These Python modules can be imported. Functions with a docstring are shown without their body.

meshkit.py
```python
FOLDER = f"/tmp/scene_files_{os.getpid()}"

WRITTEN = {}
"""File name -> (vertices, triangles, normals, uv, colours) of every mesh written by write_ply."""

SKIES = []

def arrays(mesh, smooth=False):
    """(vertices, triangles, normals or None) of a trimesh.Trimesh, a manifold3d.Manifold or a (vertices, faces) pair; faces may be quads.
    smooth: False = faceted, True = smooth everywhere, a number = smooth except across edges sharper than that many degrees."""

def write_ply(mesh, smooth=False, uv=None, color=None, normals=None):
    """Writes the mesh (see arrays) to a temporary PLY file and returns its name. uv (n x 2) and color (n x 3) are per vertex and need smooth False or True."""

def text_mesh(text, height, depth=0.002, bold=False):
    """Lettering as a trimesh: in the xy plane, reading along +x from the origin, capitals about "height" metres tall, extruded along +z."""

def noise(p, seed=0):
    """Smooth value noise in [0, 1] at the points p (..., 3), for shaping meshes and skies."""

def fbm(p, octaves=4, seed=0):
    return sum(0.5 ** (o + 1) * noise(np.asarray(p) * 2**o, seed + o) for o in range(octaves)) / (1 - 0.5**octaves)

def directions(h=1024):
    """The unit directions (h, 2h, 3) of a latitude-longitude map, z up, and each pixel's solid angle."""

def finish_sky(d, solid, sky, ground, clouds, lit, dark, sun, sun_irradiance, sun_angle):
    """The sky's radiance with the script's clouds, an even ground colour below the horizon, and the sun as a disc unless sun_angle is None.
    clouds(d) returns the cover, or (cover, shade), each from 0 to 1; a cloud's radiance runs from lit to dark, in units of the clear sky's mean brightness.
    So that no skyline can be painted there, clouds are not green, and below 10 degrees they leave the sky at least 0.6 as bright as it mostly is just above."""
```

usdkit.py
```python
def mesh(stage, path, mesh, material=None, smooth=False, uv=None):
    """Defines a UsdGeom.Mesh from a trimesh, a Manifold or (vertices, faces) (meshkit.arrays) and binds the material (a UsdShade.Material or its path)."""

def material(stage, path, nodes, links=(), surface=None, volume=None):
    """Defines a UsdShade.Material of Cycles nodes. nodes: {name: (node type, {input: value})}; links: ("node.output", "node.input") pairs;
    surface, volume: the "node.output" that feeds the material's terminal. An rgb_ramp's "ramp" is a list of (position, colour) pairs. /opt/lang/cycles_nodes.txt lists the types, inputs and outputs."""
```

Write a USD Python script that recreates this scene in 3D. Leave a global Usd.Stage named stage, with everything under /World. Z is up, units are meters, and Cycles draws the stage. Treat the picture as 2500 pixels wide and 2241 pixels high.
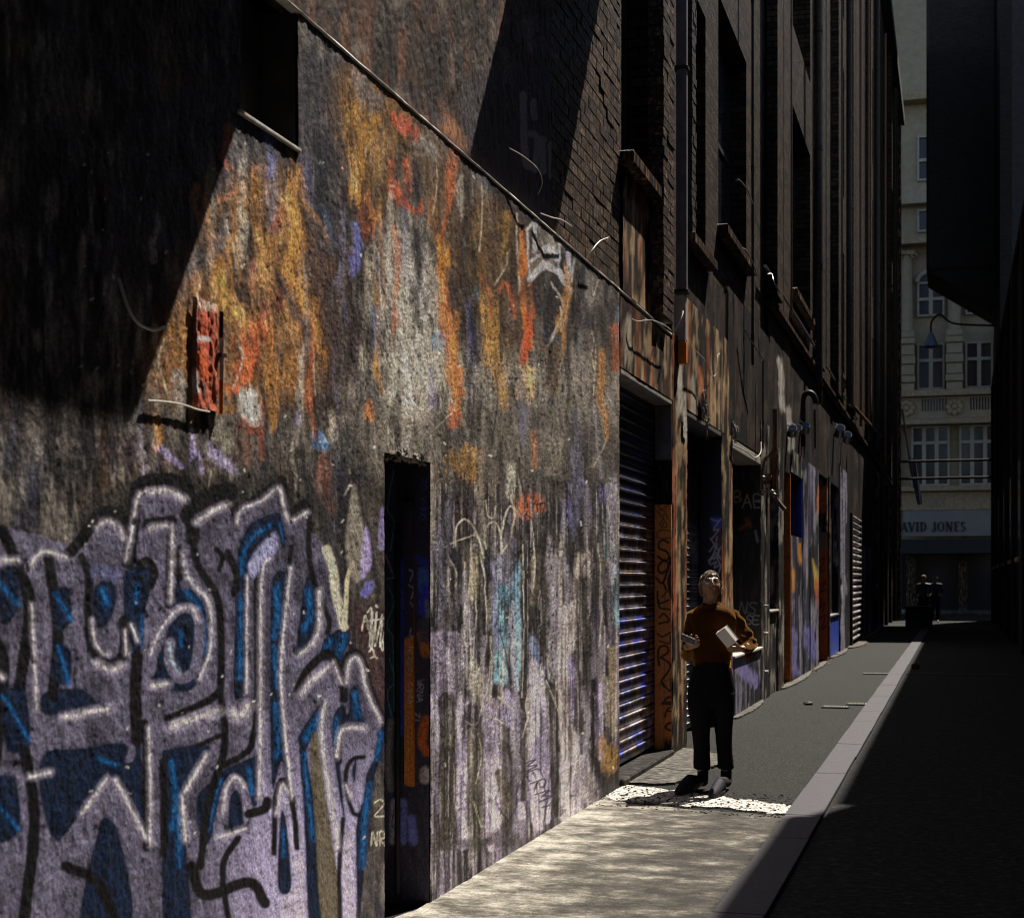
import math, random
import numpy as np, trimesh, usdkit, meshkit
import manifold3d as m3
from shapely.geometry import Polygon
from pxr import Usd, UsdGeom, UsdLux, UsdShade, Gf, Sdf, Vt

stage = Usd.Stage.CreateInMemory()
UsdGeom.SetStageUpAxis(stage, UsdGeom.Tokens.z)
UsdGeom.SetStageMetersPerUnit(stage, 1.0)
UsdGeom.Xform.Define(stage, '/World')
stage.SetDefaultPrim(stage.GetPrimAtPath('/World'))
UsdGeom.Scope.Define(stage, '/World/Looks')

# ---------------------------------------------------------------- camera
F, CX, CY, VX, VY, EYE = 3750., 1250., 1120.5, 2334., 1420., 1.6
TH = math.atan((VX - CX) / F)
CAMX = EYE / 0.614 * math.cos(TH)
cam = UsdGeom.Camera.Define(stage, '/World/camera')
cam.AddTranslateOp().Set(Gf.Vec3d(CAMX, 0, EYE))
cam.AddRotateXYZOp().Set(Gf.Vec3f(90, 0, math.degrees(TH)))
cam.CreateHorizontalApertureAttr(36.0)
cam.CreateVerticalApertureAttr(36.0 * 917 / 1024)
cam.CreateFocalLengthAttr(F / 2500 * 36)
cam.CreateVerticalApertureOffsetAttr((VY - CY) / 2500 * 36)
cam.CreateClippingRangeAttr(Gf.Vec2f(0.05, 500))
cam.CreateFStopAttr(5.0)
cam.CreateFocusDistanceAttr(10.6)
cam.CreateExposureAttr(0.78)

# ---------------------------------------------------------------- sky and sun
SUN = np.array([0.35, 1.0, 1.55]); SUN /= np.linalg.norm(SUN)
usdkit.material(stage, '/World/Looks/sky', {
    'sky': ('sky_texture', {'sky_type': 'single_scattering', 'sun_disc': False, 'sun_elevation': math.asin(SUN[2]),
                            'sun_rotation': math.atan2(SUN[0], SUN[1]), 'altitude': 100.0, 'air_density': 1.0, 'aerosol_density': 1.0, 'ozone_density': 1.0}),
    'bg': ('background_shader', {'strength': 0.055})}, [('sky.color', 'bg.color')], surface='bg.background')
dome = UsdLux.DomeLight.Define(stage, '/World/sky')
dome.GetPrim().SetCustomDataByKey('kind', 'structure')
UsdShade.MaterialBindingAPI.Apply(dome.GetPrim()).Bind(UsdShade.Material.Get(stage, '/World/Looks/sky'))
sun = UsdLux.DistantLight.Define(stage, '/World/sun')
sun.CreateNormalizeAttr(True); sun.CreateIntensityAttr(1.25); sun.CreateAngleAttr(0.5)
sun.CreateColorAttr(Gf.Vec3f(1.0, 0.93, 0.82))
_x = np.cross([0, 0, 1.], SUN); _x /= np.linalg.norm(_x); _y = np.cross(SUN, _x)
_m = np.eye(4); _m[0, :3], _m[1, :3], _m[2, :3] = _x, _y, SUN
sun.AddTransformOp().Set(Gf.Matrix4d(*_m.ravel().tolist()))

# ---------------------------------------------------------------- measuring: where a line of sight of the photograph meets a wall, the ground or a cross plane
_s, _c = math.sin(TH), math.cos(TH)
def ray(x, y):
    u, w = (x - CX) / F, (VY - y) / F
    return np.array([u * _c - _s, u * _s + _c, w])
def onwall(x, y, c=0.):
    r = ray(x, y); t = (c - CAMX) / r[0]; return np.array([c, t * r[1], EYE + t * r[2]])
def onground(x, y, z=0.):
    r = ray(x, y); t = (z - EYE) / r[2]; return np.array([CAMX + t * r[0], t * r[1], z])
def oncross(x, y, Y):
    r = ray(x, y); t = Y / r[1]; return np.array([CAMX + t * r[0], Y, EYE + t * r[2]])
def atdepth(x, y, d):
    r = ray(x, y); return np.array([CAMX, 0, EYE]) + d * r
def wy(x, c=0.): return onwall(x, VY, c)[1]
def wz(x, y, c=0.): return onwall(x, y, c)[2]
def proj(p):
    p = np.asarray(p, float) - np.array([CAMX, 0, EYE])
    vf = -p[..., 0] * _s + p[..., 1] * _c; vr = p[..., 0] * _c + p[..., 1] * _s
    return np.stack([CX + F * vr / vf, VY - F * p[..., 2] / vf], -1)

# ---------------------------------------------------------------- naming
_used = {}
def numbered(parent, name):
    k = _used.get((parent, name), 0); _used[(parent, name)] = k + 1
    return f'{parent}/{name}' if k == 0 else f'{parent}/{name}_{k:03d}'
def tag(prim, label=None, cat=None, group=None, kind=None):
    for k, v in (('label', label), ('category', cat), ('group', group), ('kind', kind)):
        if v: prim.SetCustomDataByKey(k, v)
    return prim
def thing(name, label=None, cat=None, loc=(0, 0, 0), rotz=0., group=None, kind=None):
    x = UsdGeom.Xform.Define(stage, numbered('/World', name))
    if any(loc): x.AddTranslateOp().Set(Gf.Vec3d(*map(float, loc)))
    if rotz: x.AddRotateZOp().Set(float(rotz))
    return tag(x.GetPrim(), label, cat, group, kind)
def part(name, mesh, mat, parent=None, smooth=False, paint=None, label=None, kind=None, loc=None):
    base = '/World' if parent is None else str(parent.GetPath())
    if loc is not None:
        v, f, _ = meshkit.arrays(mesh); mesh = (v - np.asarray(loc), f)
    g = usdkit.mesh(stage, numbered(base, name), mesh, M[mat] if isinstance(mat, str) else mat, smooth)
    if paint is not None:
        UsdGeom.PrimvarsAPI(g).CreatePrimvar('paint', Sdf.ValueTypeNames.Color3fArray, 'vertex').Set(Vt.Vec3fArray.FromNumpy(np.asarray(paint, np.float32)))
    return tag(g.GetPrim(), label, None, None, kind)
def single(name, mesh, mat, label, cat, smooth=False, group=None, kind=None, paint=None):
    p = part(name, mesh, mat, None, smooth, paint); return tag(p, label, cat, group, kind)
def dup(root, loc, rotz=0., label=None, group=None):
    was = root.GetCustomData()
    r = thing(root.GetName(), label or was['label'], was['category'], loc, rotz, group or was.get('group'))
    r.GetReferences().AddInternalReference(root.GetPath()); r.SetInstanceable(True)
    return r

# ---------------------------------------------------------------- shapes
class MB:
    def __init__(s): s.v, s.f, s.n = [], [], 0
    def add(s, v, f):
        v = np.asarray(v, float); f = np.asarray(f, int)
        if f.shape[1] == 4: f = np.vstack([f[:, [0, 1, 2]], f[:, [0, 2, 3]]])
        s.v.append(v); s.f.append(f + s.n); s.n += len(v); return s
    def mesh(s, m):
        v, f, _ = meshkit.arrays(m); return s.add(v, f)
    def box(s, x0, x1, y0, y1, z0, z1, r=0.):
        if r > 0: return s.mesh(rbox(x0, x1, y0, y1, z0, z1, r))
        v = [(x, y, z) for x in (x0, x1) for y in (y0, y1) for z in (z0, z1)]
        return s.add(v, [(0, 1, 3, 2), (4, 6, 7, 5), (0, 4, 5, 1), (2, 3, 7, 6), (0, 2, 6, 4), (1, 5, 7, 3)])
    def tube(s, pts, r, n=8, close=True):
        v, f = tube(pts, r, n); return s.add(v, f)
    def get(s): return (np.vstack(s.v), np.vstack(s.f))
def box(*a, r=0.): return MB().box(*a, r=r).get()
def rbox(x0, x1, y0, y1, z0, z1, r):
    """a box with chamfered edges"""
    r = min(r, (x1 - x0) / 2.01, (y1 - y0) / 2.01, (z1 - z0) / 2.01)
    pts = []
    for sx in (0, 1):
        for sy in (0, 1):
            for sz in (0, 1):
                c = np.array([x1 if sx else x0, y1 if sy else y0, z1 if sz else z0])
                d = np.array([-1 if sx else 1, -1 if sy else 1, -1 if sz else 1]) * r
                for k in range(3):
                    e = d.copy(); e[k] = 0; pts.append(c + e)
    h = trimesh.convex.convex_hull(np.array(pts)); return (np.array(h.vertices), np.array(h.faces))
def catmull(pts, n=8, closed=False):
    P = np.asarray(pts, float)
    if len(P) < 3 and not closed: return P
    if closed: P = np.vstack([P[-1], P, P[0], P[1]])
    else: P = np.vstack([2 * P[0] - P[1], P, 2 * P[-1] - P[-2]])
    t = np.linspace(0, 1, n, endpoint=False)[:, None]; out = []
    for i in range(1, len(P) - 2):
        a, b, c, d = P[i - 1:i + 3]
        out.append(.5 * (2 * b + (c - a) * t + (2 * a - 5 * b + 4 * c - d) * t**2 + (3 * b - a - 3 * c + d) * t**3))
    if not closed: out.append(P[-2][None])
    return np.vstack(out)
def tube(pts, r, n=8):
    P = np.asarray(pts, float); R = np.broadcast_to(np.asarray(r, float), len(P))
    T = np.gradient(P, axis=0); T /= np.linalg.norm(T, axis=1, keepdims=True) + 1e-12
    up = np.array([0, 0, 1.]) if abs(T[0][2]) < .9 else np.array([1., 0, 0])
    u = np.cross(up, T[0]); u /= np.linalg.norm(u); V = []
    ang = np.linspace(0, 2 * np.pi, n, endpoint=False)
    for p, t, rr in zip(P, T, R):
        u = u - t * np.dot(u, t); u /= np.linalg.norm(u); w = np.cross(t, u)
        V.append(p + rr * (np.cos(ang)[:, None] * u + np.sin(ang)[:, None] * w))
    V = np.vstack(V); Fc = []
    for i in range(len(P) - 1):
        for k in range(n):
            a, b = i * n + k, i * n + (k + 1) % n
            Fc += [(a, b, b + n), (a, b + n, a + n)]
    m = len(V); V = np.vstack([V, P[0], P[-1]])
    for k in range(n):
        Fc += [(m, (k + 1) % n, k), (m + 1, m - n + k, m - n + (k + 1) % n)]
    return V, np.array(Fc)
def prism(poly, z0, z1):
    m = trimesh.creation.extrude_polygon(Polygon(poly), z1 - z0, engine='earcut'); m.apply_translation([0, 0, z0]); return (np.array(m.vertices), np.array(m.faces))
def vnoise(u, v, seed=0):
    u = np.asarray(u, float); v = np.asarray(v, float)
    lat = np.random.default_rng(seed + 17).random((256, 256))
    iu, iv = np.floor(u).astype(int), np.floor(v).astype(int); a, b = u - iu, v - iv
    a = a * a * (3 - 2 * a); b = b * b * (3 - 2 * b)
    i0, i1, j0, j1 = iu & 255, (iu + 1) & 255, iv & 255, (iv + 1) & 255
    return (lat[i0, j0] * (1 - a) + lat[i1, j0] * a) * (1 - b) + (lat[i0, j1] * (1 - a) + lat[i1, j1] * a) * b
def fb(u, v, oct=4, seed=0):
    t = 0; w = 0
    for o in range(oct):
        t = t + vnoise(u * 2**o + 13.7 * o, v * 2**o + 5.3 * o, seed + o) * .5**o; w += .5**o
    return t / w
def grid(us, vs, fn, hole=None):
    """a sheet: fn(U, V) -> points; hole: list of (u0,u1,v0,v1) left open"""
    U, Vv = np.meshgrid(us, vs); P = fn(U, Vv).reshape(-1, 3); nu, nv = len(us), len(vs)
    i, j = np.meshgrid(np.arange(nu - 1), np.arange(nv - 1)); a = (j * nu + i)
    q = np.stack([a, a + 1, a + nu + 1, a + nu], -1).reshape(-1, 4)
    if hole:
        uc = ((us[:-1] + us[1:]) / 2)[i].ravel(); vc = ((vs[:-1] + vs[1:]) / 2)[j].ravel()
        keep = np.ones(len(q), bool)
        for u0, u1, v0, v1 in hole: keep &= ~((uc > u0) & (uc < u1) & (vc > v0) & (vc < v1))
        q = q[keep]
    return P, q

# ---------------------------------------------------------------- paint on walls: colours of the paint itself, per vertex
GAIN = 0.50
def alb(rgb, gain=None):
    c = np.asarray(rgb, float) / 255
    c = np.where(c < .04045, c / 12.92, ((c + .055) / 1.055) ** 2.4) / (gain or GAIN); m = c.max()
    return np.clip(c * min(1., .85 / max(m, 1e-6)), .004, .85)
class Paint:
    def __init__(s, V, base=(60, 56, 58), wob=2.5, seed=0, off=(0, 0), sc=1., gain=None):
        p = proj(V); s.gain = gain; s.seed = seed
        s.q = p + wob * 2 * np.stack([fb(p[:, 0] / 18, p[:, 1] / 30, 2, seed) - .5, fb(p[:, 0] / 18, p[:, 1] / 30, 2, seed + 9) - .5], -1)
        s.c = np.tile(alb(base, gain), (len(V), 1)); s.p = p; s.off, s.sc = np.array(off, float), sc
    def frame(s, scale, ox, oy): s.sc, s.off = scale, np.array([ox, oy], float); return s
    def _pts(s, pts): return np.asarray(pts, float) / s.sc + s.off
    def _mix(s, idx, a, col):
        a = np.clip(a, 0, 1)[:, None]; s.c[idx] = s.c[idx] * (1 - a) + a * alb(col, s.gain)
    def _near(s, P, m):
        lo, hi = P.min(0) - m, P.max(0) + m
        return np.nonzero((s.q[:, 0] > lo[0]) & (s.q[:, 0] < hi[0]) & (s.q[:, 1] > lo[1]) & (s.q[:, 1] < hi[1]))[0]
    @staticmethod
    def _dist(Q, P, closed=False):
        d = np.full(len(Q), 1e9); A = P; B = np.roll(P, -1, 0) if closed else P[1:]
        for a, b in zip(A, B):
            ab = b - a; t = np.clip(((Q - a) @ ab) / (ab @ ab + 1e-9), 0, 1); e = Q - a - t[:, None] * ab
            d = np.minimum(d, e[:, 0]**2 + e[:, 1]**2)
        return np.sqrt(d)
    def _dry(s, idx, dry):
        if not dry: return 1.
        q = s.p[idx]; n = fb(q[:, 0] / 3., q[:, 1] / 14., 3, s.seed + 31)
        return np.clip((n - dry * .55) / .18, 0, 1)
    def poly(s, pts, col, soft=2., alpha=1., smooth=True, dry=0.):
        P = s._pts(pts)
        if smooth: P = catmull(P, 5, True)
        idx = s._near(P, soft * 2 + 2); Q = s.q[idx]
        if not len(Q): return s
        ins = np.zeros(len(Q), bool); x, y = Q.T
        for (x0, y0), (x1, y1) in zip(P, np.roll(P, -1, 0)):
            if y0 != y1: ins ^= ((y0 > y) != (y1 > y)) & (x < (x1 - x0) * (y - y0) / (y1 - y0) + x0)
        d = s._dist(Q, P, True) * np.where(ins, 1, -1)
        s._mix(idx, (.5 + d / (2 * soft)).clip(0, 1) * alpha * s._dry(idx, dry), col); return s
    def stroke(s, pts, w, col, soft=1.5, alpha=1., smooth=True, dry=0., rag=0.):
        P = s._pts(pts); w = w / s.sc / 2
        if len(P) == 1: P = np.vstack([P, P + .5])
        if smooth: P = catmull(P, 6)
        idx = s._near(P, w * (1 + rag) + soft * 2); Q = s.q[idx]
        if not len(Q): return s
        d = w - s._dist(Q, P)
        if rag >= .9 and len(P) > 3:                       # a brush stroke thins out towards its ends
            seg = np.linalg.norm(np.diff(P, axis=0), axis=1); cum = np.r_[0, np.cumsum(seg)] / max(seg.sum(), 1e-6)
            k = np.zeros(len(Q)); best = np.full(len(Q), 1e9)
            for q0, f0 in zip(P, cum):
                dd = (Q[:, 0] - q0[0])**2 + (Q[:, 1] - q0[1])**2; m_ = dd < best; best[m_] = dd[m_]; k[m_] = f0
            d = d - w * (1 - (.30 + .70 * np.sin(np.pi * np.clip(k, .0, 1)).clip(0) ** .45))
        if rag: d = d + rag * w * 2.4 * (fb(Q[:, 0] / 9., Q[:, 1] / 46., 4, s.seed + 51) - .5) + rag * w * .8 * (fb(Q[:, 0] / 40., Q[:, 1] / 60., 2, s.seed + 57) - .5)
        s._mix(idx, (.5 + d / (2 * soft)).clip(0, 1) * alpha * s._dry(idx, dry), col); return s
    def glaze(s, idx, col, a): s._mix(idx, a, col); return s
def letters(pa, text, x, y, size, col, w=2., slant=0., vertical=False, rot=0., asp=.62, dry=0.):
    """hand-painted capitals drawn stroke by stroke; x, y is the top left corner (photograph pixels)"""
    G = {'A': [[(0, 1), (.5, 0), (1, 1)], [(.2, .65), (.8, .6)]], 'B': [[(.05, 1), (0, 0), (.8, .1), (.75, .4), (.1, .5), (.95, .65), (.8, .95), (.05, 1)]],
         'C': [[(1, .1), (.4, 0), (0, .5), (.4, 1), (1, .9)]], 'D': [[(0, 1), (0, 0), (.9, .3), (.8, .8), (0, 1)]], 'E': [[(1, 0), (0, .05), (0, 1), (1, .95)], [(0, .5), (.8, .48)]],
         'F': [[(1, 0), (.1, .05), (0, 1)], [(.05, .5), (.7, .45)]], 'G': [[(1, .1), (.3, 0), (0, .5), (.4, 1), (1, .8), (.95, .5), (.6, .5)]], 'I': [[(.5, 0), (.5, 1)]],
         'K': [[(0, 0), (0, 1)], [(.9, 0), (.05, .5), (1, 1)]], 'L': [[(.1, 0), (0, 1), (1, .95)]], 'M': [[(0, 1), (.15, 0), (.5, .6), (.85, 0), (1, 1)]], 'N': [[(0, 1), (.1, 0), (.9, 1), (1, 0)]],
         'O': [[(.5, 0), (0, .5), (.5, 1), (1, .5), (.5, 0)]], 'R': [[(0, 1), (0, 0), (.8, .1), (.7, .45), (.05, .5), (1, 1)]], 'S': [[(1, .1), (.3, 0), (.1, .3), (.9, .65), (.7, 1), (0, .9)]],
         'T': [[(0, 0), (1, 0)], [(.5, 0), (.5, 1)]], 'V': [[(0, 0), (.5, 1), (1, 0)]], 'W': [[(0, 0), (.25, 1), (.5, .4), (.75, 1), (1, 0)]], 'X': [[(0, 0), (1, 1)], [(1, 0), (0, 1)]],
         'Y': [[(0, 0), (.5, .5), (1, 0)], [(.5, .5), (.45, 1)]], 'Z': [[(0, 0), (1, 0), (0, 1), (1, 1)]], '1': [[(.3, .2), (.6, 0), (.5, 1)]], '2': [[(0, .2), (.5, 0), (.9, .3), (0, 1), (1, 1)]], '-': [[(0, .5), (1, .5)]], 'H': [[(0, 0), (0, 1)], [(1, 0), (1, 1)], [(0, .5), (1, .5)]], ' ': []}
    cr, sr = math.cos(rot), math.sin(rot); k = 0.
    sc, off = pa.sc, pa.off; pa.frame(1., 0, 0)
    for ch in text:
        for st in G.get(ch, []):
            P = []
            for a, b in st:
                u, v = a * size * asp + slant * (1 - b) * size, b * size
                if vertical: v += k * size * 1.15
                else: u += k * size * (asp + .18)
                P.append((x + u * cr - v * sr, y + u * sr + v * cr))
            pa.stroke(P, w, col, soft=.9, smooth=len(P) > 3, dry=dry)
        k += 1
    pa.sc, pa.off = sc, off

# ---------------------------------------------------------------- materials
M = {}
def mat(name, col, rough=.6, var=.25, scale=6., stretch=(1, 1, 1), bump=.3, bscale=40., bdist=.004, metal=0., spec=.2, col2=None, col3=None, detail=5., tight=None, nrough=.62):
    lo = tuple(c * (1 - var) for c in col); hi = tuple(min(1, c * (1 + var)) for c in col)
    if tight is None: tight = name.startswith('grime') or name == 'dark_render'
    ramp = [(.42, lo), (.51, col), (.585, col2 or hi)] + ([(.65, col3)] if col3 else []) if tight else [(.3, lo), (.5, col), (.7, col2 or hi)] + ([(.82, col3)] if col3 else [])
    n = {'g': ('geometry', {}), 'map': ('mapping', {'scale': stretch}), 'n': ('noise_texture', {'scale': scale, 'detail': detail, 'roughness': nrough, 'distortion': .5 if tight else 0.}),
         'r': ('rgb_ramp', {'ramp': ramp}), 'b1': ('noise_texture', {'scale': bscale, 'detail': 4., 'roughness': .6}),
         'bump': ('bump', {'strength': bump, 'distance': bdist}), 'rr': ('map_range', {'from_min': .3, 'from_max': .7, 'to_min': max(.05, rough - .12), 'to_max': min(1., rough + .12)}),
         'p': ('principled_bsdf', {'metallic': metal, 'specular_ior_level': spec})}
    l = [('g.position', 'map.vector'), ('map.vector', 'n.vector'), ('map.vector', 'b1.vector'), ('n.fac', 'r.fac'), ('r.color', 'p.base_color'),
         ('b1.fac', 'bump.height'), ('bump.normal', 'p.normal'), ('b1.fac', 'rr.value'), ('rr.result', 'p.roughness')]
    M[name] = usdkit.material(stage, '/World/Looks/' + name, n, l, surface='p.BSDF'); return M[name]
def paintmat(name, rough=.5, bump=.6, bdist=.004, spec=.5, fine=90., stretch=(1, 1, .75)):
    n = {'at': ('attribute', {'attribute': 'paint'}), 'g': ('geometry', {}), 'map': ('mapping', {'scale': stretch}),
         'n1': ('noise_texture', {'scale': fine, 'detail': 4., 'roughness': .7}), 'n2': ('noise_texture', {'scale': 16., 'detail': 7., 'roughness': .75}),
         'r': ('rgb_ramp', {'ramp': [(.32, (.42, .41, .42)), (.5, (.92, .92, .92)), (.68, (1.4, 1.38, 1.34))]}), 'mul': ('mix', {'mix_type': 'multiply', 'fac': .9}),
         'sum': ('math', {'math_type': 'add'}), 'bump': ('bump', {'strength': bump, 'distance': bdist}),
         'rr': ('map_range', {'from_min': .3, 'from_max': .7, 'to_min': rough - .15, 'to_max': rough + .2}), 'p': ('principled_bsdf', {'specular_ior_level': spec})}
    l = [('g.position', 'map.vector'), ('map.vector', 'n1.vector'), ('map.vector', 'n2.vector'), ('n1.fac', 'r.fac'), ('at.color', 'mul.color1'), ('r.color', 'mul.color2'), ('mul.color', 'p.base_color'),
         ('n1.fac', 'sum.value1'), ('n2.fac', 'sum.value2'), ('sum.value', 'bump.height'), ('bump.normal', 'p.normal'), ('n2.fac', 'rr.value'), ('rr.result', 'p.roughness')]
    M[name] = usdkit.material(stage, '/World/Looks/' + name, n, l, surface='p.BSDF')
paintmat('wall_paint', rough=.6, bump=.8, bdist=.006, spec=.12)
paintmat('panel_paint', rough=.42, bump=.35, bdist=.003)
paintmat('metal_paint', rough=.35, bump=.25, bdist=.002, fine=40., spec=.6)
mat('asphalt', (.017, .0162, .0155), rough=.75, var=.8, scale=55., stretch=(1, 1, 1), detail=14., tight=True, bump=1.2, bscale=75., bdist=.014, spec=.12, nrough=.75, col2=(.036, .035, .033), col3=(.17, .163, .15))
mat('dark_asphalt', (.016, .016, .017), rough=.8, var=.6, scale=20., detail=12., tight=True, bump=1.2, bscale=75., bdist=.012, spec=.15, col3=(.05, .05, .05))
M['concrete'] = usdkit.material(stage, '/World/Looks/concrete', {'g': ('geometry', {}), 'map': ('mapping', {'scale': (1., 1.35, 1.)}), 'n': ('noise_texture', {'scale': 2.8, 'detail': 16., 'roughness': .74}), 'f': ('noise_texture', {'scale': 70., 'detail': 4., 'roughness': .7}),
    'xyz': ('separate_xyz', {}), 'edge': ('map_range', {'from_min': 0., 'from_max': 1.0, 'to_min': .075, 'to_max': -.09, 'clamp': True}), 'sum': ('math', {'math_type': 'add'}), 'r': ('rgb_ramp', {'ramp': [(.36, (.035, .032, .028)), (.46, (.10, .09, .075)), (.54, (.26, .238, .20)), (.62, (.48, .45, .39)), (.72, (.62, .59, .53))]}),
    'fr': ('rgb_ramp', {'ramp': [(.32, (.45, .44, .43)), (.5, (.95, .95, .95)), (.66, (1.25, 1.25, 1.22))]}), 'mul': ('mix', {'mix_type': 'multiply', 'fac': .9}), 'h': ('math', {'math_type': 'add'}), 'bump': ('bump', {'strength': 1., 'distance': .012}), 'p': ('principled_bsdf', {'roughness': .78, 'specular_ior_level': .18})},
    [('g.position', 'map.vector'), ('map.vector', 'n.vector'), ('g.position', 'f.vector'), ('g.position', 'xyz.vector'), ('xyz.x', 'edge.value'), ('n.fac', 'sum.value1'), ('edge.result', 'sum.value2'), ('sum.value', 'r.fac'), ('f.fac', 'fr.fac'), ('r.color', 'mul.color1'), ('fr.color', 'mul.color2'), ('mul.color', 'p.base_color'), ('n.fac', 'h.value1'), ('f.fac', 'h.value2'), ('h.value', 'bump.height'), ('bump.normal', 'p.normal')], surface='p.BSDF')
mat('pale_speckle', (.55, .525, .48), rough=.6, var=.75, scale=34., bump=1., bscale=60., bdist=.008, col2=(.72, .69, .63), col3=(.78, .75, .69), detail=3., tight=True)
mat('bluestone', (.040, .036, .046), rough=.55, var=.3, scale=12., stretch=(1, 3, 1), bump=.8, bscale=50., bdist=.004, spec=.3)
mat('plaster', (.30, .27, .24), rough=.6, var=.4, scale=12., stretch=(1, 1, .4), bump=.6)
mat('sill_paint', (.55, .52, .48), rough=.45, var=.3, scale=20., bump=.5)
mat('core', (.05, .047, .045), rough=.9)
mat('dark_paint', (.03, .028, .03), rough=.5, var=.4)
mat('dark_render', (.025, .021, .019), rough=.6, var=.8, scale=5., stretch=(2, 2, .25), bump=1.4, bscale=26., bdist=.014, detail=9., spec=.12, col3=(.10, .08, .06))
mat('grime_grey', (.05, .047, .046), rough=.6, var=.85, scale=8., stretch=(2.4, 2.4, .42), bump=1.4, bscale=26., bdist=.014, detail=9., spec=.12, col2=(.16, .15, .135), col3=(.36, .33, .27))
mat('grime_lilac', (.042, .040, .056), rough=.5, var=.85, scale=8., stretch=(2.4, 2.4, .42), bump=1.4, bscale=26., bdist=.014, detail=9., spec=.12, col2=(.14, .13, .18), col3=(.32, .31, .36))
mat('grime_rust', (.040, .027, .020), rough=.5, var=.85, scale=8., stretch=(2.4, 2.4, .42), bump=1.4, bscale=26., bdist=.014, detail=9., spec=.12, col2=(.16, .085, .042), col3=(.38, .30, .20))
mat('grime_dark', (.012, .011, .012), rough=.5, var=.8, scale=7., stretch=(2.2, 2.2, .42), bump=1.4, bscale=26., bdist=.014, detail=9., spec=.12, col2=(.028, .022, .02), col3=(.10, .075, .06))
mat('brick', (.075, .048, .033), rough=.6, var=.6, scale=24., bump=1.2, bscale=60., bdist=.008, col2=(.14, .09, .06), col3=(.30, .20, .13), detail=8., tight=True, spec=.12)
mat('brick_brown', (.045, .028, .020), rough=.6, var=.6, scale=24., bump=1.2, bscale=60., bdist=.008, col3=(.18, .11, .065), detail=8., tight=True, spec=.12)
mat('brick_dark', (.045, .036, .03), rough=.55, var=.5, scale=30., bump=1., bscale=60., bdist=.006)
mat('mortar', (.035, .03, .026), rough=.8, var=.3, scale=40.)
mat('old_iron', (.030, .023, .018), rough=.5, var=.6, scale=15., bump=.6, bscale=50., spec=.2, col3=(.09, .05, .03))
mat('footing', (.085, .077, .065), rough=.8, var=.6, scale=14., bump=.8, bscale=50., tight=True, col3=(.22, .20, .17), nrough=.75)
mat('rust_iron', (.14, .06, .025), rough=.45, var=.5, scale=18., bump=.5, bscale=50., spec=.5)
mat('galvanised', (.32, .31, .30), rough=.35, var=.3, scale=20., metal=.6, bump=.2)
mat('duct_grey', (.14, .13, .14), rough=.45, var=.25, scale=10., bump=.2)
mat('duct_lit_pink', (.42, .34, .30), rough=.5, var=.2, scale=10., bump=.2)
mat('orange_paint', (.62, .19, .045), rough=.45, var=.3, scale=12., bump=.4)
mat('white_cable', (.62, .58, .52), rough=.4, var=.1)
mat('dark_cable', (.10, .07, .05), rough=.4, var=.2)
mat('steel_bright', (.60, .59, .57), rough=.25, var=.1, metal=.9)
mat('black_rubber', (.02, .02, .022), rough=.55, var=.2)
mat('stone_facade', (.34, .28, .20), rough=.7, var=.15, scale=3., bump=.3, bscale=20.)
mat('stone_carved', (.34, .26, .17), rough=.75, var=.3, scale=6., bump=.5, bscale=25.)
mat('sign_white', (.22, .21, .205), rough=.5, var=.08, scale=2.)
mat('sign_black', (.02, .02, .025), rough=.5, var=.1)
mat('awning', (.03, .03, .034), rough=.7, var=.2)
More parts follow.
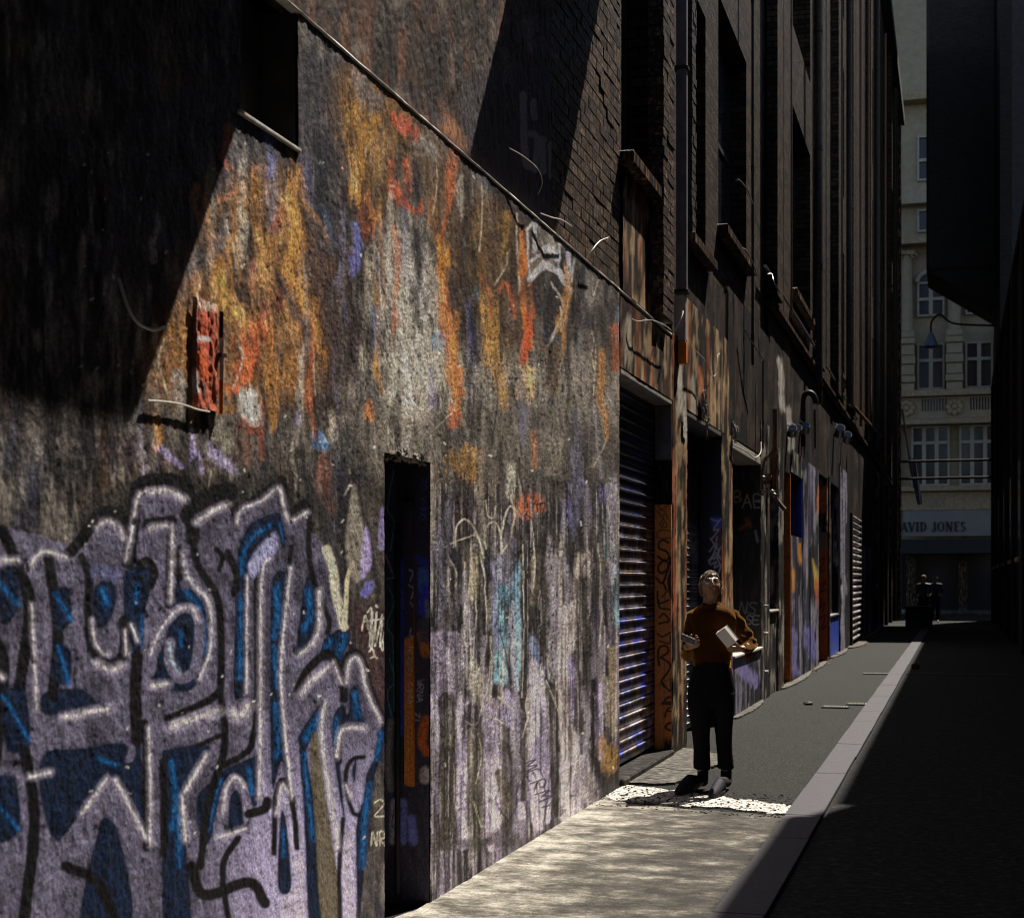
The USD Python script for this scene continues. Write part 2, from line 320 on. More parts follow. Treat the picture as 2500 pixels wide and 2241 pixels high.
mat('leaf_litter', (.20, .10, .05), rough=.7, var=.5, scale=40.)
mat('window_frame', (.36, .33, .28), rough=.5, var=.15)
n = {'fr': ('fresnel', {'IOR': 1.5}), 'gl': ('glossy_bsdf', {'color': (.9, .92, .95), 'roughness': .03}), 'tr': ('transparent_bsdf', {'color': (.75, .78, .8)}), 'mx': ('mix_closure', {})}
M['pane'] = usdkit.material(stage, '/World/Looks/pane', n, [('fr.fac', 'mx.fac'), ('tr.BSDF', 'mx.closure1'), ('gl.BSDF', 'mx.closure2')], surface='mx.closure')
mat('window_dark', (.018, .018, .022), rough=.12, var=.2, spec=.6, bump=.02)
def brickmat(name, c1, c2, mortar, bump=1., rough=.6):
    nn = {'g': ('geometry', {}), 'sx': ('separate_xyz', {}), 'ad': ('math', {'math_type': 'add'}), 'cx': ('combine_xyz', {}),
          'b': ('brick_texture', {'scale': 1., 'brick_width': .24, 'row_height': .086, 'mortar_size': .009, 'mortar_smooth': .25, 'color1': c1, 'color2': c2, 'mortar': mortar, 'bias': -.1}),
          'n': ('noise_texture', {'scale': 35., 'detail': 5., 'roughness': .65}), 'r': ('rgb_ramp', {'ramp': [(.25, (.4, .4, .4)), (.55, (1, 1, 1)), (.75, (1.5, 1.45, 1.4))]}), 'mul': ('mix', {'mix_type': 'multiply', 'fac': 1.}),
          'h': ('math', {'math_type': 'subtract'}), 'bump': ('bump', {'strength': 1., 'distance': .012 * bump}), 'p': ('principled_bsdf', {'roughness': rough, 'specular_ior_level': .06})}
    ll = [('g.position', 'sx.vector'), ('sx.x', 'ad.value1'), ('sx.y', 'ad.value2'), ('ad.value', 'cx.x'), ('sx.z', 'cx.y'), ('cx.vector', 'b.vector'), ('g.position', 'n.vector'), ('n.fac', 'r.fac'),
          ('b.color', 'mul.color1'), ('r.color', 'mul.color2'), ('mul.color', 'p.base_color'), ('n.fac', 'h.value1'), ('b.fac', 'h.value2'), ('h.value', 'bump.height'), ('bump.normal', 'p.normal')]
    M[name] = usdkit.material(stage, '/World/Looks/' + name, nn, ll, surface='p.BSDF')
brickmat('far_brick', (.085, .056, .037), (.018, .013, .011), (.008, .007, .006), bump=2.6)  # brick colour darkened to stand for shade on the upper walls
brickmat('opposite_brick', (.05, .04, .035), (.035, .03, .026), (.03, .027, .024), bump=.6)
# ================================================================ the ground
gy = np.unique(np.concatenate([np.linspace(-60, 6, 12), np.linspace(6, 22, 140), np.linspace(22, 75, 60), np.linspace(75, 160, 6)]))
gx = np.unique(np.concatenate([np.linspace(-60, -1, 8), np.linspace(-1, 5, 70), np.linspace(5, 60, 8)]))
def ground_pts(U, V):
    Z = -.004 + .012 * (fb(U * 1.3, V * .9, 3, 5) - .5) * ((U > -.5) & (U < 4.5))
    return np.stack([U, V, Z], -1)
g = grid(gx, gy, ground_pts)
tag(part('ground', g, 'asphalt', smooth=True), kind='structure', label='dark asphalt surface of the lane and the street beyond')
# darker carriageway right of the drain strip
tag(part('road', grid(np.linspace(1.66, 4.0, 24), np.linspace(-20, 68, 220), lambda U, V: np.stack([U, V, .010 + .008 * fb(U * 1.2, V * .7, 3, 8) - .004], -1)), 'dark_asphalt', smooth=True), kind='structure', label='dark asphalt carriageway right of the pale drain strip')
# footway sheets: pale concrete near the wall foot
def ragged(pts, z, seed, amp=.035, n=10):
    P = catmull(pts, n * 4, True); rng = np.random.default_rng(seed)
    P = P + (np.stack([fb(P[:, 0] * 9, P[:, 1] * 9, 5, seed), fb(P[:, 0] * 9 + 40, P[:, 1] * 9, 5, seed + 3)], -1) - .5) * 2 * amp
    return P
def slab(name, pts, z0, z1, m, label, seed, amp=.03, n=10):
    P = ragged([tuple(p[:2]) for p in pts], z1, seed, amp, n)
    poly = Polygon(P).buffer(0)
    if poly.geom_type != 'Polygon': poly = max(poly.geoms, key=lambda q: q.area)
    me = trimesh.creation.extrude_polygon(poly, z1 - z0, engine='earcut'); me.apply_translation([0, 0, z0])
    return tag(part(name, (np.array(me.vertices), np.array(me.faces)), m), kind='structure', label=label)
# foreground pale concrete wash
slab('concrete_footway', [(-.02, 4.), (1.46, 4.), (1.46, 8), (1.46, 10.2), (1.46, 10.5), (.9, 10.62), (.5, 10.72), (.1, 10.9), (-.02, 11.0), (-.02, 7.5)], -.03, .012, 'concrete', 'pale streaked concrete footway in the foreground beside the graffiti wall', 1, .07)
slab('pale_band', [(-.02, 11.03), (.4, 10.93), (.8, 10.83), (1.45, 10.66), (1.45, 11.05), (.9, 11.32), (.4, 11.62), (.05, 11.78), (-.02, 11.8)], -.03, .010, 'pale_speckle', 'pale speckled band of ground under the standing person', 2, .11)  # band of paler, speckled ground colour
slab('threshold_patch', [(-.25, 11.98), (.05, 11.92), (.3, 11.98), (.42, 12.25), (.47, 12.7), (.5, 13.2), (.55, 13.8), (.3, 14.3), (.0, 14.6), (-.25, 14.5)], -.03, .016, 'footing', 'cracked concrete patch in front of the first roller shutter', 3, .07)
tag(part('shutter_step', box(-.3, .02, 11.72, 13.97, -.03, .06, r=.012), 'dark_render'), kind='structure', label='worn concrete step along the foot of the first roller shutter')  # step coloured dark for the shadow under the shutter
# foot strip of pale mortar along the far wall base
for i, (a, b, w) in enumerate([(18., 20.6, .10), (23.4, 27.5, .13), (27.8, 31., .1), (33., 37., .12), (38., 42.5, .3), (44, 55, .1)]):
    slab('wall_footing', [(-.03, a), (w * .6, a + .1), (w, (a + b) / 2), (w * .5, b - .1), (-.03, b)], -.03, .02 + .002 * i, 'footing', 'pale mortar fillet along the foot of the lane wall', 20 + i, .02)
# drain strip of bluestone slabs
strip = thing('drain_strip', 'pale line of narrow bluestone slabs running down the lane', None, kind='structure')
rng = np.random.default_rng(3); y = 4.0
while y < 60:
    L = 1.2 + rng.uniform(-.25, .25); x0, x1 = 1.385 + rng.uniform(-.006, .006), 1.635 + rng.uniform(-.006, .006); zt = .026 + rng.uniform(-.002, .002)
    part('slab', box(x0, x1, y + .002, y + L - .002, -.03, zt, r=.004), 'bluestone', strip); y += L
# grates, joint
for i, (px, lab) in enumerate([(2040, 'left small ribbed drain grate flush in the asphalt'), (2100, 'right small ribbed drain grate touching the pale drain strip')]):
    c = onground(px, 1727 - 7 * i)
    g_ = thing('drain_grate', lab, 'drain grate', (c[0], c[1], .004))
    part('frame', MB().box(-.17, .17, -.13, -.11, 0, .012).box(-.17, .17, .11, .13, 0, .012).box(-.17, -.155, -.11, .11, 0, .012).box(.155, .17, -.11, .11, 0, .012).get(), 'old_iron', g_)
    part('tray', box(-.155, .155, -.11, .11, -.001, .003), 'dark_paint', g_)
    for k in range(9): part('bar', box(-.145 + k * .034, -.127 + k * .034, -.109, .109, .004, .014), 'galvanised', g_)
c = onground(2150, 1646)
tag(part('expansion_joint', MB().box(.95, 1.38, c[1] - .05, c[1] + .05, -.02, .022, r=.006).get(), 'galvanised'), label='pale metal strip set across the lane beside the drain strip', cat='metal strip')
tag(part('lane_crack', MB().box(1.66, 3.6, c[1] + .02, c[1] + .14, -.02, .026, r=.01).get(), 'dark_paint'), kind='structure', label='dark raised joint crossing the carriageway')
# hairline cracks in the threshold patch
ck = MB()
for pts in [[(.02, 12.05), (.1, 12.2), (.08, 12.35), (.16, 12.5)], [(.1, 12.2), (.2, 12.18), (.28, 12.3)], [(-.1, 12.9), (.1, 12.95), (.25, 12.8), (.45, 12.85)]]:
    P = catmull(pts, 5); ck.tube(np.c_[P, np.full(len(P), .0165)], .004, 5)
tag(part('surface_crack', ck.get(), 'dark_paint'), kind='structure', label='thin cracks in the concrete patch by the shutter')
# dark chips of asphalt scattered over the bright band
rng = np.random.default_rng(31); cp_ = MB()
for k in range(420):
    y = rng.uniform(10.6, 11.75); x = rng.uniform(.0, 1.37); y -= .28 * (x / 1.37) - .05
    r = rng.uniform(.003, .008) ; m = trimesh.creation.icosphere(0, r); m.vertices = m.vertices * [1.3, 1.3, .6] * (1 + .3 * rng.normal(size=(12, 1))) + [x, y, .014]; cp_.mesh(m)
tag(part('asphalt_chip', cp_.get(), 'dark_asphalt'), 'dark asphalt chips strewn over the pale speckled band', None, kind='stuff')
# litter along the wall foot
rng = np.random.default_rng(12)
for i in range(26):
    px = rng.uniform(2080, 2125) if i < 16 else rng.uniform(1960, 2050); yy = wy(px) + rng.uniform(-.5, .5); xx = rng.uniform(.03, .45) if i < 16 else rng.uniform(.02, .18)
    a = rng.uniform(0, 6.28); s_ = rng.uniform(.03, .07)
    loop = [(math.cos(a + t) * s_ * (1 if k % 2 else .6), math.sin(a + t) * s_ * .6 * (1 if k % 2 else .7)) for k, t in enumerate(np.linspace(0, 5.4, 7))]
    P = np.array([(xx, yy, .045)] + [(xx + u, yy + v, .03 + .02 * rng.random()) for u, v in loop])
    Fc = [(0, k, k % 7 + 1) for k in range(1, 8)]
    P2 = np.vstack([P, P - [0, 0, .004]]); Fc = np.array(Fc + [(c_ + 8, b_ + 8, a_ + 8) for a_, b_, c_ in Fc] + [(k, k + 8, k % 7 + 9) for k in range(1, 8)] + [(k, k % 7 + 9, k % 7 + 1) for k in range(1, 8)])
    single('fallen_leaf', (P2, Fc), 'leaf_litter', 'dry brown fallen leaf among litter at the foot of the lane wall', 'leaf', group='fallen leaves along the wall foot')
# ================================================================ the painted building on the left
gb = thing('graffiti_building', 'building on the left, its lower wall covered in silver lettering and mural paint', 'building')
YC, LEDGE = wy(1515), 3.86                                # the far corner, the ledge
NY0, NY1, NZ = wy(939), wy(1050), 2.19                    # narrow doorway
WY0, WY1, WZ = wy(588), wy(728), 3.31                     # window recess above
ys = np.array([wy(x) for x in np.linspace(-140, 1514.5, 690)])
for e in (NY0, NY1, WY0, WY1): ys[np.argmin(abs(ys - e))] = e
ys = np.unique(ys)
zs = np.unique(np.concatenate([np.linspace(-.03, 3.2, 770), np.linspace(3.2, LEDGE, 95)]))
for e in (NZ, WZ): zs[np.argmin(abs(zs - e))] = e
def relief(U, V, amp=1.):
    d = .006 * (fb(U * 2.2, V * .9, 3, 1) - .5) + .0062 * (fb(U * 15, V * 9, 3, 4) - .5) + .0050 * (fb(U * 58, V * 46, 3, 7) - .5) + .0012 * (fb(U * 30, V * 3.5, 2, 11) - .5)
    pit = np.clip(fb(U * 8, V * 6, 3, 14) - .66, 0, 1); d = d - .012 * pit
    return d * amp
def wall_pts(U, V):
    X = relief(U, V)
    edge = np.clip((YC - U) / .03, 0, 1)
    X = X - .012 * (1 - edge) ** 2 * (1 + fb(V * 8, V * 0, 3, 2))
    return np.stack([X, U, V], -1)
Vw, Fw = grid(ys, zs, wall_pts, hole=[(NY0, NY1, -1, NZ), (WY0, WY1, WZ, 9)])
pa = Paint(Vw, (50, 46, 48), wob=3.2, seed=3)
p = pa.p; allv = np.arange(len(p))
# -- ground coat: old layers run down in streaks
sx_, sy_ = p[:, 0], p[:, 1]
def streak(f, vf, seed, lo, hi): return np.clip((fb(sx_ / f, sy_ / vf, 4, seed) - lo) / (hi - lo), 0, 1)
pa.glaze(allv, (98, 91, 86), .7 * streak(44, 210, 21, .46, .70))
pa.glaze(allv, (26, 24, 28), .85 * streak(30, 170, 23, .50, .68))
pa.glaze(allv, (88, 62, 40), .6 * streak(70, 300, 25, .52, .75) * (sy_ < 1250))
pa.glaze(allv, (62, 64, 88), .5 * streak(46, 220, 27, .57, .78))
pa.glaze(allv, (134, 127, 118), .5 * streak(20, 120, 29, .58, .78))
pa.frame(1, 0, 0)
pa.poly([(640, 160), (860, 160), (850, 420), (800, 620), (740, 560), (690, 400)], (44, 43, 52), 30, .8, dry=.12)
pa.poly([(730, 600), (860, 620), (890, 820), (880, 1020), (760, 1010), (740, 800)], (50, 39, 42), 30, .8, dry=.12)
pa.poly([(570, 430), (650, 400), (740, 560), (800, 700), (770, 930), (660, 980), (540, 930), (440, 980), (370, 900), (420, 740), (510, 580)], (146, 100, 48), 45, .68, dry=.30)
pa.poly([(820, 190), (1000, 180), (1030, 300), (985, 470), (910, 560), (870, 470)], (116, 82, 38), 30, .72, dry=.28)
pa.poly([(1030, 400), (1180, 500), (1300, 640), (1290, 860), (1180, 900), (1100, 760), (1040, 560)], (78, 56, 34), 40, .7, dry=.25)
pa.poly([(930, 600), (1000, 520), (1060, 640), (1090, 900), (1080, 1040), (960, 1060), (935, 820)], (168, 160, 149), 40, .7, dry=.36)
pa.poly([(880, 900), (1300, 860), (1500, 900), (1500, 1100), (1080, 1130), (900, 1080)], (140, 133, 122), 40, .5, dry=.42)
pa.poly([(300, 980), (620, 1010), (960, 1010), (1500, 960), (1500, 1120), (1100, 1140), (600, 1120), (300, 1080)], (98, 92, 84), 40, .5, dry=.36)
# -- upper mural, first frame (upper left)
R1 = lambda: pa.frame(2.5207, 199, 178)
OC, OC2, OCD, OR, SL, DK, BL = (165, 118, 58), (186, 138, 84), (120, 82, 42), (204, 100, 58), (98, 98, 110), (36, 33, 38), (86, 92, 160)
R1()
pa.poly([(300, 300), (1080, 0), (1340, 0), (1340, 480), (1100, 560), (900, 700), (300, 1300)], (58, 56, 62), 14, .75)
S = lambda pts, w, c, soft=7, a=.85, dry=.35: pa.stroke(pts, w, c, soft, a * (.62 if c[2] > c[0] + 14 else .88), dry=dry, rag=1.0 if w > 14 else .3)
for pts, w, c in [([(1110, 640), (1060, 900), (1000, 1100), (960, 1330)], 110, OCD), ([(1330, 560), (1310, 900), (1320, 1180)], 120, OC), ([(1250, 720), (1250, 900), (1200, 1060)], 80, OC2), ([(1060, 640), (1080, 760), (1100, 860)], 120, OC),
                  ([(860, 820), (830, 1000), (870, 1200), (900, 1320)], 70, OCD), ([(850, 1200), (880, 1400), (990, 1520)], 120, (182, 138, 70)), ([(1100, 900), (1110, 1200), (1090, 1400)], 95, OC2), ([(1170, 1130), (1300, 1260), (1400, 1450), (1490, 1720)], 80, OC),
                  ([(930, 1000), (930, 1120), (920, 1290)], 46, OC), ([(1270, 1400), (1295, 1620)], 90, OC2), ([(980, 1440), (1010, 1560), (1010, 1640)], 60, (200, 160, 100)), ([(1480, 1560), (1500, 1800)], 40, OCD), ([(960, 700), (1030, 660)], 60, OCD)]:
    S(pts, w, c)
for pts, w, c in [([(1000, 960), (1040, 1080), (1010, 1250), (1010, 1430)], 88, DK), ([(1180, 1230), (1240, 1330), (1300, 1440), (1350, 1540)], 60, (52, 50, 62)), ([(1120, 560), (1110, 700), (1130, 860), (1170, 1010)], 34, DK), ([(1340, 660), (1370, 860), (1390, 1000)], 40, DK),
                  ([(1440, 1000), (1480, 1250), (1540, 1500), (1560, 1700)], 150, (56, 44, 48)), ([(880, 830), (880, 960)], 60, DK), ([(930, 1120), (960, 1300), (980, 1380)], 40, DK), ([(1380, 1550), (1400, 1800)], 60, DK), ([(1640, 880), (1650, 1050)], 44, DK)]:
    S(pts, w, c, a=.9)
for pts, w, c in [([(1150, 500), (1180, 760), (1190, 960)], 74, SL), ([(1160, 520), (1165, 640)], 34, BL), ([(1380, 540), (1400, 780)], 60, (74, 78, 118)), ([(1480, 820), (1530, 1000), (1540, 1120)], 64, (62, 86, 118)), ([(860, 900), (840, 1050), (720, 1200)], 80, (84, 84, 92)), ([(1140, 390), (1165, 420)], 50, BL), ([(1690, 930), (1680, 1230)], 46, (92, 98, 172)), ([(960, 440), (990, 560)], 60, (96, 94, 96)), ([(960, 620), (920, 700)], 60, (110, 84, 74)), ([(1240, 60), (1260, 380)], 26, (78, 76, 130)), ([(660, 1220), (720, 1120)], 70, (108, 104, 108))]:
    S(pts, w, c, a=.8)
for pts, w, c in [([(1120, 1480), (1060, 1660), (1040, 1820)], 170, OR), ([(1130, 1440), (1150, 1560)], 60, (190, 120, 84)), ([(820, 795), (900, 760), (975, 715), (1040, 660), (1075, 580)], 16, (190, 112, 60)), ([(1270, 480), (1330, 620), (1380, 820), (1480, 930), (1520, 1060)], 15, (150, 104, 50)), ([(1690, 560), (1690, 780)], 120, (158, 108, 42)), ([(1700, 650), (1690, 760)], 50, (200, 140, 50)), ([(1210, 1360), (1220, 1450)], 40, (140, 60, 50)), ([(1050, 1170), (1050, 1330)], 50, (120, 66, 54)), ([(1190, 960), (1230, 840)], 30, (160, 84, 50)), ([(1720, 780), (1760, 1000)], 70, OR)]:
    S(pts, w, c, a=.85)
# -- first frame, lower (box, orange, grey)
pa.frame(3.64, 199, 650)
for pts, w, c in [([(1500, 760), (1430, 920), (1370, 1080), (1270, 1080)], 150, (196, 88, 50)), ([(1280, 700), (1250, 960), (1240, 1280)], 100, (132, 92, 44)), ([(780, 560), (760, 760), (770, 860)], 130, OCD), ([(860, 980), (870, 1180)], 110, (118, 112, 108)), ([(1250, 1300), (1330, 1250)], 90, (128, 88, 42)), ([(460, 1400), (540, 1500)], 90, (92, 86, 84)), ([(1420, 1420), (1530, 1440)], 110, (134, 70, 50)), ([(1500, 1200), (1532, 1300)], 80, (190, 180, 170)), ([(1250, 1450), (1320, 1600)], 130, (112, 106, 96))]:
    S(pts, w, c, 5)
for pts, w in [([(640, 1580), (760, 1680), (900, 1780)], 60), ([(1000, 1440), (990, 1600), (960, 1750)], 52), ([(1140, 1540), (1170, 1640), (1330, 1760)], 60), ([(1050, 1660), (1070, 1800)], 36)]:
    S(pts, w, (150, 138, 190), 3, .9, .3)
S([(1060, 1560), (1080, 1400), (1140, 1290), (1180, 1200)], 60, DK, 4); S([(300, 1500), (360, 1700), (340, 1800)], 260, (48, 34, 36), 12, .8)
# -- second frame (upper middle)
pa.frame(2.2147, 850, 178)
pa.poly([(420, 330), (720, 640), (1000, 900), (1000, 1250), (700, 1200), (560, 1000), (440, 700)], (84, 62, 40), 26, .75, dry=.25)
for pts, w, c in [([(70, 140), (90, 400), (90, 640)], 190, (140, 100, 42)), ([(40, 560), (50, 700)], 60, (196, 140, 54)), ([(60, 30), (120, 150)], 90, (122, 110, 106)), ([(330, 330), (420, 400), (500, 460)], 80, (112, 106, 100)), ([(480, 880), (500, 1000), (520, 1150)], 64, (160, 112, 46)), ([(690, 800), (690, 1080)], 100, (98, 74, 40)), ([(860, 760), (850, 980)], 50, (120, 90, 40)), ([(740, 1150), (790, 1500), (850, 1790)], 100, (150, 112, 58)), ([(640, 620), (640, 980)], 60, DK), ([(440, 700), (480, 900)], 46, OCD)]:
    S(pts, w, c)
for pts, w, c in [([(250, 230), (320, 300), (370, 370)], 80, (178, 78, 50)), ([(110, 640), (125, 780), (122, 860)], 46, (186, 112, 50)), ([(215, 560), (280, 670), (370, 745), (395, 690)], 66, (214, 100, 62)), ([(315, 470), (325, 640)], 36, (190, 92, 58)), ([(225, 480), (240, 600)], 34, (150, 80, 60))]:
    S(pts, w, c, 4, .95, .2)
S([(275, 450), (270, 560)], 40, DK, 4); S([(360, 480), (370, 610)], 34, DK, 4); S([(270, 400), (400, 420)], 30, DK, 5)
for pts, w, c in [([(250, 830), (280, 1100), (290, 1500), (310, 1820)], 190, (156, 149, 140)), ([(310, 1280), (320, 1480), (300, 1650)], 90, (196, 189, 176)), ([(120, 900), (115, 1200), (75, 1600)], 62, (140, 132, 118)), ([(380, 900), (400, 1300)], 90, (72, 74, 92)), ([(70, 1100), (60, 1400)], 60, DK), ([(170, 840), (180, 1150)], 46, (76, 84, 118)), ([(640, 1650), (700, 1800)], 110, (110, 104, 100)), ([(680, 1350), (690, 1600)], 60, (104, 100, 100))]:
    S(pts, w, c, 8, .7, .4)
for pts, w, c in [([(505, 1000), (535, 1250), (560, 1500), (585, 1830)], 78, (204, 122, 62)), ([(500, 900), (512, 1040)], 56, (168, 112, 44)), ([(815, 1190), (832, 1150), (855, 1140), (880, 1220), (905, 1330)], 18, (196, 96, 46)), ([(945, 850), (940, 1100), (955, 1330), (985, 1500)], 50, (176, 100, 44)), ([(965, 1300), (970, 1420), (950, 1590)], 40, (206, 84, 46)), ([(1000, 1150), (1010, 1300)], 26, (180, 96, 50)), ([(720, 1100), (760, 1180), (770, 1330)], 18, (150, 80, 44)), ([(135, 1570), (165, 1650), (185, 1740)], 22, (170, 120, 60))]:
    S(pts, w, c, 4, .92, .2)
for pts, w, c in [([(650, 1220), (665, 1400), (655, 1580)], 46, (92, 96, 150)), ([(30, 800), (55, 940), (40, 1080)], 50, (88, 98, 168)), ([(160, 1280), (150, 1470)], 64, (74, 108, 148)), ([(490, 1440), (500, 1470)], 70, (76, 112, 140)), ([(1010, 1200), (1040, 1290)], 20, (110, 130, 160)), ([(1060, 1370), (1110, 1440)], 34, (70, 90, 130)), ([(690, 1160), (692, 1220)], 20, (110, 150, 180)), ([(450, 1600), (460, 1800)], 40, (108, 102, 140))]:
    S(pts, w, c, 5, .85, .3)
S([(975, 1600), (960, 1760)], 62, (200, 166, 114), 5)
pa.poly([(990, 1140), (1090, 1055), (1190, 1180), (1195, 1330), (1090, 1420), (1010, 1300)], (44, 38, 38), 6, .9)
for pts, w in [([(968, 860), (975, 1000), (985, 1115)], 12), ([(1012, 800), (1010, 965)], 26), ([(965, 850), (1015, 795)], 14), ([(985, 1115), (1060, 1035), (1130, 1075)], 36), ([(985, 1020), (1030, 990)], 18), ([(1065, 950), (1100, 960), (1130, 1000)], 44), ([(1140, 925), (1135, 1080), (1200, 1190)], 12), ([(1140, 1080), (1205, 1185)], 30), ([(1190, 970), (1195, 1080), (1185, 1110)], 26), ([(1150, 930), (1190, 965)], 12), ([(1225, 970), (1210, 1130)], 12)]:
    pa.stroke(pts, w, (142, 140, 146), 1.6, .9, False, dry=.12)
S([(1330, 1300), (1350, 1700)], 130, (74, 66, 60), 10, .6); S([(1440, 1380), (1445, 1600)], 40, (146, 80, 50), 5); S([(1180, 1250), (1200, 1500), (1180, 1650)], 36, (112, 104, 98), 6, .7); S([(1100, 1500), (1120, 1700)], 90, (112, 86, 56), 8, .6); S([(1300, 1400), (1310, 1800)], 60, (118, 108, 98), 8, .6); S([(1465, 1270), (1468, 1450)], 14, (100, 120, 150), 3, .8)
S([(935, 740), (880, 880), (840, 1010)], 12, DK, 3, .8, 0); S([(800, 640), (780, 900), (790, 1100)], 10, DK, 3, .7, 0)
# -- middle and right, head height and below
R4 = lambda: pa.frame(1.711, 900, 1000)
R4()
pa.poly([(262, 10), (1050, 10), (1050, 360), (262, 340)], (82, 76, 70), 20, .55, dry=.3)
for pts, w, c in [([(600, 240), (600, 350)], 44, (150, 144, 132)), ([(320, 210), (420, 240), (450, 320)], 120, (150, 112, 62)), ([(360, 0), (358, 60)], 36, (176, 96, 56)), ([(620, 430), (690, 400), (740, 420)], 90, (206, 108, 60)), ([(640, 370), (620, 420)], 26, (220, 120, 66)), ([(870, 350), (900, 420)], 90, (104, 100, 136)), ([(990, 350), (985, 390)], 50, (120, 112, 180)), ([(1000, 490), (1010, 590)], 80, (84, 116, 122)), ([(840, 400), (840, 470)], 50, (100, 96, 150)), ([(800, 120), (790, 260)], 70, (110, 102, 92)), ([(690, 100), (695, 240)], 14, (160, 100, 60)), ([(950, 40), (950, 250)], 60, (100, 92, 86))]:
    S(pts, w, c, 6, .85, .35)
pa.poly([(290, 380), (480, 360), (560, 420), (600, 520), (420, 560), (300, 560)], (54, 42, 44), 12, .85, dry=.15)
pa.poly([(640, 520), (960, 500), (960, 590), (800, 600), (640, 580)], (52, 46, 44), 12, .8, dry=.2)
S4 = lambda pts, w, c, soft, a, dry: pa.stroke(pts, w, c, soft, a, dry=dry, rag=.32)
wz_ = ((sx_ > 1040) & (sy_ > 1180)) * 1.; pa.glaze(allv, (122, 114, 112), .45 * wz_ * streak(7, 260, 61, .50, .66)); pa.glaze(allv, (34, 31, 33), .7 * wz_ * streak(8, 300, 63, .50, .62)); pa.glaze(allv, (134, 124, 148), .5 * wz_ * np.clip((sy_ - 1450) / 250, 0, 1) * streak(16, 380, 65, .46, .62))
for pts, w, c in [([(300, 560), (330, 700), (320, 900)], 60, (98, 92, 92)), ([(440, 620), (440, 780)], 44, (138, 126, 104)), ([(560, 640), (545, 900), (550, 1120)], 60, (126, 170, 196)), ([(610, 650), (615, 900), (630, 1150)], 48, (116, 150, 178)), ([(520, 650), (530, 1000)], 26, (108, 104, 140)), ([(580, 560), (570, 700)], 70, (126, 118, 140)), ([(680, 960), (715, 1100)], 40, (96, 116, 156)), ([(900, 620), (890, 760), (900, 900)], 60, (150, 138, 128)), ([(700, 620), (690, 800)], 50, (120, 108, 96)), ([(760, 620), (750, 760)], 50, (116, 104, 92)), ([(1000, 700), (990, 1000)], 46, (104, 96, 104)), ([(1030, 640), (1035, 900)], 20, (110, 140, 150))]:
    S4(pts, w, c, 5, .92, .42)
for pts, w, c in [([(300, 960), (310, 1120), (300, 1330)], 84, (134, 124, 144)), ([(360, 950), (370, 1200)], 60, (120, 112, 126)), ([(690, 1090), (705, 1350), (715, 1700)], 92, (160, 148, 176)), ([(830, 850), (825, 1100), (835, 1500)], 84, (164, 152, 152)), ([(860, 1060), (870, 1300)], 50, (140, 124, 170)), ([(385, 1230), (390, 1500), (395, 1810)], 62, (156, 144, 172)), ([(505, 1230), (515, 1500), (520, 1810)], 64, (160, 148, 172)), ([(440, 1080), (470, 1200)], 70, (130, 122, 112)), ([(580, 1200), (590, 1300)], 66, (130, 122, 150)), ([(275, 1200), (290, 1390)], 30, (150, 140, 162)), ([(815, 1480), (830, 1650), (860, 1700)], 86, (146, 138, 146)), ([(900, 1480), (930, 1620)], 90, (130, 122, 126)), ([(980, 1130), (1000, 1300)], 50, (120, 112, 108)), ([(800, 560), (800, 1000)], 12, (164, 154, 140)), ([(965, 1150), (960, 1450)], 26, (142, 130, 164)), ([(640, 1250), (620, 1500), (640, 1700)], 30, (146, 136, 160)), ([(1020, 1000), (1020, 1350)], 30, (112, 98, 78))]:
    S4(pts, w, c, 3.5, .95, .22)
for pts, w, c in [([(330, 1220), (335, 1500), (330, 1810)], 60, (66, 60, 54)), ([(440, 1330), (440, 1600), (445, 1810)], 56, (92, 86, 74)), ([(775, 790), (770, 1100), (775, 1350), (785, 1680)], 30, (48, 44, 44)), ([(900, 730), (895, 1000), (885, 1330)], 56, (66, 60, 54)), ([(940, 1140), (938, 1330), (942, 1520)], 18, (26, 24, 26)), ([(655, 700), (655, 1100), (650, 1620)], 30, (54, 50, 48)), ([(565, 1400), (600, 1440), (610, 1560), (580, 1740)], 40, (64, 58, 54)), ([(550, 1520), (580, 1640)], 36, (84, 76, 66)), ([(480, 580), (490, 800), (500, 1000)], 18, (44, 40, 42)), ([(350, 560), (355, 800)], 14, (50, 46, 46)), ([(390, 820), (410, 1040)], 10, (40, 36, 38)), ([(720, 800), (735, 1000)], 20, (58, 52, 50)), ([(780, 1480), (790, 1680)], 22, (44, 40, 40)), ([(845, 1490), (830, 1600), (870, 1610)], 6, (46, 42, 44)), ([(640, 1100), (630, 1240)], 22, (52, 48, 50)), ([(985, 780), (990, 900)], 14, (40, 38, 44)), ([(430, 1250), (425, 1300)], 44, (50, 46, 52))]:
    S4(pts, w * 1.15, c, 3, .95, .10)
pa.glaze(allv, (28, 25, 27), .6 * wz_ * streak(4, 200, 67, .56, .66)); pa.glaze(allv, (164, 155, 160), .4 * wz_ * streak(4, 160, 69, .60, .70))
pa.poly([(975, 1480), (1058, 1440), (1060, 1600), (975, 1640)], (40, 30, 26), 6, .85, dry=.1); S([(990, 1400), (1010, 1480)], 70, (132, 100, 54), 6, .8); pa.poly([(480, 1818), (560, 1740), (660, 1790), (760, 1740), (700, 1830)], (62, 56, 58), 8, .8); pa.poly([(280, 1830), (480, 1830), (470, 1790), (330, 1800)], (60, 56, 56), 8, .7)
WL = (176, 166, 148)
